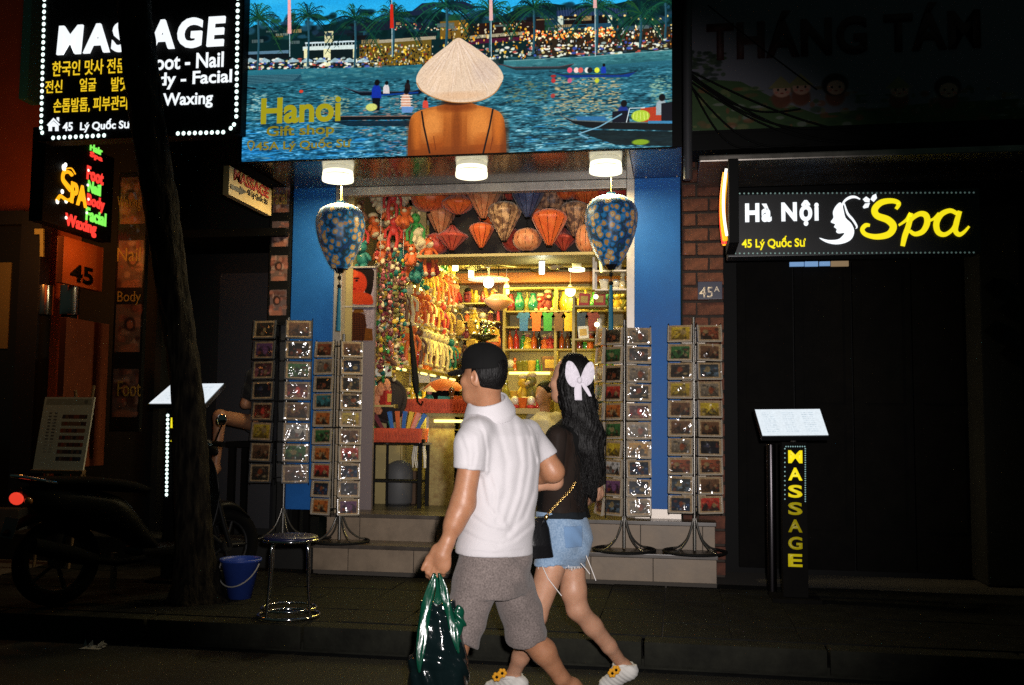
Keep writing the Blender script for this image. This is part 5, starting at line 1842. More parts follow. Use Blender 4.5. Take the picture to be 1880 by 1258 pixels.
GC = {'orange': (.62, .12, .02), 'red': (.48, .03, .025), 'teal': (.01, .16, .13), 'cream': (.66, .54, .32), 'yellow': (.66, .42, .03), 'green': (.03, .26, .05), 'brown': (.14, .055, .025),
      'blue': (.02, .12, .42), 'pink': (.62, .22, .18), 'black': (.012, .011, .01), 'white': (.70, .65, .55), 'olive': (.18, .16, .03), 'gold': (.55, .34, .06), 'maroon': (.18, .02, .03), 'lime': (.28, .45, .03)}
GM = {k: mat('goods_' + k, v, .55, var=.18, vscale=25, sheen=.1) for k, v in GC.items()}
GS = {k: mat('glazed_' + k, v, .16, var=.12, vscale=20, coat=.6) for k, v in GC.items()}
EYE = M['black']


def plush(kind):
    m = MB()
    m.ball((0, 0, .075), (.058, .05, .075), 10, 8)
    m.ball((0, -.005, .185), (.055, .05, .052), 10, 8)
    m.ball((0, -.05, .175), (.026, .02, .02), 8, 6, 1)
    if kind == 0:
        for s in (-1, 1):
            m.ball((s * .042, 0, .232), (.02, .012, .02), 8, 6)
    elif kind == 1:
        for s in (-1, 1):
            m.ball((s * .03, .005, .27), (.014, .010, .055), 8, 6, 0, rot3(0, s * .2, 0))
    else:
        m.ball((0, .0, .245), (.05, .045, .03), 8, 6, 1)
    for s in (-1, 1):
        m.ball((s * .065, -.02, .10), (.02, .02, .05), 8, 6, 0, rot3(0, s * -.5, 0))
        m.ball((s * .04, -.06, .02), (.026, .05, .024), 8, 6, 1 if kind == 2 else 0)
        m.ball((s * .02, -.052, .20), .007, 6, 5, 2)
    return m.mesh('plush_toy', [GM['orange'], GM['cream'], EYE])


def dangler():
    """a soft toy hanging by its head with long thin legs"""
    m = MB()
    m.ball((0, 0, -.07), (.05, .045, .05), 10, 8)
    m.ball((0, 0, -.17), (.045, .04, .065), 10, 8)
    for s in (-1, 1):
        m.tube([(s * .03, 0, -.20), (s * .045, -.01, -.30), (s * .035, 0, -.40)], [.02, .018, .02], 8)
        m.ball((s * .036, -.015, -.415), (.024, .034, .02), 8, 6, 1)
        m.tube([(s * .04, 0, -.13), (s * .085, -.01, -.19), (s * .08, -.01, -.28)], [.016, .014, .017], 8)
        m.ball((s * .02, -.043, -.06), .006, 6, 5, 2)
        m.ball((s * .035, 0, -.025), (.017, .012, .02), 8, 6, 1)
    m.cyl((0, 0, 0), (0, 0, -.03), .003, n=5, mat=2)
    return m.mesh('hanging_toy', [GM['orange'], GM['cream'], EYE])


def doll():
    m = MB()
    m.lathe([(.001, 0), (.06, 0), (.055, .02), (.032, .10), (.026, .14), (.001, .15)], n=14)
    m.ball((0, 0, .165), .026, 10, 7, 1)
    m.lathe([(.065, .168), (.062, .172), (.001, .222)], n=14, mat=2)
    for s in (-1, 1):
        m.tube([(s * .026, 0, .13), (s * .05, -.02, .09), (s * .02, -.04, .075)], .010, 6)
    return m.mesh('hat_doll', [GM['red'], GM['pink'], GM['cream']])


def lathe_good(name, prof, mats):
    m = MB()
    m.lathe(prof, n=16)
    return m.mesh(name, mats)


def gbox():
    return MB().box((0, 0, .06), (.11, .07, .12)).box((0, -.036, .06), (.08, .004, .07), None, 1).mesh('gift_box', [GM['red'], GM['gold']], bevel=.004)


def bookrow():
    m = MB()
    x = -.08
    for k in range(6):
        w_ = .02 + .008 * (k % 3)
        m.box((x + w_ / 2, 0, .075 - .008 * (k % 2)), (w_ - .002, .09, .15 - .016 * (k % 2)), rot3(0, .06 * (k % 2), 0), k % 3)
        x += w_ + .002
    return m.mesh('book', [GM['red'], GM['cream'], GM['teal']])


def maskm():
    m = MB()
    m.ball((0, 0, 0), (.06, .025, .085), 12, 9)
    for s in (-1, 1):
        m.ball((s * .024, -.022, .02), (.013, .008, .008), 8, 6, 1)
    m.ball((0, -.03, -.01), (.010, .012, .022), 8, 6)
    m.ball((0, -.022, -.045), (.024, .008, .008), 8, 6, 2)
    m.ball((0, -.0, .07), (.05, .028, .03), 10, 6, 1)
    return m.mesh('face_mask', [GM['cream'], EYE, GM['red']])


def globe():
    m = MB()
    m.lathe([(.001, 0), (.045, 0), (.045, .02), (.036, .03), (.001, .03)], n=16)
    m.ball((0, 0, .068), .042, 14, 10, 1)
    return m.mesh('snow_globe', [GS['brown'], GS['white']])


def pouch():
    m = MB()
    m.ball((0, 0, -.15), (.07, .03, .08), 12, 8)
    m.box((0, -.028, -.12), (.10, .012, .06), None, 1)
    m.tube([(-.06, 0, -.10), (-.03, 0, -.02), (0, 0, 0), (.03, 0, -.02), (.06, 0, -.10)], .005, 6, 1)
    return m.mesh('pouch', [GM['teal'], GM['gold']])


PL = [plush(k) for k in range(3)]
DG, DOLL = dangler(), doll()
VASE = lathe_good('vase', [(.001, 0), (.035, 0), (.05, .05), (.055, .09), (.04, .14), (.022, .17), (.028, .20), (.001, .20)], [GS['green'], GM['gold']])
BOTT = lathe_good('bottle', [(.001, 0), (.034, 0), (.036, .01), (.036, .13), (.028, .16), (.012, .18), (.012, .23), (.015, .235), (.001, .24)], [GS['green'], GM['gold']])
FIG = lathe_good('figurine', [(.001, 0), (.04, 0), (.042, .02), (.03, .03), (.036, .08), (.028, .12), (.016, .14), (.026, .165), (.022, .19), (.001, .205)], [GS['brown'], GM['gold']])
CUP = lathe_good('lacquer_cup', [(.001, 0), (.03, 0), (.034, .01), (.046, .10), (.047, .105), (.042, .10), (.03, .012), (.001, .012)], [GS['red'], GM['gold']])
BOX, BOOK, MASK, GLOBE, POUCH = gbox(), bookrow(), maskm(), globe(), pouch()
KIND = {'plush bear': (PL[0], 'plush toy', 'plush_toy', .25), 'plush rabbit': (PL[1], 'plush toy', 'plush_toy', .28), 'plush doll': (PL[2], 'plush toy', 'plush_toy', .26), 'long legged soft toy': (DG, 'soft toy', 'soft_toy', .42),
        'conical hat doll': (DOLL, 'doll', 'hat_doll', .22), 'glazed vase': (VASE, 'vase', 'vase', .2), 'glass bottle': (BOTT, 'bottle', 'bottle', .24), 'lacquer figurine': (FIG, 'figurine', 'figurine', .2),
        'lacquer cup': (CUP, 'cup', 'lacquer_cup', .1), 'gift box': (BOX, 'box', 'gift_box', .12), 'face mask': (MASK, 'mask', 'face_mask', .17), 'snow globe': (GLOBE, 'snow globe', 'snow_globe', .11), 'cloth pouch': (POUCH, 'pouch', 'cloth_pouch', .23)}
GLZ = {'glazed vase', 'glass bottle', 'lacquer figurine', 'lacquer cup'}
rg = random.Random(33)
seen_labels = {}


def good(kind, colour, where, loc, s=1.0, rz=0.0, group='goods in the gift shop', tiltx=0.0):
    me, cat, nm, _h = KIND[kind]
    o = bpy.data.objects.new(nm, me)
    COL.objects.link(o)
    o.location = loc
    o.scale = (s * rg.uniform(.92, 1.08), s * rg.uniform(.92, 1.08), s * rg.uniform(.9, 1.1))
    o.rotation_euler = (tiltx, rg.uniform(-.07, .07), rz)
    o.material_slots[0].link = 'OBJECT'
    o.material_slots[0].material = (GS if kind in GLZ else GM)[colour]
    lab = f'{colour} {kind} {where}'
    tag(o, lab, cat, group)
    return o


SHX0, SHX1 = X0 + .003, -2.50
glass_sh = mat('yellowed_shelf', (.55, .44, .16), .3, coat=.3)
rowname = ['top', 'second', 'third', 'fourth', 'fifth']
shelf_z = [2.98, 2.66, 2.31, 1.87, 1.50]
for si, z in enumerate(shelf_z):
    o = thing('wall_shelf', f'{rowname[si]} yellowish shelf with short tube lights along the plush toy wall', 'shelf', (X0, 9.9, z))
    y0 = 8.58 if si else 9.0
    MB().bb((SHX0 - X0, y0 - 9.9, -.012), (SHX1 - X0, 11.25 - 9.9, .006)).build('board', glass_sh, o, bevel=.002)
    MB().bb((SHX1 - X0 + .001, y0 - 9.9, -.022), (SHX1 - X0 + .014, 11.25 - 9.9, .012)).build('edge_strip', mat('gold_edge', (.45, .33, .08), .3, metal=.6) if si == 0 else bpy.data.materials['gold_edge'], o, bevel=.002)
    nt_ = 0
    y = y0 + .12
    while y < 11.0:
        L_ = rg.uniform(.16, .30)
        if rg.random() < .8:
            MB().cyl((SHX1 - X0 - .006, y - 9.9, -.032), (SHX1 - X0 - .006, y + L_ - 9.9, -.032), .011, n=10).build('tube_light', M['tube'], o)
        y += L_ + rg.uniform(.12, .35)
    for yy in (y0 + .2, 10.2, 11.1):
        MB().bb((SHX0 - X0, yy - 9.9 - .01, -.10), (.22, yy - 9.9 + .01, -.0125)).build('bracket', M['white'], o)
    area('shelf_light', (SHX1 - .03, 9.8, z - .06), .06, 3.6, YEL, (-.55, 0, -1), sy=2.0)

hotc = ['orange', 'orange', 'red', 'cream', 'teal', 'yellow', 'cream', 'pink', 'brown', 'green', 'maroon', 'gold']
cnt = 0
for si, z in enumerate(shelf_z):
    y = 8.68 if si else 9.1
    n = 0
    while y < 11.2:
        kinds = {0: ['glazed vase', 'glass bottle', 'plush doll', 'gift box'], 1: ['plush bear', 'plush rabbit', 'plush doll', 'conical hat doll'], 2: ['plush bear', 'plush doll', 'face mask', 'conical hat doll'],
                 3: ['lacquer figurine', 'snow globe', 'plush doll', 'lacquer cup', 'conical hat doll'], 4: ['gift box', 'lacquer figurine', 'snow globe', 'lacquer cup']}[si]
        k = rg.choice(kinds)
        c = rg.choice(hotc if k not in ('glazed vase', 'glass bottle') else ['green', 'green', 'lime', 'yellow', 'teal', 'white'])
        s = rg.uniform(1.0, 1.35) if si < 3 else rg.uniform(.85, 1.05)
        if k == 'face mask':
            good(k, c, f'standing {ORD[min(n, 19)]} from the door on the {rowname[si]} toy wall shelf', (SHX1 - .07, y, z + .10 * s), s, PI / 2 - .5)
        else:
            good(k, c, f'{ORD[min(n, 19)]} from the door on the {rowname[si]} toy wall shelf', (SHX1 - rg.uniform(.06, .10), y, z + .006), s, PI / 2 - rg.uniform(.2, .9))
        if si > 1:
            k2 = rg.choice(['lacquer figurine', 'plush doll', 'glass bottle', 'conical hat doll'])
            good(k2, rg.choice(['brown', 'gold', 'maroon', 'olive', 'teal', 'orange']), f'{ORD[min(n, 19)]} of the rear line on the {rowname[si]} toy wall shelf', (SHX1 - .21, y + .04, z + .006), s * 1.1, PI / 2 - .5)
        y += rg.uniform(.13, .17) * s
        n += 1
for si, z in ((0, 2.98), (1, 2.66), (2, 2.31)):
    y = 8.66 if si else 9.05
    n = 0
    while y < 10.9:
        k = rg.choice(['long legged soft toy', 'long legged soft toy', 'cloth pouch'])
        c = rg.choice(['orange', 'orange', 'red', 'cream', 'teal', 'orange', 'gold', 'brown', 'cream'])
        good(k, c, f'hanging {ORD[min(n, 19)]} from the door under the {rowname[si]} toy wall shelf', (SHX1 + .035, y, z - .02), rg.uniform(.75, 1.0), PI / 2 - rg.uniform(.5, 1.2))
        y += rg.uniform(.19, .27)
        n += 1
heap = [(655, 395, 'brown'), (662, 430, 'red'), (700, 372, 'cream'), (715, 395, 'orange'), (742, 400, 'orange'), (725, 428, 'red'), (748, 440, 'orange'), (690, 420, 'orange'), (668, 470, 'teal'), (762, 418, 'green'), (735, 465, 'teal'), (705, 470, 'orange'),
        (757, 470, 'orange'), (720, 360, 'red'), (742, 358, 'cream'), (690, 355, 'pink'), (775, 440, 'cream'), (785, 465, 'orange'), (650, 500, 'red'), (745, 500, 'orange'), (766, 500, 'teal'), (716, 505, 'pink'), (790, 490, 'red'), (728, 388, 'green')]
for i, (px, py, c) in enumerate(heap):
    y = 8.42 + (i % 4) * .06
    p = at_y(px, py, y)
    k = ['plush bear', 'long legged soft toy', 'plush rabbit', 'plush doll'][i % 4]
    where = f'{ORD[i % 20]} in the hanging heap beside the lantern alcove' if i < 20 else f'in the hanging heap, {ORD[i - 20]} lowest beside the toy shelves'
    if k == 'long legged soft toy':
        p.z += .15
    else:
        p.z -= .10
    good(k, c, where, p, rg.uniform(.8, 1.05), rg.uniform(-.3, .9), tiltx=rg.uniform(-.5, .3))
for i, px in enumerate((660, 700, 742)):
    p = at_y(px, 380, 8.45)
    tag(MB().cyl((p.x, 8.45, p.z - .45), (p.x, 8.45, SOFF - .01), .004, n=6).build('hanging_wire', M['alu']), f'thin wire carrying the toy heap, {ORD[i]} from the blue pillar', 'wire')

for k in range(9):
    px = 690 + (k % 5) * 13 + (k // 5) * 6
    y = 8.36 + (k // 5) * .07
    a, b = at_y(px, 455 + 20 * (k % 3), y), at_y(px - 2, 700 - 18 * (k % 3), y)
    c = Vector((a.x, y, a.z))
    t = thing('charm_string', f'string of little coloured charms, {ORD[k]} of the curtain beside the poster panel', 'charms', c, 'charm strings in the doorway')
    MB().cyl((0, 0, b.z - a.z), (0, 0, 0), .002, n=5).build('cord', M['black'], t)
    mb = MB()
    z = -.02
    while z > b.z - a.z:
        r_ = rg.uniform(.010, .024)
        mb.ball((rg.uniform(-.014, .014), rg.uniform(-.012, .012), z), (r_, r_ * .5, r_ * rg.uniform(.7, 2.0)), 6, 5, rg.randrange(7), rot3(rg.uniform(0, 3), rg.uniform(0, 3), 0))
        z -= r_ * 1.5
    tag(mb.build('charms', [GM[c_] for c_ in rg.sample(['brown', 'maroon', 'gold', 'olive', 'red', 'teal', 'cream', 'black', 'yellow', 'green', 'pink', 'brown', 'maroon'], 7)], t), kind='stuff')

dw = thing('drawer_cabinet', 'row of cream cabinet doors under the lit toy wall shelves', 'cabinet', (X0, 9.9, ZS))
MB().bb((.004, 8.9 - 9.9, 0), (.28, 11.2 - 9.9, .80)).build('body', M['cream'], dw, bevel=.004)
for k in range(5):
    d = MB().bb((.281, 8.92 - 9.9 + k * .455, .04), (.295, 8.92 - 9.9 + k * .455 + .44, .78)).build('door', M['cream'], dw, bevel=.005)
    MB().ball((.302, 8.92 - 9.9 + k * .455 + .40, .5), .012, 8, 6).build('knob', M['alu'], d)

pp0, pp1 = at_y(624, 560, 8.29).x, at_y(689, 560, 8.29).x
pz0, pz1 = ZS, at_y(655, 490, 8.29).z
pc = Vector(((pp0 + pp1) / 2, 8.29, ZS))
pn = thing('poster_panel', 'narrow white end panel with a face poster and a wicker lamp poster at the doorway', 'panel', pc)
MB().bb(Vector((pp0, 8.291, pz0)) - pc, Vector((pp1, 8.33, pz1)) - pc).build('panel', mat('lilac_white', (.19, .155, .165), .5), pn)
fi = Img(130, 150, (.60, .53, .58))
fi.poly(smooth_path([(10, 0), (120, 0), (128, 60), (118, 110), (100, 130), (92, 90), (40, 10)], 5, True), (.07, .03, .03))
fi.ell(58, 62, 44, 52, (.66, .19, .10), 1, .12)
fi.ell(36, 20, 30, 18, (.75, .28, .14), 1, .2)
fi.ell(74, 124, 52, 26, (.68, .22, .10), 1, .15)
fi.ell(108, 138, 22, 16, (.66, .20, .09), 1, .2)
fi.ell(60, 40, 12, 4, (.10, .04, .04), .95, .3)
fi.ell(60, 50, 7, 4, (.08, .03, .03), 1, .3)
fi.ell(34, 50, 6, 4, (.08, .03, .03), .9, .3)
fi.ell(48, 84, 10, 4, (.50, .06, .05), .95, .3)
fi.ell(44, 68, 4, 6, (.50, .12, .06), .8, .5)
fi.noise(.1, (2, 2))
a, b = at_y(627, 560, 8.288), at_y(687, 493, 8.288)
q4 = [Vector(v) - pc for v in ((a.x, 8.288, a.z), (b.x, 8.288, a.z), (b.x, 8.288, b.z), (a.x, 8.288, b.z))]
MB().quad(*q4).build('face_poster', imgmat('face_poster', fi.make('face_poster'), .3, coat=.3), pn)
wi = Img(130, 120, (.58, .52, .56))
wi.poly([(6, 20), (60, 8), (92, 22), (100, 60), (98, 118), (6, 118)], (.22, .10, .05))
for k in range(16):
    wi.line([(8, 14 + k * 7), (98, 18 + k * 7)], 2, (.36, .18, .07), .8)
for k in range(9):
    wi.line([(10 + k * 10, 12), (8 + k * 11, 118)], 1.6, (.12, .05, .03), .8)
wi.poly([(96, 70), (124, 74), (128, 118), (92, 118)], (.42, .24, .07))
wi.poly([(50, 0), (84, 0), (90, 14), (44, 14)], (.40, .25, .08))
wi.noise(.12, (2, 2))
a, b = at_y(627, 627, 8.288), at_y(687, 567, 8.288)
MB().quad(*[Vector(v) - pc for v in ((a.x, 8.288, a.z), (b.x, 8.288, a.z), (b.x, 8.288, b.z), (a.x, 8.288, b.z))]).build('wicker_poster', imgmat('wicker_poster', wi.make('wicker_poster'), .3, coat=.3), pn)
for py in (491, 563):
    a = at_y(624, py, 8.27)
    MB().bb(Vector((pp0, 8.272, a.z - .006)) - pc, Vector((pp1, 8.29, a.z + .006)) - pc).build('rail', M['alu'], pn)
a = at_y(620, 600, 8.25)
tag(MB().bb((a.x, 8.24, 1.9), (a.x + .028, 8.275, 2.72)).build('blue_ribbon', mat('blue_ribbon', (.01, .13, .24), .5)), 'narrow blue ribbon hanging below the lantern at the poster panel', 'ribbon')

b0_, b1_ = at_y(925, 560, 11.2).x, X1 - .02
bs = thing('back_shelves', 'cream shelving across the back wall with lit compartments', 'shelf', ((b0_ + b1_) / 2, 11.3, ZS))
bsc = Vector(((b0_ + b1_) / 2, 11.3, ZS))
zrow = [at_y(1010, py, 11.2).z for py in (528, 571, 600, 641, 682, 710)]
MB().bb(Vector((b0_, 11.46, ZS)) - bsc, Vector((b1_, 11.495, zrow[0])) - bsc).build('back', M['cream'], bs)
for z in zrow[1:5] + [zrow[0]]:
    MB().bb(Vector((b0_, 11.15, z - .018)) - bsc, Vector((b1_, 11.459, z)) - bsc).build('board', M['cream'], bs, bevel=.002)
for x_ in (b0_, (b0_ * .62 + b1_ * .38), b1_ - .03):
    MB().bb(Vector((x_, 11.14, ZS)) - bsc, Vector((x_ + .03, 11.4595, zrow[0] - .019)) - bsc).build('upright', M['cream'], bs, bevel=.002)
MB().bb(Vector((b0_ + .031, 11.149, ZS)) - bsc, Vector((b1_ - .031, 11.165, zrow[4] - .019)) - bsc).build('lower_panel', M['cream'], bs)
p0, p1 = at_y(934, 685, 11.1), at_y(1009, 685, 11.1)
MB().cyl(Vector((p0.x, 11.13, p0.z)) - bsc, Vector((p1.x, 11.13, p0.z)) - bsc, .014, n=10).build('tube_light', M['tube'], bs)
area('shelf_light', ((b0_ + b1_) / 2, 11.18, zrow[3] - .03), 1.2, 3, YEL, (0, .5, -1), sy=.08)
area('shelf_light', ((b0_ + b1_) / 2, 11.18, zrow[0] - .03), 1.2, 3, YEL, (0, .5, -1), sy=.08)


def back_row(zi, kinds, cols, h, step, rowlab, y=11.28):
    x_ = b0_ + .07
    n = 0
    z = zrow[zi]
    while x_ < b1_ - .05:
        k = rg.choice(kinds)
        H = KIND[k][3]
        s = min(1.35, h / H) * rg.uniform(.85, 1.0)
        good(k, rg.choice(cols), f'{ORD[n % 20]}{" again" if n > 19 else ""} along the {rowlab} of the back shelves', (x_, y, z + .002), s, rg.uniform(-.4, .4))
        x_ += step * rg.uniform(.85, 1.15)
        n += 1


back_row(1, ['glazed vase', 'glass bottle', 'plush doll', 'gift box'], ['green', 'teal', 'lime', 'red', 'maroon', 'yellow', 'olive'], .25, .085, 'lit upper row')
back_row(3, ['glass bottle', 'lacquer figurine', 'glass bottle', 'conical hat doll'], ['brown', 'black', 'green', 'red', 'yellow', 'orange', 'black', 'maroon'], .23, .066, 'bottle row')
back_row(4, ['lacquer cup', 'lacquer figurine', 'gift box', 'snow globe'], ['brown', 'gold', 'red', 'orange', 'olive', 'green'], .16, .066, 'lit cup row')
k0, k1 = -2.44, b0_ - .03
cr_ = thing('corner_rack', 'deep corner rack crammed with gold and orange trinkets', 'shelf', ((k0 + k1) / 2, 11.3, ZS))
crc = Vector(((k0 + k1) / 2, 11.3, ZS))
czs = [at_y(890, py, 11.1).z for py in (556, 590, 622, 655, 688, 716)]
MB().bb(Vector((k0, 11.45, ZS)) - crc, Vector((k1, 11.49, czs[0] + .3)) - crc).build('back', GM['brown'], cr_)
for z in czs:
    MB().bb(Vector((k0, 11.08, z - .015)) - crc, Vector((k1, 11.449, z)) - crc).build('board', glass_sh, cr_, bevel=.002)
for r_i, z in enumerate(czs):
    for d_i in range(2):
        x_ = k0 + .05
        n = 0
        while x_ < k1 - .03:
            k = rg.choice(['lacquer figurine', 'plush doll', 'glazed vase', 'conical hat doll', 'snow globe', 'face mask', 'gift box', 'plush bear'])
            s = min(1.3, .19 / KIND[k][3]) * rg.uniform(.85, 1.05) * (1 if d_i else .8)
            good(k, rg.choice(['gold', 'yellow', 'cream', 'orange', 'brown', 'gold', 'olive', 'red', 'green', 'maroon']), f'{ORD[n]} of the {["front", "rear"][d_i]} line on the {ORD[r_i]} corner rack board', (x_, 11.15 + .17 * d_i, z + (.003 if k != 'face mask' else .09 * s)), s, rg.uniform(-.5, .5))
            x_ += rg.uniform(.08, .115)
            n += 1
area('shelf_light', (-2.0, 10.95, 2.9), .5, 3.0, YEL, (0, .5, -1), sy=.2)
for k, (px, py, c) in enumerate(((842, 575, 'gold'), (868, 610, 'yellow'), (905, 600, 'orange'), (870, 570, 'yellow'), (825, 600, 'cream'))):
    good('cloth pouch', c, f'hanging {ORD[k]} in front of the corner rack', at_y(px, py, 10.75), 1.15, rg.uniform(-.5, .5))
for k, (px, c) in enumerate(((962, 'blue'), (985, 'orange'), (1006, 'green'), (1026, 'brown'), (1044, 'yellow'), (1067, 'blue'), (1088, 'maroon'))):
    p = at_y(px, 574, 11.12)
    o = thing('shirt', f'small {["bright blue", "orange red", "bright green", "dark brown", "yellow patterned", "navy", "maroon"][k]} shirt hanging above the bottle row', 'shirt', (p.x, 11.12, p.z), 'shirts at the back of the shop')
    pts = [(-.055, 0), (-.02, .0), (0, -.012), (.02, 0), (.055, 0), (.085, -.05), (.065, -.07), (.05, -.055), (.046, -.21), (-.046, -.21), (-.05, -.055), (-.065, -.07), (-.085, -.05)]
    MB().prism(pts, (0, 0, 0), (1, 0, 0), (0, 0, 1), .012).build('cloth', GM[c] if k != 5 else mat('navy_cloth', (.02, .04, .14), .7), o)
    MB().tube([(-.04, .002, .005), (0, .0, .02), (.0, 0, .04)], .003, 5).build('hanger', M['alu'], o)
p = at_y(915, 553, 10.9)
o = thing('copper_lantern', 'squat copper coloured silk lantern hanging in the back corner', 'lantern', p)
MB().lathe([(.02, .08), (.07, .07), (.16, .01), (.165, -.01), (.10, -.07), (.05, -.10), (.02, -.11)], n=18).build('shade', mat('copper_silk', (.50, .20, .09), .35, sheen=.3), o)
MB().cyl((0, 0, .08), (0, 0, ZC - p.z), .004, n=6).build('cord', M['black'], o)
MB().cyl((0, 0, -.11), (0, 0, -.22), .012, .02, n=10).build('tassel', GM['red'], o)
p = at_y(888, 600, 10.2)
o = thing('trophy_stand', 'dark metal stand with shiny beads behind the man in the cap', 'ornament', (p.x, 10.2, ZS))
MB().cyl((0, 0, 0), (0, 0, p.z - ZS - .05), .012, n=10).build('pole', M['blackgloss'], o)
mb = MB()
for k in range(26):
    mb.ball((rg.uniform(-.12, .12), rg.uniform(-.06, .06), p.z - ZS + rg.uniform(-.10, .08)), rg.uniform(.012, .028), 8, 6)
tag(mb.build('beads', M['steel'], o), kind='stuff')
MB().lathe([(.001, p.z - ZS - .16), (.13, p.z - ZS - .12), (.15, p.z - ZS - .09), (.001, p.z - ZS - .11)], n=20).build('dish', M['blackgloss'], o)

def box_thing(name, label, cat, lo, hi, m_, bevel=.006, kids=None):
    c = Vector(((lo[0] + hi[0]) / 2, (lo[1] + hi[1]) / 2, lo[2]))
    o = thing(name, label, cat, c)
    return o, c


ca, cb = at_y(782, 885, 8.85), at_y(838, 765, 8.85)
cz = at_y(800, 765, 8.85).z
o = thing('glass_counter', 'long glazed counter with a glowing tube and floral end panel', 'counter', ((ca.x + cb.x) / 2, 9.6, ZS))
occ = Vector(((ca.x + cb.x) / 2, 9.6, ZS))
cx1 = at_y(930, 800, 8.85).x
MB().bb(Vector((ca.x, 8.85, ZS)) - occ, Vector((at_y(834, 800, 8.85).x, 8.88, cz)) - occ).build('end_panel', mat('floral_panel', (.36, .29, .12), .4, col2=(.20, .12, .04), vscale=22), o, bevel=.003)
MB().bb(Vector((ca.x, 8.881, ZS)) - occ, Vector((cx1, 10.6, ZS + .3)) - occ).build('base', M['darkwood'], o, bevel=.003)
MB().bb(Vector((ca.x - .01, 8.84, cz)) - occ, Vector((cx1 + .01, 10.6, cz + .03)) - occ).build('top', mat('glass_top', (.25, .22, .12), .08, coat=.8), o, bevel=.003)
for z in (.5, .68):
    MB().bb(Vector((ca.x + .02, 8.882, ZS + z)) - occ, Vector((cx1 - .01, 10.58, ZS + z + .012)) - occ).build('shelf', glass_sh, o)
for x_ in (ca.x, cx1 - .02):
    for y_ in (8.825, 10.58):
        MB().bb(Vector((x_, y_, ZS)) - occ, Vector((x_ + .022, y_ + .022, cz - .001)) - occ).build('post', M['alu'], o)
t0, t1 = at_y(797, 772, 8.82), at_y(850, 765, 8.82)
MB().cyl(Vector((t0.x, 8.825, t0.z - .005)) - occ, Vector((t1.x + .3, 8.825, t0.z - .005)) - occ, .013, n=10).build('tube_light', M['tube'], o)
area('counter_light', (t0.x + .2, 8.79, t0.z - .05), .5, 1.2, YEL, (0, -.3, -1), sy=.06)

ta, tb_ = at_y(664, 812, 8.55), at_y(778, 812, 8.55)
tz = ta.z
tx = (ta.x + tb_.x) / 2
tw = tb_.x - ta.x
o = thing('side_table', 'thin legged black table carrying a red basket of fans in the doorway', 'table', (tx, 8.68, ZS))
MB().bb((-tw / 2, -.16, tz - ZS - .02), (tw / 2, .16, tz - ZS)).build('top', M['blackgloss'], o, bevel=.004)
for sx_ in (-1, 1):
    for sy_ in (-1, 1):
        MB().bb((sx_ * (tw / 2 - .03) - .016, sy_ * .13 - .016, 0), (sx_ * (tw / 2 - .03) + .016, sy_ * .13 + .016, tz - ZS - .021)).build('leg', M['black'], o)
MB().bb((-tw / 2 + .04, -.12, .22), (tw / 2 - .04, .12, .235)).build('shelf', M['black'], o)


def basket(name, label, c, L, W, H, m_, rz=0.0):
    o = thing(name, label, 'basket', c, None, rz)
    for sx_, sy_, lx, ly in ((0, -1, L, .008), (0, 1, L, .008), (-1, 0, .008, W), (1, 0, .008, W)):
        MB().box((sx_ * L / 2, sy_ * W / 2, H / 2), (lx, ly, H), rot3(sy_ * .12, -sx_ * .12 * -1, 0)).build('side', m_, o, bevel=.002)
    MB().bb((-L / 2, -W / 2, .002), (L / 2, W / 2, .01)).build('bottom', m_, o)
    rim_ = MB()
    for k in range(int(L / .03)):
        rim_.bb((-L / 2 + k * .03 + .006, -W / 2 - .014 - H * .06, H * .18), (-L / 2 + k * .03 + .018, -W / 2 - .006 + H * .0, H * .82))
    tag(rim_.build('weave', m_, o), kind='stuff')
    return o


redb = mat('red_basket', (.50, .07, .025), .45, var=.2, vscale=30)
basket('fan_basket', 'red woven basket packed with coloured folding fans on the black table', (tx, 8.66, tz + .002), tw * .92, .22, .125, redb)
fan_c = [(690, 'green', -.75), (702, 'maroon', -.55), (716, 'teal', -.32), (724, 'blue', -.2), (733, 'orange', -.05), (740, 'orange', .05), (747, 'blue', .12), (752, 'yellow', .2), (757, 'orange', .28), (764, 'pink', .36), (771, 'blue', .45)]
for k, (px, c, a) in enumerate(fan_c):
    p = at_y(px, 790, 8.62)
    o = thing('folding_fan', f'{c} folded fan, {ORD[k]} from the blue pillar side in the red basket', 'fan', (tx + (p.x - tx) * .7, 8.60 + (k % 3) * .05, tz + .05), 'folded fans in the basket')
    o.rotation_euler = (rg.uniform(-.2, .1), a, 0)
    for j in range(4):
        MB().box((0, j * .004 - .006, .115), (.034 - j * .002, .0035, .23), rot3(0, .03 * (j - 1.5), 0)).build('blade', GM[c], o, bevel=.001)
ra, rb2 = at_y(738, 758, 8.98), at_y(852, 758, 8.98)
rz_ = ra.z
rx = (ra.x + rb2.x) / 2
basket('display_tray', 'long red woven tray of small boxed souvenirs above the glass counter', (rx + .1, 9.05, cz + .032), abs(rb2.x - ra.x) + .25, .22, .13, redb)
for k in range(9):
    p = at_y(745 + k * 14, 735, 9.05)
    good(['gift box', 'lacquer figurine', 'gift box', 'conical hat doll', 'snow globe'][k % 5], rg.choice(['red', 'cream', 'yellow', 'brown', 'teal', 'orange']), f'{ORD[k]} along the long red tray above the counter', (p.x, 9.05, cz + .05), 1.1, rg.uniform(-.3, .3))
p = at_y(815, 705, 9.3)
o = thing('cloth_mound', 'orange red fabric mound of folded scarves behind the long tray', 'scarves', (p.x, 9.3, p.z - .07))
MB().lathe([(.20, 0), (.19, .03), (.13, .085), (.05, .115), (.001, .12)], n=20).build('cloth', GM['orange'], o)
MB().cyl((0, 0, ZS - (p.z - .07)), (0, 0, -.002), .15, n=16).build('support', M['darkwood'], o)
p = at_y(712, 735, 8.72)
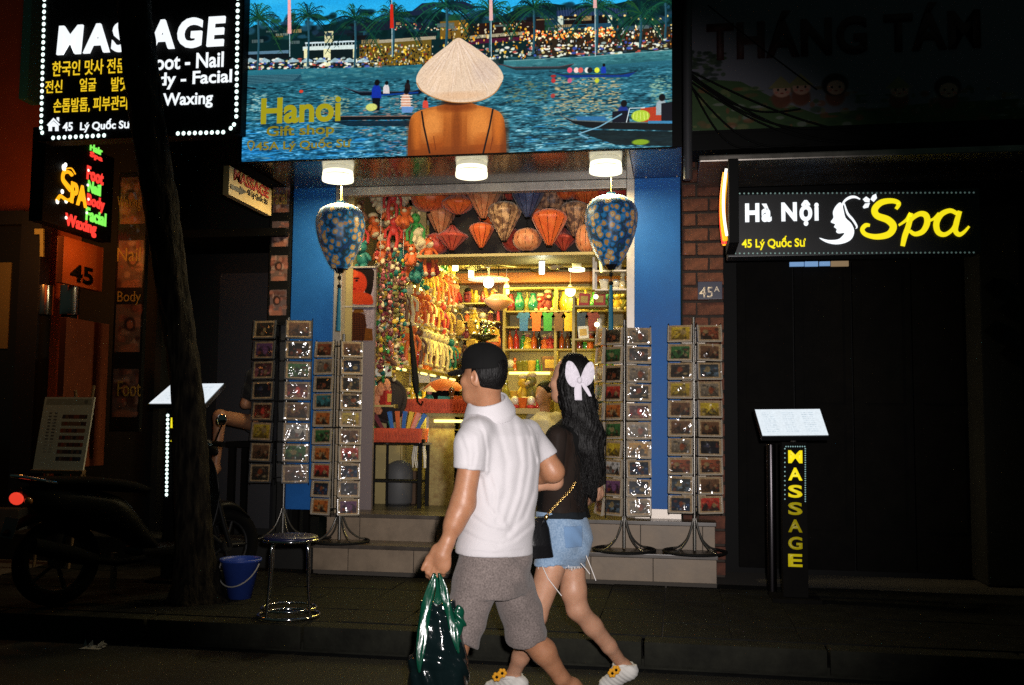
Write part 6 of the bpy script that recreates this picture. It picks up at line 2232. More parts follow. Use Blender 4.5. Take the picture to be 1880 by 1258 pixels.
o = thing('flower_wreath', 'dark round basket with a trail of peach roses beside the postcards in the doorway', 'wreath', (p.x, 8.72, p.z))
MB().ball((0, .03, 0), (.17, .09, .20), 16, 10).tube([(.16 * math.cos(a) , .02 * math.sin(3 * a), .19 * math.sin(a)) for a in np.linspace(0, 2 * PI, 25)[:-1]], .022, 8, closed=True).build('ring', mat('dark_wicker', (.02, .012, .01), .8, bump=.5), o)
peach = mat('peach_rose', (.65, .26, .12), .6, var=.2, vscale=40)
for k in range(17):
    a = 1.3 + k * .17
    q_r = .55 + .35 * ((k * 7) % 5) / 5
    fl_ = MB()
    R_ = .026 + .009 * (k % 3)
    for j in range(6):
        t = j * 1.05
        fl_.ball((R_ * .5 * math.cos(t), -.006, R_ * .5 * math.sin(t)), (R_ * .62, R_ * .4, R_ * .62), 7, 5)
    fl_.ball((0, -.014, 0), R_ * .5, 7, 5)
    fl_.v = [(x + .15 * q_r * math.cos(a), y - .085 - .015 * (k % 2) + .04 * q_r, z + .18 * q_r * math.sin(a)) for x, y, z in fl_.v]
    fl_.build('rose', peach, o)
MB().tube([(0, .02, -.15), (0, .03, ZS - p.z)], .012, 8).build('stand', M['black'], o)
for k, (px, z0, z1, w_) in enumerate(((690, 0, .34, .26), (742, 0, .30, .28), (700, .343, .60, .24), (676, .64, .82, .16))):
    p = at_y(px, 850, 9.05 if k < 3 else 8.75)
    o = thing('cardboard_box', ['brown cardboard box on the floor at the pillar side under the table', 'brown cardboard box on the floor at the counter side under the table', 'brown cardboard box stacked on top of another behind the table', 'narrow brown box wedged behind the peach rose basket'][k], 'box', (p.x, p.y, ZS + z0), 'cardboard boxes behind the table')
    cb = mat('cardboard', (.10, .055, .028), .8, var=.2) if k == 0 else bpy.data.materials['cardboard']
    MB().bb((-w_ / 2, -.1, .001), (w_ / 2, .1, z1 - z0)).build('carton', cb, o, bevel=.004)
    MB().bb((-.025, -.102, .002), (.025, -.1005, z1 - z0 - .004)).build('tape', GM['gold'], o)
p, p2 = at_y(753, 592, 8.75), at_y(765, 722, 8.75)
o = thing('umbrella', 'slim closed black umbrella hanging before the toy shelves', 'umbrella', p)
d = p2 - p
MB().tube([(0, 0, 0), tuple(d * .15), tuple(d * .5), tuple(d * .85), tuple(d)], [.012, .018, .026, .032, .02], 10).build('canopy', M['black'], o)
MB().tube([tuple(d * .99), tuple(d * 1.12), tuple(d * 1.17 + Vector((.03, 0, .0))), tuple(d * 1.13 + Vector((.05, 0, .01)))], .010, 8).build('handle', M['darkwood'], o)
MB().cyl((0, 0, 0), (0, 0, .25), .003, n=5).build('loop', M['black'], o)
p = at_y(730, 905, 8.9)
o = thing('storage_bin', 'pale grey rounded bin standing under the black table', 'bin', (p.x, 8.95, ZS))
MB().lathe([(.001, 0), (.11, 0), (.125, .02), (.13, .28), (.11, .36), (.05, .40), (.001, .405)], n=20).build('body', mat('bin_grey', (.11, .11, .11), .6), o)
for k, px in enumerate((672, 684, 715)):
    p = at_y(px, 840, 8.95)
    tag(MB().cyl((p.x, 8.95, ZS), (p.x + .02, 8.97, ZS + .52 - .03 * k), .022, n=12).build('paper_roll', M['white']), f'upright pale paper roll {["nearest the postcards", "in the middle", "nearest the bin"][k]} under the table', 'roll')
p = at_y(770, 840, 8.6)
o = thing('bead_bunch', 'bunch of pale bead necklaces hanging at the table corner', 'beads', p)
mb = MB()
for k in range(14):
    a = rg.uniform(0, 6.28)
    mb.tube([(.05 * math.cos(a), .03 * math.sin(a), .10), (.065 * math.cos(a), .04 * math.sin(a), 0), (.06 * math.cos(a + .3), .035 * math.sin(a), -.09)], .007, 6)
tag(mb.build('strands', GM['white'], o), kind='stuff')
MB().cyl((0, 0, .10), (0, 0, .16), .05, n=14).build('holder', M['blackgloss'], o)
MB().cyl((0, 0, ZS - p.z), (0, 0, -.05), .014, n=8).build('stand', M['black'], o)
for k in range(16):
    px = 885 + (k % 8) * 15
    y = 9.6 + (k // 8) * .35
    p = at_y(px, 735 - (k // 8) * 18, y)
    good(rg.choice(['snow globe', 'lacquer figurine', 'gift box', 'lacquer cup', 'plush doll']), rg.choice(['gold', 'yellow', 'brown', 'olive', 'red', 'orange']), f'{ORD[k % 8]} in the {["near", "rear"][k // 8]} row on the middle display table', (p.x, y, 1.50 + (k // 8) * .08), 1.0, rg.uniform(-1, 1))
mt_ = thing('display_table', 'cream display table in the middle of the shop, behind the couple', 'table', (at_y(945, 720, 9.8).x, 9.8, ZS))
MB().bb((-.36, -.3, .84), (.36, .02, .893)).bb((-.36, .021, .84), (.36, .3, .973)).build('top', M['cream'], mt_, bevel=.004)
for sx_ in (-1, 1):
    for sy_ in (-1, 1):
        MB().bb((sx_ * .32 - .02, sy_ * .26 - .02, 0), (sx_ * .32 + .02, sy_ * .26 + .02, .839)).build('leg', M['darkwood'], mt_)
wa, wb_ = at_y(1090, 532, 8.42), at_y(1156, 440, 8.42)
o = thing('glass_cabinet', 'small pale framed glass cabinet high beside the lantern and blue pillar', 'cabinet', ((wa.x + wb_.x) / 2, 8.5, wa.z))
oc = Vector(((wa.x + wb_.x) / 2, 8.5, wa.z))
H_ = at_y(1120, 455, 8.42).z - wa.z
hw = (wb_.x - wa.x) / 2
for sx_ in (-1, 1):
    for y_ in (-.08, .16):
        MB().bb((sx_ * hw - .009, y_ - .009, 0), (sx_ * hw + .009, y_ + .009, H_)).build('post', M['alu'], o)
for z in (0, H_ * .45, H_):
    MB().bb((-hw + .01, -.089, z - .008), (hw - .01, .169, z + .004)).build('shelf', M['alu'], o)
for k, (x_, z_, kk, cc) in enumerate(((-.07, .006, 'lacquer cup', 'white'), (.03, .006, 'snow globe', 'white'), (.08, .006, 'lacquer figurine', 'cream'), (-.05, H_ * .45 + .006, 'gift box', 'cream'), (.05, H_ * .45 + .006, 'lacquer figurine', 'white'))):
    good(kk, cc, f'{ORD[k]} of the pieces in the little glass cabinet', oc + Vector((x_, .03, z_)), .85, rg.uniform(-.4, .4))
tl = MB().cyl(at_y(1100, 463, 8.36), at_y(1104, 500, 8.36), .010, n=8)
tag(tl.build('slim_tube', M['tube']), 'slim glowing yellow tube beside the little glass cabinet', 'lamp')
for k, (px, py, r_) in enumerate(((1096, 596, .022), (1092, 693, .018), (702, 676, .026), (842, 687, .018), (1094, 545, .02))):
    p = at_y(px, py, 8.4 if px > 1000 else (8.62 if px < 800 else 9.3))
    tag(MB().ball((0, 0, 0), r_, 12, 8).build('small_bulb', M['bulb'], None, loc=p), ['small bulb over the card rack behind the woman', 'small bulb at bow height beside the card rack', 'small bulb above the peach wreath', 'small bulb beside the cap brim', 'small oval bulb under the glass cabinet'][k], 'bulb', 'small bulbs around the doorway')
o = thing('door_shelf', 'narrow pale shelf unit just inside the doorway behind the card rack', 'shelf', (at_y(1085, 700, 8.9).x, 9.0, ZS))
for x_ in (-.16, .16):
    MB().bb((x_ - .012, -.1, 0), (x_ + .012, .1, 1.9)).build('side', M['cream'], o)
for k in range(6):
    MB().bb((-.147, -.1, .3 + k * .3), (.147, .1, .315 + k * .3)).build('board', M['cream'], o)
for k in range(10):
    good(rg.choice(['gift box', 'lacquer cup', 'snow globe', 'lacquer figurine']), rg.choice(['teal', 'blue', 'yellow', 'red', 'white']), f'{["in", "out"][k % 2]}ner piece on the {ORD[5 - k // 2]} board of the doorway shelf', (at_y(1085, 700, 8.9).x + (-.07 if k % 2 else .07), 8.96, ZS + .318 + (k // 2 + 1) * .3), .9)

def silk(name, c1, c2, tr=.25):
    m, nt, b, out = _nt(name)
    N, Lk = nt.nodes, nt.links
    tc = N.new('ShaderNodeTexCoord')
    nz = N.new('ShaderNodeTexNoise')
    nz.inputs['Scale'].default_value = 22
    nz.inputs['Detail'].default_value = 3
    Lk.new(tc.outputs['Object'], nz.inputs['Vector'])
    rp = N.new('ShaderNodeValToRGB')
    rp.color_ramp.elements[0].position, rp.color_ramp.elements[1].position = .42, .6
    rp.color_ramp.elements[0].color, rp.color_ramp.elements[1].color = (*c1, 1), (*c2, 1)
    Lk.new(nz.outputs['Fac'], rp.inputs['Fac'])
    Lk.new(rp.outputs['Color'], b.inputs['Base Color'])
    b.inputs['Roughness'].default_value = .5
    b.inputs['Sheen Weight'].default_value = .3
    return m


SK = {'orange': silk('orange_silk', (.60, .085, .012), (.68, .13, .02)), 'red': silk('red_silk', (.42, .03, .02), (.5, .06, .03)), 'peach': silk('peach_silk', (.52, .16, .06), (.60, .25, .11)), 'patterned': silk('patterned_silk', (.14, .06, .03), (.62, .36, .18)),
      'navy': silk('navy_silk', (.035, .05, .13), (.07, .09, .20)), 'dusky': silk('dusky_silk', (.10, .05, .04), (.42, .22, .12))}
PROF = {'teardrop': [(.10, 1), (.34, .96), (.78, .80), (1.0, .55), (.95, .30), (.70, -.15), (.42, -.6), (.16, -1)], 'round': [(.14, 1), (.55, .86), (.90, .48), (1.0, 0), (.90, -.48), (.55, -.86), (.14, -1)],
        'flat': [(.12, 1), (.5, .7), (.9, .25), (1, -.05), (.8, -.4), (.4, -.8), (.12, -1)], 'diamond': [(.12, 1), (.5, .55), (1.0, .12), (.85, -.1), (.35, -.7), (.12, -1)]}


def lantern(label, colour, shape, px, py, w, h, y, grp='lanterns over the shop door'):
    p = at_y(px, py, y)
    sc_ = (p - CP).dot(CF) / F_PX
    R_, H_ = w * sc_ / 2, h * sc_ / 2
    o = thing('silk_lantern', label, 'lantern', p, grp)
    prof = smooth_path([(r_ * R_, z_ * H_) for r_, z_ in PROF[shape]], 3)
    nrib = 12
    mb = MB()
    n = nrib * 3
    vv, ff = [], []
    for r_, z_ in prof:
        for k in range(n):
            a = 2 * PI * k / n
            rr = r_ * (1 - .045 * (1 - abs(((k % 3) - 1.5) / 1.5)) * 0 - (.05 if k % 3 else 0))
            vv.append((rr * math.cos(a), rr * math.sin(a), z_))
    for i in range(len(prof) - 1):
        for k in range(n):
            ff.append((i * n + k, (i + 1) * n + k, (i + 1) * n + (k + 1) % n, i * n + (k + 1) % n))
    mb.add(vv, ff, 0, True)
    mb.build('shade', SK[colour], o)
    rb_m = MB()
    for k in range(nrib):
        a = 2 * PI * k / nrib
        rb_m.tube([(1.012 * r_ * math.cos(a), 1.012 * r_ * math.sin(a), z_) for r_, z_ in prof[::3]], .0022, 4)
    tag(rb_m.build('ribs', M['darkwood'], o), kind='stuff')
    MB().cyl((0, 0, H_), (0, 0, H_ + .012), R_ * .16, n=12).build('cap', M['darkwood'], o)
    MB().cyl((0, 0, -H_ - .012), (0, 0, -H_), R_ * .16, n=12).build('cap', M['darkwood'], o)
    top_ = SOFF - .012 - p.z
    if top_ > H_ + .02:
        MB().cyl((0, 0, H_ + .012), (0, 0, top_), .003, n=5).build('cord', M['black'], o)
    return o


LN = [('orange', 'round', 790, 362, 52, 40, 8.56, 'round orange silk lantern in the upper corner of the alcove'), ('orange', 'flat', 841, 375, 54, 34, 8.46, 'squat orange silk lantern under the middle soffit lamp'), ('peach', 'teardrop', 888, 370, 56, 54, 8.42, 'large peach teardrop lantern near the middle soffit lamp'),
      ('patterned', 'teardrop', 926, 406, 54, 62, 8.40, 'brown and cream patterned round lantern in the alcove middle'), ('navy', 'teardrop', 969, 370, 50, 50, 8.42, 'dark blue teardrop lantern in the alcove middle'), ('orange', 'teardrop', 1009, 417, 56, 58, 8.38, 'bright orange teardrop lantern with dark ribs'),
      ('peach', 'round', 968, 440, 46, 36, 8.46, 'small peach round lantern hanging lowest beside the bright orange one'), ('orange', 'teardrop', 884, 432, 40, 40, 8.44, 'small orange teardrop lantern below the peach teardrop'), ('red', 'diamond', 830, 437, 52, 40, 8.50, 'red diamond lantern in the lower dark corner of the alcove'),
      ('dusky', 'teardrop', 1056, 402, 50, 56, 8.46, 'dusky brown lantern beside the flowered blue lantern'), ('dusky', 'round', 1010, 365, 44, 44, 8.58, 'dusky lantern tucked behind the bright orange teardrop'), ('orange', 'round', 1037, 350, 32, 30, 8.50, 'small orange lantern under the header near the door post'),
      ('orange', 'flat', 1075, 355, 46, 34, 8.56, 'squat orange lantern above the flowered blue lantern'), ('peach', 'round', 1077, 438, 36, 46, 8.44, 'peach lantern half hidden by the flowered blue lantern'), ('red', 'round', 800, 448, 34, 28, 8.58, 'small red lantern lowest in the corner by the toy heap'),
      ('red', 'round', 860, 352, 40, 26, 8.62, 'red lantern in the top row behind the peach teardrop'), ('red', 'flat', 935, 350, 40, 26, 8.62, 'red squat lantern in the top row behind the navy one'), ('dusky', 'teardrop', 915, 365, 34, 40, 8.62, 'dusky teardrop lantern in the back row of the alcove'),
      ('red', 'round', 1120, 352, 50, 36, 8.6, 'red round lantern in the corner by the door post'), ('orange', 'round', 905, 395, 40, 36, 8.64, 'orange round lantern at the back between peach and patterned ones'), ('red', 'round', 945, 442, 34, 30, 8.64, 'red round lantern at the back below the patterned one'), ('orange', 'flat', 1000, 392, 40, 26, 8.64, 'orange squat lantern at the back above the bright teardrop'), ('peach', 'teardrop', 810, 408, 38, 40, 8.64, 'dim peach teardrop lantern at the back of the dark corner'), ('orange', 'round', 1100, 410, 40, 34, 8.64, 'orange round lantern at the back near the door post'),
      ('red', 'diamond', 1035, 440, 40, 30, 8.6, 'red diamond lantern low in the back row of the alcove')]
for colour, shape, px, py, w_, h_, y, lab in LN:
    lantern(lab, colour, shape, px, py, w_ * (1.18 if y < 8.55 else 1.42), h_ * (1.18 if y < 8.55 else 1.42), y)


def flower_silk():
    m, nt, b, out = _nt('blue_flowered_silk')
    N, Lk = nt.nodes, nt.links
    tc = N.new('ShaderNodeTexCoord')
    vo = N.new('ShaderNodeTexVoronoi')
    vo.inputs['Scale'].default_value = 18
    vo.inputs['Randomness'].default_value = .85
    nz = N.new('ShaderNodeTexNoise')
    nz.inputs['Scale'].default_value = 60
    nz.inputs['Detail'].default_value = 2
    Lk.new(tc.outputs['Object'], vo.inputs['Vector'])
    Lk.new(tc.outputs['Object'], nz.inputs['Vector'])
    ad = N.new('ShaderNodeMath')
    ad.operation = 'MULTIPLY_ADD'
    ad.inputs[1].default_value = .34
    Lk.new(nz.outputs['Fac'], ad.inputs[0])
    Lk.new(vo.outputs['Distance'], ad.inputs[2])
    rp = N.new('ShaderNodeValToRGB')
    e = rp.color_ramp.elements
    e[0].position, e[0].color = .0, (.55, .22, .02, 1)
    e[1].position, e[1].color = 1, (.012, .07, .26, 1)
    for pos, col in ((.26, (.66, .28, .02, 1)), (.31, (.75, .68, .5, 1)), (.42, (.68, .46, .16, 1)), (.56, (.60, .26, .03, 1)), (.60, (.03, .30, .66, 1)), (.72, (.015, .18, .48, 1)), (.82, (.02, .05, .04, 1))):
        k = e.new(pos)
        k.color = col
    Lk.new(ad.outputs[0], rp.inputs['Fac'])
    Lk.new(rp.outputs['Color'], b.inputs['Base Color'])
    b.inputs['Roughness'].default_value = .38
    b.inputs['Sheen Weight'].default_value = .2
    return m


fs_ = flower_silk()
for px, y0, y1, wd, lab, yL in ((625, 374, 495, 92, 'large blue flowered silk lantern hanging at the spa side of the door', 7.62), (1122, 358, 488, 98, 'large blue flowered silk lantern hanging at the brick side of the door', 7.62)):
    p = at_y(px, (y0 + y1) / 2, yL)
    sc_ = (p - CP).dot(CF) / F_PX
    R_, H_ = wd * sc_ / 2, (y1 - y0) * sc_ / 2
    o = thing('flowered_lantern', lab, 'lantern', p, 'big flowered lanterns at the door')
    pr = smooth_path([(.16, 1), (.50, .955), (.82, .80), (.97, .56), (1.0, .36), (.96, .10), (.84, -.24), (.66, -.56), (.45, -.86), (.34, -1)], 3)
    n = 36
    vv, ff = [], []
    for r_, z_ in pr:
        for k in range(n):
            a = 2 * PI * k / n
            rr = r_ * R_ * (1 - (.03 if k % 3 else 0))
            vv.append((rr * math.cos(a), rr * math.sin(a), z_ * H_))
    for i in range(len(pr) - 1):
        for k in range(n):
            ff.append((i * n + k, (i + 1) * n + k, (i + 1) * n + (k + 1) % n, i * n + (k + 1) % n))
    m_ = MB()
    m_.add(vv, ff, 0, True)
    m_.build('shade', fs_, o)
    MB().cyl((0, 0, H_ - .004), (0, 0, H_ + .02), R_ * .18, n=16).build('cap', mat('teal_cap', (.03, .12, .18), .4), o)
    MB().cyl((0, 0, -H_ - .035), (0, 0, -H_ + .004), R_ * .12, R_ * .25, 16).build('lower_cap', M['blackgloss'], o)
    MB().tube([(0, 0, H_ + .02), (.0, 0, SOFF - .125 - p.z)], .009 if px < 900 else .004, 6).build('cord', mat('gold_cord', (.55, .42, .12), .5), o)
    ts = MB()
    ts.ball((0, 0, -H_ - .07), (.016, .016, .02), 10, 8, 1)
    ts.ball((0, 0, -H_ - .14), (.018, .018, .018), 10, 8, 1)
    ts.cyl((0, 0, -H_ - .03), (0, 0, -H_ - .16), .004, n=6, mat=1)
    ts.cyl((0, 0, -H_ - .155), (0, 0, -H_ - .50), .013, .020, 10)
    ts.build('tassel', [mat('teal_tassel', (.008, .16, .27), .6), M['black']], o)
def V3(v):
    return np.array([v[0], v[1], v[2]], np.float32)


def smin(a, b, k):
    h = np.clip(.5 + .5 * (b - a) / k, 0, 1)
    return b * (1 - h) + a * h - k * h * (1 - h)


def rcone(P, a, b, ra, rb):
    a, b = V3(a), V3(b)
    ba = b - a
    h = np.clip(((P - a) @ ba) / max(float(ba @ ba), 1e-9), 0, 1)
    return np.linalg.norm(P - a - h[:, None] * ba, axis=1) - (ra + (rb - ra) * h)


def ellip(P, c, ax, r):
    """ax: three unit axes, r: three radii"""
    q = P - V3(c)
    k = np.sqrt(sum(((q @ V3(ax[i])) / r[i]) ** 2 for i in range(3)))
    return (k - 1) * min(r)


def loftd(P, secs, right, fwd, power=2.3):
    """secs: (centre, half width, half depth) from low to high z; flat elliptical sections"""
    cs = np.array([V3(s[0]) for s in secs])
    z = P[:, 2]
    zs = cs[:, 2]
    cx, cy_ = np.interp(z, zs, cs[:, 0]), np.interp(z, zs, cs[:, 1])
    a, b = np.interp(z, zs, [s[1] for s in secs]), np.interp(z, zs, [s[2] for s in secs])
    dx, dy = P[:, 0] - cx, P[:, 1] - cy_
    u = np.abs(dx * right.x + dy * right.y) / a
    v = np.abs(dx * fwd.x + dy * fwd.y) / b
    k = (u ** power + v ** power + 1e-12) ** (1 / power)
    d = (k - 1) * np.minimum(a, b)
    return np.maximum(d, np.maximum(zs[0] - z, z - zs[-1]))


def plane(P, p, n):
    """positive on the side n points to"""
    n = V3(Vector(n).normalized())
    return (P - V3(p)) @ n


def surfnet(f, lo, hi, h):
    lo, hi = np.array(lo, np.float32), np.array(hi, np.float32)
    n = np.maximum(((hi - lo) / h).astype(int) + 2, 4)
    g = [lo[i] + h * np.arange(n[i], dtype=np.float32) for i in range(3)]
    vals = np.empty(n, np.float32)
    Y, Z = np.meshgrid(g[1], g[2], indexing='ij')
    step = max(1, int(400000 / (n[1] * n[2])))
    for i in range(0, n[0], step):
        xs = g[0][i:i + step]
        P = np.empty((len(xs), n[1], n[2], 3), np.float32)
        P[..., 0] = xs[:, None, None]
        P[..., 1] = Y
        P[..., 2] = Z
        vals[i:i + step] = f(P.reshape(-1, 3)).reshape(len(xs), n[1], n[2])
    vals[0], vals[-1] = 1, 1
    vals[:, 0], vals[:, -1] = 1, 1
    vals[:, :, 0], vals[:, :, -1] = 1, 1
    ins = vals < 0
    c = [(i, j, k) for i in (0, 1) for j in (0, 1) for k in (0, 1)]
    sl = lambda o: tuple(slice(o[d], n[d] - 1 + o[d]) for d in range(3))
    cnt = sum(ins[sl(o)].astype(np.int8) for o in c)
    act = (cnt > 0) & (cnt < 8)
    idx = -np.ones(act.shape, np.int64)
    A = np.argwhere(act)
    idx[act] = np.arange(len(A))
    acc = np.zeros((len(A), 3), np.float32)
    num = np.zeros(len(A), np.float32)
    for o in c:
        for d in range(3):
            if o[d] == 0:
                o2 = list(o)
                o2[d] = 1
                v0 = vals[tuple((A + np.array(o)).T)]
                v1 = vals[tuple((A + np.array(o2)).T)]
                m = (v0 < 0) != (v1 < 0)
                t = np.where(m, v0 / np.where(m, v0 - v1, 1), 0)
                p = np.tile(np.array(o, np.float32), (len(A), 1))
                p[:, d] += t
                acc += p * m[:, None]
                num += m
    verts = (A + acc / num[:, None]) * h + lo
    faces = []
    for d in range(3):
        e1, e2 = (d + 1) % 3, (d + 2) % 3
        s0 = [slice(1, n[i] - 1) for i in range(3)]
        s0[d] = slice(0, n[d] - 1)
        s1 = list(s0)
        s1[d] = slice(1, n[d])
        a_, b_ = ins[tuple(s0)], ins[tuple(s1)]
        X = np.argwhere(a_ != b_)
        if not len(X):
            continue
        flip = b_[tuple(X.T)]
        X = X + np.array([0 if i == d else 1 for i in range(3)])
        q = []
        for (u, v) in ((0, 0), (-1, 0), (-1, -1), (0, -1)):
            Y_ = X.copy()
            Y_[:, e1] += u
            Y_[:, e2] += v
            q.append(idx[tuple(Y_.T)])
        q = np.stack(q, 1)
        q[flip] = q[flip][:, ::-1]
        faces.append(q)
    return verts, np.concatenate(faces)


def sdf_mesh(name, parts_, mt, parent, c0_, smooth_iter=1):
    """parts_: list of (f, lo, hi, h) -> one mesh"""
    vs_, fs2, b = [], [], 0
    for f, lo, hi, h in parts_:
        v, fc = surfnet(f, lo, hi, h)
        if smooth_iter:
            e = np.concatenate([fc[:, [0, 1]], fc[:, [1, 2]], fc[:, [2, 3]], fc[:, [3, 0]]])
            for _ in range(smooth_iter):
                s = np.zeros_like(v)
                cn = np.zeros(len(v), np.float32)
                for i in range(3):
                    s[:, i] = np.bincount(e[:, 0], v[e[:, 1], i], len(v)) + np.bincount(e[:, 1], v[e[:, 0], i], len(v))
                cn = np.bincount(e[:, 0], minlength=len(v)) + np.bincount(e[:, 1], minlength=len(v))
                v = v * .5 + .5 * (s / np.maximum(cn, 1)[:, None])
        vs_.append(v)
        fs2.append(fc + b)
        b += len(v)
    v = np.concatenate(vs_) - np.array(c0_, np.float32)
    f_ = np.concatenate(fs2)
    me = bpy.data.meshes.new(name)
    me.vertices.add(len(v))
    me.vertices.foreach_set('co', v.astype(np.float32).ravel())
    me.loops.add(len(f_) * 4)
    me.loops.foreach_set('vertex_index', f_.astype(np.int32).ravel())
    me.polygons.add(len(f_))
    me.polygons.foreach_set('loop_start', np.arange(0, len(f_) * 4, 4, dtype=np.int32))
    me.polygons.foreach_set('use_smooth', np.ones(len(f_), bool))
    me.update(calc_edges=True)
    me.validate()
    me.materials.append(mt)
    return link(name, me, parent)


def bounds(pts, m):
    a = np.array([[p[0], p[1], p[2]] for p in pts])
    return a.min(0) - m, a.max(0) + m


def fold(P, k1, k2, w, amp, ph=0.0):
    """soft slanting folds"""
    return amp * np.sin(P @ np.array(k1, np.float32) + w * np.sin(P @ np.array(k2, np.float32) + ph) + ph)


CRh = Vector((CR.x, CR.y, 0)).normalized()
CFh = Vector((CF.x, CF.y, 0)).normalized()
UP = Vector((0, 0, 1))


def facing(deg):
    a = math.radians(deg)
    f = (CFh * math.cos(a) - CRh * math.sin(a)).normalized()
    r_ = (CRh * math.cos(a) + CFh * math.sin(a)).normalized()
    return f, r_


def skin_mat(name, col, col2):
    m, nt, b, out = _nt(name)
    N, Lk = nt.nodes, nt.links
    tc = N.new('ShaderNodeTexCoord')
    nz = N.new('ShaderNodeTexNoise')
    nz.inputs['Scale'].default_value = 22
    nz.inputs['Detail'].default_value = 9
    nz.inputs['Roughness'].default_value = .72
    Lk.new(tc.outputs['Object'], nz.inputs['Vector'])
    rp = N.new('ShaderNodeValToRGB')
    rp.color_ramp.elements[0].position, rp.color_ramp.elements[1].position = .3, .7
    rp.color_ramp.elements[0].color, rp.color_ramp.elements[1].color = (*col, 1), (*col2, 1)
    Lk.new(nz.outputs['Fac'], rp.inputs['Fac'])
    Lk.new(rp.outputs['Color'], b.inputs['Base Color'])
    b.inputs['Roughness'].default_value = .46
    b.inputs['Subsurface Weight'].default_value = .12
    b.inputs['Subsurface Radius'].default_value = (.012, .005, .003)
    b.inputs['Subsurface Scale'].default_value = .5
    n2 = N.new('ShaderNodeTexNoise')
    n2.inputs['Scale'].default_value = 160
    Lk.new(tc.outputs['Object'], n2.inputs['Vector'])
    bp = N.new('ShaderNodeBump')
    bp.inputs['Strength'].default_value = .12
    bp.inputs['Distance'].default_value = .004
    Lk.new(n2.outputs['Fac'], bp.inputs['Height'])
    Lk.new(bp.outputs['Normal'], b.inputs['Normal'])
    return m


def cloth_mat(name, col, rough=.85, var=.06, weave=420, bump=.35, ribs=0, sheen=.15, col2=None, vscale=9, alpha=1.0):
    m, nt, b, out = _nt(name)
    N, Lk = nt.nodes, nt.links
    tc = N.new('ShaderNodeTexCoord')
    nz = N.new('ShaderNodeTexNoise')
    nz.inputs['Scale'].default_value = vscale
    nz.inputs['Detail'].default_value = 5
    Lk.new(tc.outputs['Object'], nz.inputs['Vector'])
    rp = N.new('ShaderNodeValToRGB')
    rp.color_ramp.elements[0].position, rp.color_ramp.elements[1].position = .3, .7
    c2 = col2 or tuple(min(1, c * (1 + var)) for c in col)
    rp.color_ramp.elements[0].color, rp.color_ramp.elements[1].color = (*[c * (1 - var) for c in col], 1), (*c2, 1)
    Lk.new(nz.outputs['Fac'], rp.inputs['Fac'])
    Lk.new(rp.outputs['Color'], b.inputs['Base Color'])
    b.inputs['Roughness'].default_value = rough
    b.inputs['Sheen Weight'].default_value = sheen
    b.inputs['Specular IOR Level'].default_value = .2
    b.inputs['Alpha'].default_value = alpha
    mp = N.new('ShaderNodeMapping')
    mp.inputs['Scale'].default_value = (1, 1, 1) if not ribs else (.35, .35, 1.6)
    n2 = N.new('ShaderNodeTexNoise')
    n2.inputs['Scale'].default_value = weave
    n2.inputs['Detail'].default_value = 2
    Lk.new(tc.outputs['Object'], mp.inputs['Vector'])
    Lk.new(mp.outputs['Vector'], n2.inputs['Vector'])
    bp = N.new('ShaderNodeBump')
    bp.inputs['Strength'].default_value = bump
    bp.inputs['Distance'].default_value = .003
    Lk.new(n2.outputs['Fac'], bp.inputs['Height'])
    Lk.new(bp.outputs['Normal'], b.inputs['Normal'])
    return m


skin_m = skin_mat('tan_skin', (.33, .145, .075), (.43, .205, .11))
skin_w = skin_mat('light_tan_skin', (.40, .20, .12), (.50, .27, .17))
def hair_mat():
    m, nt, b, out = _nt('black_hair')
    N, Lk = nt.nodes, nt.links
    tc, mp, nz, bp = N.new('ShaderNodeTexCoord'), N.new('ShaderNodeMapping'), N.new('ShaderNodeTexNoise'), N.new('ShaderNodeBump')
    mp.inputs['Scale'].default_value = (1, 1, .07)
    nz.inputs['Scale'].default_value = 210
    nz.inputs['Detail'].default_value = 4
    nz.inputs['Distortion'].default_value = .4
    bp.inputs['Strength'].default_value = .5
    bp.inputs['Distance'].default_value = .010
    Lk.new(tc.outputs['Object'], mp.inputs['Vector'])
    Lk.new(mp.outputs['Vector'], nz.inputs['Vector'])
    Lk.new(nz.outputs['Fac'], bp.inputs['Height'])
    Lk.new(bp.outputs['Normal'], b.inputs['Normal'])
    b.inputs['Base Color'].default_value = (.0035, .003, .003, 1)
    b.inputs['Roughness'].default_value = .5
    b.inputs['Specular IOR Level'].default_value = .2
    return m


hair_m = hair_mat()


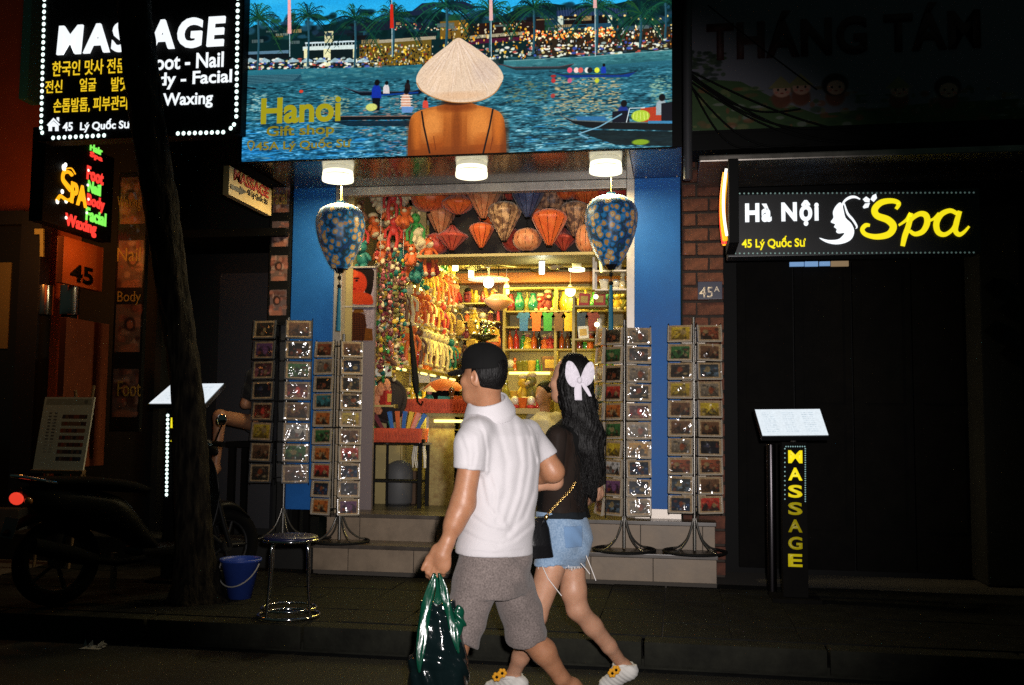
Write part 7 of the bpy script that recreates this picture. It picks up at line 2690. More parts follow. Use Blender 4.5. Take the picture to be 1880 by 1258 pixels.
def hand(P, wrist, knuck, across, palmn, r, curl, thumb_dir, spread=1.0):
    """distance to a hand: wrist and knuckle-row centre, 'across' points from little finger to index, palmn is the way the palm looks"""
    w, k = Vector(wrist), Vector(knuck)
    ax = (k - w).normalized()
    L = (k - w).length
    ac = Vector(across).normalized()
    pn = Vector(palmn).normalized()
    mid = w.lerp(k, .58)
    d = ellip(P, mid, (ax, ac, pn), (L * .62, r * 2.25, r * 1.15))
    d = smin(d, rcone(P, w - ax * .02, w.lerp(k, .4), r * 1.55, r * 1.5), .015)
    fl_ = (.92, 1.06, 1.0, .80)
    for i, t in enumerate((1.5, .5, -.5, -1.5)):
        b0 = k + ac * (t * r * 1.08 * spread) - ax * (abs(t) * r * .35)
        l = fl_[i] * L * .50
        d1 = (ax * math.cos(curl * .5) + pn * math.sin(curl * .5)).normalized()
        d2 = (ax * math.cos(curl * 1.5) + pn * math.sin(curl * 1.5)).normalized()
        d3 = (ax * math.cos(curl * 2.4) + pn * math.sin(curl * 2.4)).normalized()
        p1 = b0 + d1 * l
        p2 = p1 + d2 * l * .72
        p3 = p2 + d3 * l * .5
        rr = r * (.56 if i < 3 else .5)
        fd = smin(rcone(P, b0 - ax * r * 1.2, p1, rr * 1.1, rr * 1.0), rcone(P, p1, p2, rr * 1.02, rr * .9), .004)
        fd = smin(fd, rcone(P, p2, p3, rr * .9, rr * .78), .004)
        d = smin(d, fd, .005)
    tb0 = w.lerp(k, .30) + ac * r * 1.7
    td = Vector(thumb_dir).normalized()
    t1 = tb0 + (ac * .5 + ax * .75 + td * .4).normalized() * L * .42
    t2 = t1 + (ax * .85 + td * .45).normalized() * L * .36
    t3 = t2 + (ax * .75 + td * .7).normalized() * L * .22
    fd = smin(rcone(P, tb0, t1, r * .85, r * .68), rcone(P, t1, t2, r * .66, r * .58), .006)
    fd = smin(fd, rcone(P, t2, t3, r * .58, r * .46), .004)
    return smin(d, fd, .010)


D0 = 4.40
man_c = Vector((at_d(905, 1000, D0).x, at_d(905, 1000, D0).y, 0))
man = thing('person', 'man in black cap, white polo shirt and grey shorts carrying a green bag', 'person', man_c, 'couple walking past the shop')
mf, mr = facing(38)
S = lambda px, py, d=D0: at_d(px, py, d)
hl, elb, wr = S(866, 790, 4.25), S(850, 925, 4.23), S(818, 1004, 4.20)
hr, elr, fr_ = S(975, 792, 4.54), S(1016, 866, 4.56), S(945, 890, 4.80)
kn_l = S(803, 1040, 4.19)
hf_, hr_ = facing(56)
hc_ = S(888, 688, 4.38)
crown_up = (UP + hf_ * .10).normalized()


def man_head(P):
    ax = (hr_, hf_, crown_up)
    d = ellip(P, hc_ + UP * .012 - hf_ * .008, ax, (.077, .096, .100))
    d = smin(d, ellip(P, hc_ + hf_ * .045 - UP * .052, ax, (.058, .055, .072)), .03)
    d = smin(d, ellip(P, hc_ + hf_ * .062 - UP * .095, ax, (.040, .034, .030)), .03)
    for s in (-1, 1):
        d = smin(d, ellip(P, hc_ + hr_ * s * .040 + hf_ * .068 - UP * .030, ax, (.026, .024, .026)), .015)
        e = ellip(P, hc_ + hr_ * s * .080 - hf_ * .010 - UP * .018, ((hr_ * s + hf_ * -.35).normalized(), (hf_ + hr_ * s * .35).normalized(), UP), (.010, .020, .034))
        e = np.maximum(e, -ellip(P, hc_ + hr_ * s * .090 - hf_ * .006 - UP * .016, (hr_, hf_, UP), (.008, .011, .020)))
        d = smin(d, e, .006)
        d = np.maximum(d, -ellip(P, hc_ + hr_ * s * .032 + hf_ * .101 - UP * .004, ax, (.017, .016, .009)))
        d = smin(d, ellip(P, hc_ + hr_ * s * .032 + hf_ * .082 - UP * .004, ax, (.012, .012, .011)), .003)
    nose = smin(rcone(P, hc_ + hf_ * .090 + UP * .004, hc_ + hf_ * .112 - UP * .036, .010, .014), ellip(P, hc_ + hf_ * .100 - UP * .042, ax, (.019, .014, .011)), .008)
    d = smin(d, nose, .010)
    d = smin(d, ellip(P, hc_ + hf_ * .092 - UP * .070, ax, (.024, .010, .007)), .006)
    d = smin(d, ellip(P, hc_ + hf_ * .089 - UP * .081, ax, (.022, .010, .008)), .006)
    nb_ = S(898, 772, 4.42)
    d = smin(d, rcone(P, nb_, hc_ - UP * .05 - hf_ * .018, .062, .058), .03)
    return d


def man_armL(P):
    d = smin(rcone(P, S(868, 822, 4.243), elb, .050, .050), rcone(P, elb, S(834, 962, 4.215), .050, .041), .03)
    d = smin(d, rcone(P, S(838, 950, 4.215), wr, .042, .027), .03)
    h_ = hand(P, wr, kn_l, CRh * -.95 + CFh * .2, CFh * .95 + CRh * .2, .0205, .60, CRh * -.5 + UP * -.6)
    return smin(d, h_, .012)


def man_armR(P):
    d = smin(rcone(P, S(992, 822, 4.55), elr, .050, .047), rcone(P, elr, fr_, .046, .032), .03)
    return smin(d, hand(P, fr_, fr_ + (fr_ - elr).normalized() * .085, UP, -CFh, .0175, .5, UP), .012)


kR, kL = S(966, 1166, 4.52), S(838, 1180, 4.24)
aR, aL = S(1052, 1290, 4.62), S(812, 1306, 4.12)


def foot_d(P, ankle, toe, r=.034):
    heel = ankle + (ankle - toe).normalized() * .045 - UP * .045
    d = smin(rcone(P, ankle, heel, r, r * .9), rcone(P, heel, toe, r * .85, r * .8), .03)
    return smin(d, rcone(P, ankle, toe.lerp(heel, .3), r, r * .9), .03)


aR = Vector((aR.x, aR.y, .14))
aL = Vector((aL.x, aL.y, .10))
toeR = aR + mf * .16 - UP * .10
toeL = aL + mf * .19 - UP * .035


def man_legs(P):
    d = rcone(P, S(940, 1075, 4.46), kR, .078, .054)
    d = smin(d, rcone(P, kR, S(998, 1196, 4.55), .054, .054), .03)
    d = smin(d, rcone(P, S(998, 1196, 4.55), S(1030, 1244, 4.59), .054, .036), .03)
    d = smin(d, rcone(P, S(1030, 1244, 4.59), aR, .036, .029), .02)
    d = smin(d, foot_d(P, aR, toeR), .02)
    e = rcone(P, S(880, 1075, 4.30), kL, .076, .053)
    e = smin(e, rcone(P, kL, kL.lerp(aL, .35) - mf * .012, .052, .052), .03)
    e = smin(e, rcone(P, kL.lerp(aL, .35) - mf * .012, aL, .050, .030), .03)
    e = smin(e, foot_d(P, aL, toeL), .02)
    pel = ellip(P, S(908, 1045, 4.38), (mr, mf, UP), (.15, .11, .12))
    return smin(smin(d, pel, .05), smin(e, pel, .05), .03)


lo_h, hi_h = bounds([hc_, S(898, 772, 4.42)], .16)
lo_a, hi_a = bounds([hl, elb, wr, kn_l], .13)
lo_b, hi_b = bounds([hr, elr, fr_], .15)
lo_l, hi_l = bounds([kR, kL, aR, aL, S(908, 1000, 4.38)], .2)
lo_l[2] = 0.0


def torso_skin(P):
    return loftd(P, [(S(908, 1050, 4.38), .13, .10), (S(918, 930, 4.39), .125, .10), (S(912, 800, 4.40), .16, .09), (S(900, 768, 4.41), .08, .06)], mr, mf)


lo_t, hi_t = bounds([S(908, 1050, 4.38), S(900, 768, 4.41)], .2)
sdf_mesh('body', [(man_head, lo_h, hi_h, .0042), (man_armL, lo_a, hi_a, .0038), (man_armR, lo_b, hi_b, .0045), (man_legs, lo_l, hi_l, .0075), (torso_skin, lo_t, hi_t, .012)], skin_m, man, man_c)


CREASES = [([(872, 764), (888, 796), (893, 830), (890, 866)], .0045, 3.0), ([(958, 764), (972, 790), (978, 822), (984, 846)], .0045, 3.0), ([(905, 752), (918, 800), (930, 850), (928, 905), (912, 960)], .006, 6),
           ([(938, 750), (948, 800), (956, 850), (948, 905), (930, 955)], .007, 6), ([(968, 808), (970, 860), (960, 915), (940, 970)], .006, 5), ([(898, 870), (908, 905), (905, 945)], .005, 4), ([(985, 850), (980, 900), (962, 950), (930, 985)], .0055, 4.5),
           ([(884, 880), (893, 925), (920, 962)], .0045, 4), ([(868, 948), (895, 968), (930, 978)], .004, 3.5), ([(850, 975), (880, 992), (915, 1000)], .004, 3.5), ([(975, 965), (945, 990), (910, 1004)], .004, 3.5),
           ([(846, 800), (856, 830), (858, 858)], .0045, 4), ([(870, 805), (873, 835), (868, 858)], .004, 3), ([(985, 800), (996, 822), (1004, 834)], .004, 3.5), ([(860, 1010), (905, 1016), (960, 1009)], .0025, 1.6), ([(838, 855), (862, 857), (888, 856)], .0022, 1.5)]


def polo(P):
    secs = [(S(906, 1030, 4.37), .178, .142), (S(908, 1000, 4.37), .176, .140), (S(916, 950, 4.38), .166, .134), (S(924, 890, 4.39), .163, .128), (S(923, 835, 4.40), .176, .124), (S(918, 800, 4.41), .190, .112),
            (S(910, 778, 4.415), .172, .098), (S(902, 762, 4.42), .120, .082), (S(897, 748, 4.42), .068, .070)]
    d = loftd(P, secs, mr, mf, 2.2)
    low = (P[:, 2] < S(906, 1015, 4.37).z).astype(np.float32)
    sl_ = smin(rcone(P, S(876, 794, 4.27), S(864, 818, 4.245), .062, .067), rcone(P, S(864, 818, 4.245), S(860, 880, 4.235), .067, .066), .03)
    sl_ = np.maximum(sl_, plane(P, S(861, 861, 4.235), (elb - hl).normalized() + CRh * .02))
    sr_ = rcone(P, S(968, 796, 4.53), S(1012, 856, 4.56), .064, .062)
    sr_ = np.maximum(sr_, plane(P, S(1001, 838, 4.56), (elr - hr).normalized() + UP * -.3))
    d = smin(d, smin(sl_, sr_, .01), .045)
    q = P - V3(CP)
    w_ = q @ V3(CF)
    X, Y = W_PX / 2 + F_PX * (q @ V3(CR)) / w_, H_PX / 2 - F_PX * (q @ V3(CU)) / w_
    near = w_ < 4.44
    for pts, amp, wd in CREASES:
        best = np.full(len(P), 1e3, np.float32)
        for (xa, ya), (xb, yb) in zip(pts[:-1], pts[1:]):
            dx, dy = xb - xa, yb - ya
            L2 = dx * dx + dy * dy
            t = np.clip(((X - xa) * dx + (Y - ya) * dy) / L2, 0, 1)
            ex_, ey_ = X - xa - t * dx, Y - ya - t * dy
            dist = np.sqrt(ex_ * ex_ + ey_ * ey_) * np.sign(ex_ * dy - ey_ * dx + 1e-6)
            best = np.where(np.abs(dist) < np.abs(best), dist, best)
        g = best / wd
        d = d + near * (amp * .68) * (np.exp(-g * g) - .75 * np.exp(-(g - 1.5) ** 2 / 1.6))
    zt = np.clip((P[:, 2] - S(900, 1010).z) / .45, 0, 1)
    b = -V3(mf)
    d = d + fold(P, V3(mr) * -16 + np.array((0, 0, 46), np.float32), V3(mr) * 22 + np.array((0, 0, 6), np.float32), 1.1, .0016, 1.7)
    d = np.maximum(d, plane(P, S(906, 1016, 4.37), -UP + CRh * -.03))
    sp_ = ((P - V3(S(935, 870, 4.27))) @ V3(mr))
    return d + .006 * np.exp(-(sp_ / .03) ** 2) * (b @ (P - V3(S(915, 880, 4.40))).T > 0) * zt


lo_s, hi_s = bounds([S(906, 1040, 4.37), S(897, 740, 4.42), hl, hr], .2)
polo_m = cloth_mat('white_pique', (.56, .535, .55), .9, .03, 330, .5, ribs=1)
sdf_mesh('shirt', [(polo, lo_s, hi_s, .0058)], polo_m, man, man_c)
nb0, nb1 = S(899, 757, 4.42), S(895, 731, 4.40)


def collar(P):
    ax = (nb1 - nb0).normalized()
    t = (P - V3(nb0)) @ V3(ax)
    q = P - V3(nb0) - t[:, None] * V3(ax)
    u, v = q @ V3(mr), q @ V3(mf)
    tt = np.clip(t / .085, 0, 1)
    R_ = .105 - .036 * tt
    k = np.sqrt((u / (R_ * 1.02)) ** 2 + (v / (R_ * 1.05)) ** 2 + 1e-9)
    d = np.abs((k - 1) * R_) - .0055
    edge_low = -.012 + .012 * np.sin(np.arctan2(v, u) * 2 + 1)
    d = np.maximum(d, np.maximum(edge_low - t, t - .064))
    gap = np.maximum(np.abs(u) - .014, .02 - v)
    return np.maximum(d, -gap)


lo_c, hi_c = bounds([nb0, nb1], .12)
sdf_mesh('collar', [(collar, lo_c, hi_c, .0036)], polo_m, man, man_c)


def shorts(P):
    secs = [(S(896, 1092, 4.36), .172, .138), (S(905, 1060, 4.37), .176, .142), (S(908, 1030, 4.38), .172, .136), (S(908, 998, 4.38), .164, .128)]
    d = loftd(P, secs, mr, mf, 2.2)
    l_ = rcone(P, S(877, 1066, 4.31), S(830, 1215, 4.22), .094, .084)
    l_ = np.maximum(l_, plane(P, S(838, 1178, 4.24), (S(830, 1215, 4.22) - S(877, 1066, 4.31)).normalized()))
    r_ = rcone(P, S(940, 1070, 4.45), S(982, 1215, 4.55), .098, .094)
    r_ = np.maximum(r_, plane(P, S(968, 1171, 4.51), (S(986, 1230, 4.55) - S(938, 1070, 4.45)).normalized() + CRh * -.10))
    hollow = -rcone(P, S(960, 1140, 4.50), S(990, 1240, 4.56), .080, .085)
    r_ = np.maximum(r_, np.where(((P - V3(S(964, 1160, 4.51))) @ V3(UP)) < 0, hollow, -1))
    d = smin(smin(d, l_, .02), smin(d, r_, .02), .004)
    d = d + fold(P, V3(mr) * 30 + np.array((0, 0, 42), np.float32), V3(mr) * 20 + np.array((0, 0, 12), np.float32), 1.2, .0034)
    d = d + fold(P, V3(mr) * -38 + np.array((0, 0, 26), np.float32), V3(mf) * 25 + np.array((0, 0, 18), np.float32), 1.0, .0026, 2.1)
    return d


lo_p, hi_p = bounds([S(908, 998, 4.38), S(838, 1190, 4.24), S(985, 1190, 4.52)], .19)
sdf_mesh('shorts', [(shorts, lo_p, hi_p, .0058)], cloth_mat('grey_brown_twill', (.165, .135, .125), .9, .38, 300, .5, vscale=150), man, man_c)


def man_hair(P):
    ax = (hr_, hf_, crown_up)
    d = ellip(P, hc_ + UP * .008 - hf_ * .016, ax, (.083, .098, .106))
    d = np.maximum(d, plane(P, hc_ + hf_ * .010 - UP * .020, hf_ + UP * -.05))
    d = np.maximum(d, plane(P, hc_ - UP * .072 - hf_ * .05, -UP + hf_ * .55))
    return d


lo_q, hi_q = bounds([hc_], .15)
sdf_mesh('hair', [(man_hair, lo_q, hi_q, .0042)], hair_m, man, man_c)


def cap_crown(P):
    ax = (hr_, hf_, crown_up)
    d = ellip(P, hc_ + UP * .030 - hf_ * .004, ax, (.094, .108, .108))
    d = smin(d, ellip(P, hc_ + UP * .085 + hf_ * .030, ax, (.070, .062, .050)), .03)
    d = np.maximum(d, plane(P, hc_ + UP * .022, -crown_up + hf_ * .12))
    q = P - V3(hc_)
    an = np.arctan2(q @ V3(hr_), q @ V3(hf_))
    d = d + .0022 * np.exp(-(np.sin(an * 3) / .07) ** 2)
    d = smin(d, ellip(P, hc_ + crown_up * .138 - hf_ * .006, (hr_, hf_, UP), (.009, .009, .006)), .003)
    gap = ellip(P, hc_ - hf_ * .105 + UP * .040, (hr_, hf_, UP), (.035, .03, .022))
    return np.maximum(d, -gap)


cap_m = cloth_mat('black_cap_cloth', (.004, .004, .004), .9, .2, 260, .4, sheen=0)
cap_o = sdf_mesh('cap', [(cap_crown, lo_q - .02, hi_q + .03, .0042)], cap_m, man, man_c)


def cap_brim(P):
    q = P - V3(hc_ + UP * .040 + hf_ * .060)
    u, v, w_ = q @ V3(hr_), q @ V3(hf_), q @ V3(UP)
    k = np.sqrt((u / .088) ** 2 + (v / .125) ** 2 + 1e-9)
    sheet = np.abs(w_ + .9 * u * u / .09 * .55 + .22 * v - .0) - .0035
    return np.maximum(np.maximum((k - 1) * .09, sheet), -v)


sdf_mesh('brim', [(cap_brim, lo_q - .10, hi_q + .10, .0035)], cap_m, cap_o, man_c)
for a_, t_ in ((aR, toeR), (aL, toeL)):
    def sole(P, a_=a_, t_=t_):
        h_ = a_ + (a_ - t_).normalized() * .05 - UP * .05
        d = foot_d(P, a_, t_, .041)
        return np.maximum(smin(d, rcone(P, h_ - UP * .02, t_ - UP * .01, .040, .042), .02), P[:, 2] - a_.z + .012)
    lo_f, hi_f = bounds([a_, t_], .12)
    lo_f[2] = max(lo_f[2], -.005)
    sdf_mesh('shoe', [(sole, lo_f, hi_f, .006)], mat('dark_shoe', (.03, .028, .026), .6), man, man_c)

bagc = S(806, 1180, 4.17)
bag = thing('plastic_bag', 'glossy dark green plastic carrier bag hanging full from the man\'s hand', 'bag', bagc)


def bag_mat():
    m, nt, b, out = _nt('green_plastic')
    N, Lk = nt.nodes, nt.links
    tc = N.new('ShaderNodeTexCoord')
    mp = N.new('ShaderNodeMapping')
    mp.inputs['Scale'].default_value = (1, 1, .42)
    nz = N.new('ShaderNodeTexNoise')
    nz.inputs['Scale'].default_value = 24
    nz.inputs['Detail'].default_value = 3
    nz.inputs['Distortion'].default_value = .8
    Lk.new(tc.outputs['Object'], mp.inputs['Vector'])
    Lk.new(mp.outputs['Vector'], nz.inputs['Vector'])
    bp = N.new('ShaderNodeBump')
    bp.inputs['Strength'].default_value = .4
    bp.inputs['Distance'].default_value = .010
    Lk.new(nz.outputs['Fac'], bp.inputs['Height'])
    Lk.new(bp.outputs['Normal'], b.inputs['Normal'])
    b.inputs['Base Color'].default_value = (.003, .055, .030, 1)
    b.inputs['Roughness'].default_value = .24
    b.inputs['Specular IOR Level'].default_value = .5
    b.inputs['Transmission Weight'].default_value = .0
    b.inputs['Coat Weight'].default_value = .25
    b.inputs['Coat Roughness'].default_value = .12
    return m


gbm = bag_mat()
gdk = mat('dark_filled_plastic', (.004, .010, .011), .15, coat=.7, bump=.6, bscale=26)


def bag_body(P):
    secs = [(S(804, 1300, 4.17), .085, .07), (S(806, 1255, 4.17), .128, .10), (S(806, 1215, 4.17), .126, .095), (S(807, 1170, 4.17), .098, .070), (S(806, 1130, 4.17), .076, .045), (S(804, 1105, 4.17), .060, .026)]
    d = loftd(P, secs, CRh, CFh, 2.1)
    u = (P - V3(bagc)) @ V3(CRh)
    v_notch = np.maximum(np.abs((P - V3(S(802, 1100, 4.17))) @ V3(CRh)) - (P[:, 2] - S(802, 1112, 4.17).z) * .8, S(802, 1112, 4.17).z - P[:, 2])
    d = np.maximum(d, -v_notch)
    d = d + fold(P, V3(CRh) * 85 + np.array((0, 0, 9), np.float32), V3(CRh) * 20 + np.array((0, 0, 22), np.float32), 1.4, .0042) + fold(P, V3(CRh) * 37 + V3(CFh) * 40 + np.array((0, 0, 50), np.float32), V3(CFh) * 33 + np.array((0, 0, 31), np.float32), 1.6, .0040, .9)
    return d


lo_g, hi_g = bounds([S(804, 1305, 4.17), S(804, 1100, 4.17)], .15)
sdf_mesh('sack', [(bag_body, lo_g, hi_g, .0055)], gdk, bag, bagc, 0)
gr = MB()
for pts in ([(797, 1052, 5, -.012), (792, 1075, 13, -.02), (784, 1110, 20, -.03), (777, 1150, 20, -.055), (772, 1200, 15, -.085), (770, 1235, 6, -.10)], [(806, 1052, 5, -.012), (813, 1078, 13, -.015), (821, 1110, 16, -.03), (828, 1140, 15, -.055), (836, 1170, 14, -.075), (842, 1200, 6, -.085)],
            [(800, 1054, 5, .02), (806, 1085, 12, .03), (800, 1120, 17, .03)]):
    q_ = smooth_path(pts, 5)
    vv, ff = [], []
    for i, (px, py, w_, dy) in enumerate(q_):
        for j, t in enumerate((-.5, -.17, .17, .5)):
            vv.append(Vector(at_d(px + w_ * t, py, 4.165 + dy + .006 * math.cos(j * 2.2 + i * .5))) - bagc)
    for i in range(len(q_) - 1):
        for j in range(3):
            ff.append((i * 4 + j, (i + 1) * 4 + j, (i + 1) * 4 + j + 1, i * 4 + j + 1))
    gr.add(vv, ff, 0, True)
ho = gr.build('handle', gbm, bag)
sm_ = ho.modifiers.new('thickness', 'SOLIDIFY')
sm_.thickness = .0015


def bag_ear(P):
    d = ellip(P, S(842, 1148, 4.15), ((CRh + UP * -.1).normalized(), CFh, UP), (.028, .02, .075))
    return d + fold(P, np.array((90, 40, 60), np.float32), np.array((30, 60, 80), np.float32), 1.5, .005)


lo_e, hi_e = bounds([S(842, 1148, 4.15), S(768, 1122, 4.15)], .09)
sdf_mesh('gusset', [(bag_ear, lo_e, hi_e, .004)], gbm, bag, bagc, 0)

DW = 4.80
woc = Vector((at_d(1035, 1000, DW).x, at_d(1035, 1000, DW).y, 0))
wo = thing('person', 'woman in black sheer top and denim shorts with long black hair', 'person', woc, 'couple walking past the shop')
wf, wr_ = facing(50)
whf, whr = facing(62)
whc = S(1046, 694, 4.80)
W_ = lambda px, py, d=DW: at_d(px, py, d)
sl_l, el_l, ha_l = W_(1024, 800, 4.68), W_(1018, 884, 4.64), W_(978, 893, 4.66)
sl_r, el_r, ha_r = W_(1086, 800, 4.94), W_(1094, 905, 4.98), W_(1060, 930, 5.06)
ak_l, ak_r = W_(940, 1243, 4.86), W_(1144, 1222, 5.02)
ak_l = Vector((ak_l.x, ak_l.y, ak_l.z))
kn_w = W_(1060, 1118, 4.86)
kn_wl = W_(984, 1132, 4.72)
toe_l = Vector((ak_l.x, ak_l.y, .045)) + wf * .13
toe_r = Vector((ak_r.x, ak_r.y, .05)) + wf * .10 - UP * .015


def w_head(P):
    ax = (whr, whf, UP)
    d = ellip(P, whc + UP * .008 - whf * .008, ax, (.071, .090, .096))
    d = smin(d, ellip(P, whc + whf * .040 - UP * .050, ax, (.052, .050, .066)), .03)
    d = smin(d, ellip(P, whc + whf * .060 - UP * .092, ax, (.030, .028, .024)), .03)
    for s in (-1, 1):
        d = smin(d, ellip(P, whc + whr * s * .036 + whf * .062 - UP * .032, ax, (.024, .022, .024)), .015)
        d = smin(d, ellip(P, whc + whr * s * .074 - whf * .006 - UP * .022, (whr, whf, UP), (.008, .018, .030)), .006)
        d = np.maximum(d, -ellip(P, whc + whr * s * .030 + whf * .094 - UP * .006, ax, (.016, .014, .008)))
        d = smin(d, ellip(P, whc + whr * s * .030 + whf * .077 - UP * .006, ax, (.011, .011, .010)), .003)
    d = smin(d, smin(rcone(P, whc + whf * .084, whc + whf * .103 - UP * .036, .008, .010), ellip(P, whc + whf * .092 - UP * .040, ax, (.015, .011, .009)), .006), .009)
    d = smin(d, ellip(P, whc + whf * .085 - UP * .068, ax, (.020, .009, .007)), .006)
    d = smin(d, ellip(P, whc + whf * .083 - UP * .077, ax, (.018, .009, .007)), .006)
    return smin(d, rcone(P, W_(1056, 775, 4.82), whc - UP * .06 - whf * .015, .046, .046), .025)


def w_arms(P):
    d = smin(rcone(P, sl_l, el_l, .044, .038), rcone(P, el_l, ha_l, .037, .027), .025)
    d = smin(d, hand(P, ha_l, ha_l + (ha_l - el_l).normalized() * .075, UP, -CFh, .0145, .35, UP), .012)
    e = smin(rcone(P, sl_r, el_r, .044, .037), rcone(P, el_r, ha_r, .036, .025), .025)
    e = smin(e, hand(P, ha_r, ha_r + (ha_r - el_r).normalized() * .075, UP, CFh, .0145, .35, UP), .012)
    return np.minimum(d, e)


def w_legs(P):
    d = rcone(P, W_(1052, 1035, 4.86), W_(1053, 1085, 4.86), .060, .060)
    d = smin(d, rcone(P, W_(1053, 1085, 4.86), kn_w, .060, .050), .03)
    d = smin(d, rcone(P, kn_w, W_(1088, 1150, 4.90), .050, .044), .03)
    d = smin(d, rcone(P, W_(1088, 1150, 4.90), W_(1118, 1186, 4.95), .045, .037), .03)
    d = smin(d, rcone(P, W_(1118, 1186, 4.95), ak_r, .037, .029), .02)
    d = smin(d, foot_d(P, ak_r, toe_r, .028), .02)
    e = rcone(P, W_(1012, 1040, 4.74), kn_wl, .070, .049)
    e = smin(e, rcone(P, kn_wl, W_(968, 1180, 4.78), .048, .044), .03)
    e = smin(e, rcone(P, W_(968, 1180, 4.78), W_(956, 1206, 4.81), .046, .041), .03)
    e = smin(e, rcone(P, W_(956, 1206, 4.81), ak_l, .041, .031), .02)
    e = smin(e, foot_d(P, ak_l, toe_l, .028), .02)
    pel = ellip(P, W_(1032, 985, 4.80), (wr_, wf, UP), (.12, .10, .12))
    return np.minimum(smin(d, pel, .04), smin(e, pel, .04))


def w_torso(P):
    return loftd(P, [(W_(1036, 985, 4.80), .14, .11), (W_(1034, 930, 4.80), .115, .088), (W_(1044, 860, 4.80), .125, .09), (W_(1052, 800, 4.81), .150, .08), (W_(1055, 772, 4.82), .06, .05)], wr_, wf)


b1_lo, b1_hi = bounds([whc, W_(1056, 775, 4.82)], .15)
b2_lo, b2_hi = bounds([sl_l, el_l, ha_l, sl_r, el_r, ha_r], .12)
b3_lo, b3_hi = bounds([ak_l, ak_r, kn_w, kn_wl, W_(1036, 960, 4.80)], .19)
b3_lo[2] = 0.0
b4_lo, b4_hi = bounds([W_(1036, 985, 4.80), W_(1055, 772, 4.82)], .18)
sdf_mesh('body', [(w_head, b1_lo, b1_hi, .0045), (w_arms, b2_lo, b2_hi, .0048), (w_legs, b3_lo, b3_hi, .007), (w_torso, b4_lo, b4_hi, .010)], skin_w, wo, woc)


def w_top(P):
    secs = [(W_(1033, 950, 4.80), .148, .118), (W_(1033, 925, 4.80), .134, .106), (W_(1044, 860, 4.80), .140, .106), (W_(1052, 808, 4.81), .168, .098), (W_(1054, 785, 4.82), .130, .080), (W_(1055, 768, 4.82), .062, .056)]
    d = loftd(P, secs, wr_, wf, 2.2)
    for s0, e0 in ((sl_l, el_l), (sl_r, el_r)):
        a = rcone(P, s0, e0, .056, .054)
        d = smin(d, np.maximum(a, plane(P, s0.lerp(e0, .86), (e0 - s0).normalized())), .02)
    return d + fold(P, V3(wr_) * 40 + np.array((0, 0, 30), np.float32), V3(wr_) * 15 + np.array((0, 0, 25), np.float32), 1.2, .003)


b5_lo, b5_hi = bounds([sl_l, sl_r, W_(1033, 955, 4.80), el_l, el_r], .15)
sdf_mesh('sheer_top', [(w_top, b5_lo, b5_hi, .0065)], cloth_mat('sheer_black_mesh', (.003, .003, .003), .85, .2, 500, .3, sheen=0, alpha=.84), wo, woc)


def w_shorts(P):
    secs = [(W_(1032, 1040, 4.80), .115, .085), (W_(1030, 1020, 4.80), .146, .122), (W_(1036, 990, 4.81), .150, .132), (W_(1034, 965, 4.80), .140, .118), (W_(1030, 938, 4.80), .136, .108)]
    d = loftd(P, secs, wr_, wf, 2.1)
    hip = V3(wr_)
    back = -V3(wf)
    for s, c_ in ((-1, W_(1012, 995, 4.75)), (1, W_(1041, 996, 4.82))):
        d = smin(d, ellip(P, c_ - wf * .05, (wr_, wf, UP), (.074, .078, .082)), .02)
    l_ = rcone(P, W_(1016, 1005, 4.74), W_(1006, 1075, 4.73), .084, .082)
    l_ = np.maximum(l_, plane(P, W_(1010, 1036, 4.74), -UP + CRh * .06))
    r_ = rcone(P, W_(1044, 1005, 4.85), W_(1050, 1075, 4.86), .076, .070)
    r_ = np.maximum(r_, plane(P, W_(1056, 1040, 4.86), -UP + CRh * -.12))
    d = smin(d, np.minimum(l_, r_), .012)
    d = np.maximum(d, W_(1036, 1044, 4.80).z - P[:, 2])
    return d + fold(P, V3(wr_) * 45 + np.array((0, 0, 55), np.float32), V3(wr_) * 30 + np.array((0, 0, 12), np.float32), 1.3, .0022) + .0012 * np.sin(P[:, 2] * 260 + P[:, 0] * 140) * (P[:, 2] < W_(1036, 1026, 4.8).z)


b6_lo, b6_hi = bounds([W_(1030, 930, 4.80), W_(1010, 1050, 4.74), W_(1056, 1050, 4.86)], .2)
denim = cloth_mat('pale_denim', (.16, .26, .40), .9, .12, 380, .5, col2=(.27, .37, .50), vscale=120)
shw = sdf_mesh('denim_shorts', [(w_shorts, b6_lo, b6_hi, .0052)], denim, wo, woc)


def shell_patch(px, py, hw, hh, name, m_, dsurf, dback, parent, c_):
    """a patch pocket: a small curved pad set just proud of the cloth"""
    def f(P):
        base = w_shorts(P)
        ctr = V3(W_(px, py, dsurf))
        u, w2 = (P - ctr) @ V3(CRh), P[:, 2] - ctr[2]
        box_ = np.maximum(np.abs(u + .05 * w2) - hw * (1 - .12 * np.clip(-w2 / hh, 0, 1)), np.abs(w2) - hh)
        return np.maximum(np.maximum(base - .0035, -base - .006), np.maximum(box_, (P - V3(W_(px, py, dback))) @ V3(CFh)))
    lo, hi = bounds([W_(px, py, dsurf)], .12)
    return sdf_mesh(name, [(f, lo, hi, .004)], m_, parent, c_, 0)


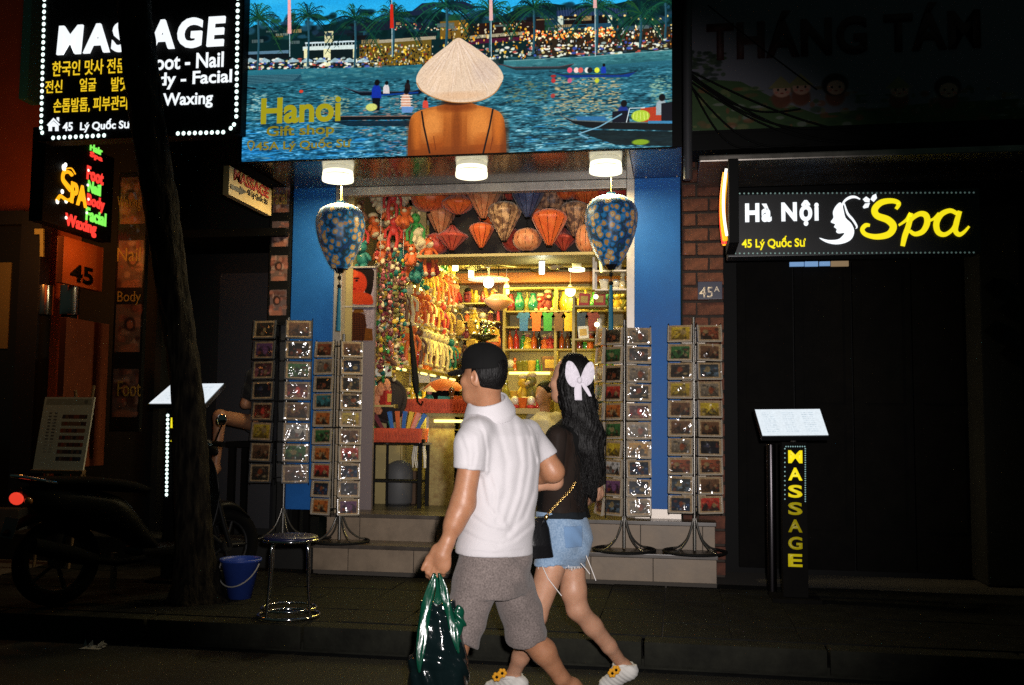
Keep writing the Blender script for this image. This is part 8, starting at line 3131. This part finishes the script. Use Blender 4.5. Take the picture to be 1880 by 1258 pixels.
shell_patch(1052, 984, .045, .050, 'back_pocket', cloth_mat('pocket_denim', (.14, .24, .40), .9, .1, 380, .5), 4.72, 4.86, shw, woc)
fy = MB()
rf = random.Random(17)
for k in range(70):
    px = 988 + k * 1.13
    p = W_(px, 1037 + (3 if px > 1045 else 0), 4.70 + .0 * k)
    fy.tube([p - woc, p - woc + Vector((rf.uniform(-.004, .004), rf.uniform(-.004, .004), -rf.uniform(.006, .022)))], .0009, 4)
for pts in ([(996, 1040), (1006, 1062), (1020, 1080), (1031, 1094)], [(1066, 1034), (1076, 1045), (1083, 1054)], [(1076, 1020), (1086, 1045), (1094, 1066)]):
    fy.tube([W_(a, b, 4.66) - woc for a, b in pts], .0022, 5)
tag(fy.build('frayed_threads', mat('white_thread', (.65, .62, .6), .8), shw), kind='stuff')


def w_hair(P):
    d = ellip(P, whc + UP * .014 - whf * .020, (whr, whf, UP), (.086, .100, .108))
    face = plane(P, whc + whf * .030, whf + UP * .15)
    d = np.maximum(d, face)
    secs = [(W_(1090, 918, 4.78), .008, .008), (W_(1088, 892, 4.78), .034, .026), (W_(1084, 860, 4.77), .068, .048), (W_(1078, 830, 4.76), .092, .062), (W_(1070, 790, 4.76), .102, .070), (W_(1062, 745, 4.77), .094, .074), (W_(1054, 700, 4.78), .084, .076)]
    e = loftd(P, secs, CRh, CFh, 2.0)
    d = smin(d, e, .03)
    ang = (P - V3(whc)) @ V3(CRh)
    wav = np.sin(P[:, 2] * 30 + ang * 12)
    return d + .0014 * np.sin(ang * 210 + 1.6 * wav + 2 * np.sin(P[:, 2] * 17)) + .002 * np.sin(ang * 430 + 5 * wav) + .006 * np.sin(P[:, 2] * 38 + ang * 34) * np.clip((W_(1080, 720).z - P[:, 2]) * 8, 0, 1)


b7_lo, b7_hi = bounds([whc, W_(1078, 960, 4.78)], .17)
sdf_mesh('hair', [(w_hair, b7_lo, b7_hi, .005)], hair_m, wo, woc, 0)
hw_ = MB()
for k in range(240):
    px = rf.gauss(1075, 17)
    y0 = rf.uniform(710, 860)
    pts = [W_(px + rf.uniform(-3, 3) + 6 * math.sin(t * 5 + k), y0 + t * rf.uniform(60, 95), 4.70 + rf.uniform(-.01, .03)) - woc for t in (0, .35, .7, 1)]
    hw_.tube(pts, .0011, 4)
tag(hw_.build('loose_strands', hair_m, wo), kind='stuff')

bow = MB()


def bow_loop(pts, d0, bulge):
    q_ = smooth_path(pts, 4, True)
    cx_ = sum(p[0] for p in q_) / len(q_)
    cy_ = sum(p[1] for p in q_) / len(q_)
    rings = [1.0, .8, .55, .28]
    vv, ff = [], []
    n = len(q_)
    for sgn in (-1, 1):
        off = len(vv)
        for ri_, s in enumerate(rings):
            for k, p in enumerate(q_):
                bl_2 = bulge * (1 - s * s) * sgn + .005 * math.sin(k * 1.7) * s
                vv.append(W_(cx_ + (p[0] - cx_) * s, cy_ + (p[1] - cy_) * s, d0 - bl_2) - woc)
        vv.append(W_(cx_, cy_, d0 - bulge * sgn) - woc)
        for ri_ in range(len(rings) - 1):
            for k in range(n):
                a, b = off + ri_ * n + k, off + ri_ * n + (k + 1) % n
                ff.append((a, b, b + n, a + n))
        base = off + (len(rings) - 1) * n
        for k in range(n):
            ff.append((base + k, base + (k + 1) % n, off + len(rings) * n))
    bow.add(vv, ff, 0, True)


bow_loop([(1066, 697), (1061, 680), (1052, 666), (1043, 663), (1039, 671), (1038, 690), (1044, 705), (1053, 711), (1062, 706)], 4.655, .009)
bow_loop([(1066, 697), (1071, 680), (1079, 667), (1087, 665), (1091, 675), (1091, 692), (1084, 705), (1073, 709)], 4.66, .009)
gz = cloth_mat('white_gauze', (.60, .56, .62), .9, .08, 260, .6, sheen=.3)
bo_ = bow.build('bow', gz, wo)
tail = MB()
for pts in ([(1063, 702, 8), (1061, 715, 13), (1062, 735, 13)], [(1068, 702, 5), (1076, 714, 8), (1084, 728, 4)]):
    q_ = smooth_path(pts, 5)
    vv, ff = [], []
    for i, (px, py, w_) in enumerate(q_):
        for t in (-.5, 0, .5):
            vv.append(W_(px + w_ * t, py, 4.648 + (.006 if t == 0 else 0)) - woc)
    for i in range(len(q_) - 1):
        for j in range(2):
            ff.append((i * 3 + j, i * 3 + 3 + j, i * 3 + 4 + j, i * 3 + 1 + j))
    tail.add(vv, ff, 0, True)
tl_o = tail.build('ribbon_tail', gz, bo_)
tl_o.modifiers.new('thickness', 'SOLIDIFY').thickness = .002
kn_o = MB().ball(W_(1064, 698, 4.645) - woc, (.013, .013, .016), 10, 8).build('knot', gz, bo_)
MB().ball(W_(1012, 718, 4.735) - woc, .005, 8, 6).build('earring', M['steel'], wo)

whs = cloth_mat('white_canvas', (.66, .64, .60), .85, .05, 300, .4)
yl = mat('yellow_felt', (.72, .33, .01), .8)
for nm_, ak, toe, fpx in (('shoe', ak_l, toe_l, [(912, 1243), (922, 1236), (915, 1252), (927, 1248)]), ('shoe', ak_r, toe_r, [(1124, 1236), (1131, 1230), (1126, 1245), (1136, 1240)])):
    def shoe(P, ak=ak, toe=toe):
        heel = ak + (ak - toe).normalized() * .05 - UP * .055
        d = smin(rcone(P, heel, toe, .042, .040), rcone(P, ak - UP * .015, heel, .042, .040), .03)
        d = smin(d, rcone(P, ak - UP * .012, toe.lerp(heel, .45) + UP * .02, .040, .036), .03)
        d = np.maximum(d, plane(P, ak + UP * .012, UP))
        return d + .0015 * np.sin(P[:, 0] * 160 + P[:, 2] * 240)
    lo_, hi_ = bounds([ak, toe], .13)
    lo_[2] = max(-.004, lo_[2])
    so_ = sdf_mesh(nm_, [(shoe, lo_, hi_, .005)], whs, wo, woc)
    dpt = (Vector(ak) - CP).dot(CF) - .055
    fm = MB()
    for px, py in fpx[:2]:
        c_ = W_(px, py, dpt) - woc
        for k in range(6):
            a = k * PI / 3
            fm.ball(c_ + CRh * .014 * math.cos(a) + UP * .014 * math.sin(a), (.010, .005, .010), 7, 5, 0)
        fm.ball(c_ - CFh * .006, .007, 7, 5, 1)
    fm.build('flower', [yl, M['darkwood']], so_)
    MB().tube([ak + Vector((.047 * math.cos(a), .047 * math.sin(a), .004 + .004 * math.sin(3 * a))) - woc for a in np.linspace(0, 2 * PI, 17)[:-1]], .009, 6, closed=True).build('sock_cuff', whs, so_)

hbc = W_(986, 985, 4.62)
hb2 = thing('shoulder_bag', 'small black shoulder bag on a gold chain strap hanging at the woman\'s hip', 'bag', hbc)


def hbag(P):
    secs = [(W_(992, 1022, 4.62), .055, .030), (W_(987, 1000, 4.62), .058, .042), (W_(982, 970, 4.62), .060, .034), (W_(978, 952, 4.62), .052, .022)]
    return loftd(P, secs, (CRh + CFh * .4).normalized(), (CFh - CRh * .4).normalized(), 3.2) - .004


lo_, hi_ = bounds([W_(992, 1022, 4.62), W_(978, 952, 4.62)], .09)
sdf_mesh('pouch', [(hbag, lo_, hi_, .004)], mat('black_leather', (.006, .006, .007), .32, bump=.15, bscale=90), hb2, hbc)
gold = mat('gold_metal', (.65, .42, .14), .25, metal=1.0)
ch = MB()
cps = smooth_path([(1001, 952), (1012, 938), (1030, 918), (1046, 902), (1056, 886)], 8)
for i, (px, py) in enumerate(cps):
    p = W_(px, py, 4.585 + .006 * (i % 2)) - hbc
    ch.tube([p + CRh * .006 * math.cos(a) + (UP if i % 2 else CFh) * .0045 * math.sin(a) + UP * .002 for a in np.linspace(0, 2 * PI, 9)[:-1]], .0016, 4, closed=True)
tag(ch.build('chain', gold, hb2), kind='stuff')
ch2 = MB()
ch2.tube([W_(a, b, 4.60) - hbc for a, b in ((1000, 952), (994, 966), (985, 962), (976, 950))], .006, 6)
ch2.build('strap', M['blackgloss'], hb2)
MB().ball(W_(1003, 950, 4.575) - hbc, (.010, .006, .014), 8, 6).build('clasp', gold, hb2)

def sitter(label, px, py, depth, look, shirt_m, skin_, legs=None, grp=None):
    hc2 = at_d(px, py, depth)
    f, r_ = facing(look)
    base = Vector((hc2.x, hc2.y, 0))
    o = thing('person', label, 'person', base, grp)
    sh = hc2 - UP * .24
    hip = hc2 - UP * .68 - f * .02
    ax = (r_, f, UP)

    def skin_f(P):
        d = ellip(P, hc2, ax, (.075, .092, .105))
        d = smin(d, ellip(P, hc2 + f * .045 - UP * .06, ax, (.05, .05, .06)), .03)
        d = smin(d, rcone(P, hc2 + f * .095 - UP * .01, hc2 + f * .108 - UP * .04, .009, .012), .01)
        d = smin(d, rcone(P, sh + UP * .04, hc2 - UP * .06, .052, .05), .03)
        for sgn in (-1, 1):
            s_ = sh + r_ * sgn * .18
            e_ = s_ - UP * .25 + f * .06 + r_ * sgn * .05
            h_ = hip + f * .26 + UP * .16 + r_ * sgn * .04
            d = smin(d, ellip(P, hc2 + r_ * sgn * .077 - UP * .02, ax, (.01, .02, .03)), .006)
            d = np.minimum(d, smin(rcone(P, s_, e_, .048, .042), rcone(P, e_, h_, .04, .028), .02))
            d = np.minimum(d, hand(P, h_, h_ + (h_ - e_).normalized() * .075, r_ * -sgn, -UP, .015, .4, UP))
        if legs:
            hip2, kn, an, to = legs
            d = np.minimum(d, smin(rcone(P, hip2, kn, .075, .055), rcone(P, kn, an, .052, .032), .03))
            d = np.minimum(d, foot_d(P, an, to, .030))
        else:
            for sgn in (-1, 1):
                kn = hip + f * .42 + r_ * sgn * .1
                an = Vector((kn.x, kn.y, base.z)) + UP * (hip.z - .38)
                d = np.minimum(d, smin(rcone(P, hip + r_ * sgn * .09, kn, .07, .05), rcone(P, kn, an, .05, .035), .02))
        return smin(d, loftd(P, [(hip - UP * .06, .14, .10), (sh, .13, .09)], r_, f), .02)

    pts = [hc2, hip, hip + f * .5, hip - UP * .45] + (list(legs) if legs else [])
    lo2, hi2 = bounds(pts, .3)
    sdf_mesh('body', [(skin_f, lo2, hi2, .010)], skin_, o, base)

    def shirt_f(P):
        d = loftd(P, [(hip - UP * .10, .17, .13), (hip + UP * .1, .165, .12), (sh - UP * .02, .185, .115), (sh + UP * .06, .08, .07)], r_, f)
        for sgn in (-1, 1):
            s_ = sh + r_ * sgn * .17
            d = smin(d, rcone(P, s_, s_ - UP * .18 + f * .05 + r_ * sgn * .04, .066, .06), .02)
        return d + fold(P, (30, 25, 30), (20, 10, 22), 1.2, .004)

    sdf_mesh('shirt', [(shirt_f, lo2, hi2, .010)], shirt_m, o, base)

    def hair_f(P):
        d = ellip(P, hc2 + UP * .018 - f * .014, ax, (.083, .1, .11))
        return smin(d, rcone(P, hc2, sh + UP * .02, .085, .08), .03) if legs else np.maximum(d, plane(P, hc2 + f * .03, f * .8 - UP * .55))

    sdf_mesh('hair', [(hair_f, lo2, hi2, .009)], hair_m, o, base)

    def pants_f(P):
        d = loftd(P, [(hip - UP * .13, .17, .14), (hip + UP * .02, .165, .125)], r_, f)
        if legs:
            return smin(d, np.maximum(rcone(P, legs[0], legs[1], .088, .075), plane(P, legs[0].lerp(legs[1], .35), (legs[1] - legs[0]).normalized())), .03)
        for sgn in (-1, 1):
            kn = hip + f * .42 + r_ * sgn * .1
            an = Vector((kn.x, kn.y, base.z)) + UP * (hip.z - .36)
            d = smin(d, smin(rcone(P, hip + r_ * sgn * .09, kn, .082, .066), rcone(P, kn, an, .064, .05), .02), .02)
        return d

    sdf_mesh('trousers', [(pants_f, lo2, hi2, .010)], cloth_mat('dark_trousers', (.015, .015, .018), .8), o, base)
    return o


sitter('shopkeeper in a cream shirt sitting inside the shop behind the woman', 1000, 722, 9.6, 130, cloth_mat('cream_shirt', (.55, .48, .30), .8), skin_w)
sk = thing('seat_box', 'dark box seat under the shopkeeper inside the shop', 'seat', (at_d(1000, 722, 9.6).x, at_d(1000, 722, 9.6).y, ZS))
zz = at_d(1000, 722, 9.6).z - .68 - .14 - ZS
MB().bb((-.18, -.18, 0), (.18, .18, zz)).build('body', M['darkwood'], sk, bevel=.006)
L_ = (at_y(490, 782, 8.5), at_y(404, 765, 7.72), at_y(396, 858, 7.70), at_y(386, 880, 7.60))
sitter('person in dark clothes sitting bare legged in the dark by the spa door', 503, 642, 8.92, 20, cloth_mat('dark_shirt', (.012, .012, .013), .85), skin_m, legs=L_)
pS = at_d(503, 642, 8.92)
st2 = thing('bench', 'low dark bench in front of the spa behind the postcard rack', 'bench', (pS.x, pS.y, ZP))
MB().bb((-.35, -.17, pS.z - .68 - .14 - ZP - .05), (.35, .17, pS.z - .68 - .14 - ZP)).build('seat', M['darkwood'], st2, bevel=.006)
for sx_ in (-1, 1):
    for sy_ in (-1, 1):
        MB().bb((sx_ * .3 - .025, sy_ * .13 - .025, 0), (sx_ * .3 + .025, sy_ * .13 + .025, pS.z - .68 - .14 - ZP - .051)).build('leg', M['darkwood'], st2)
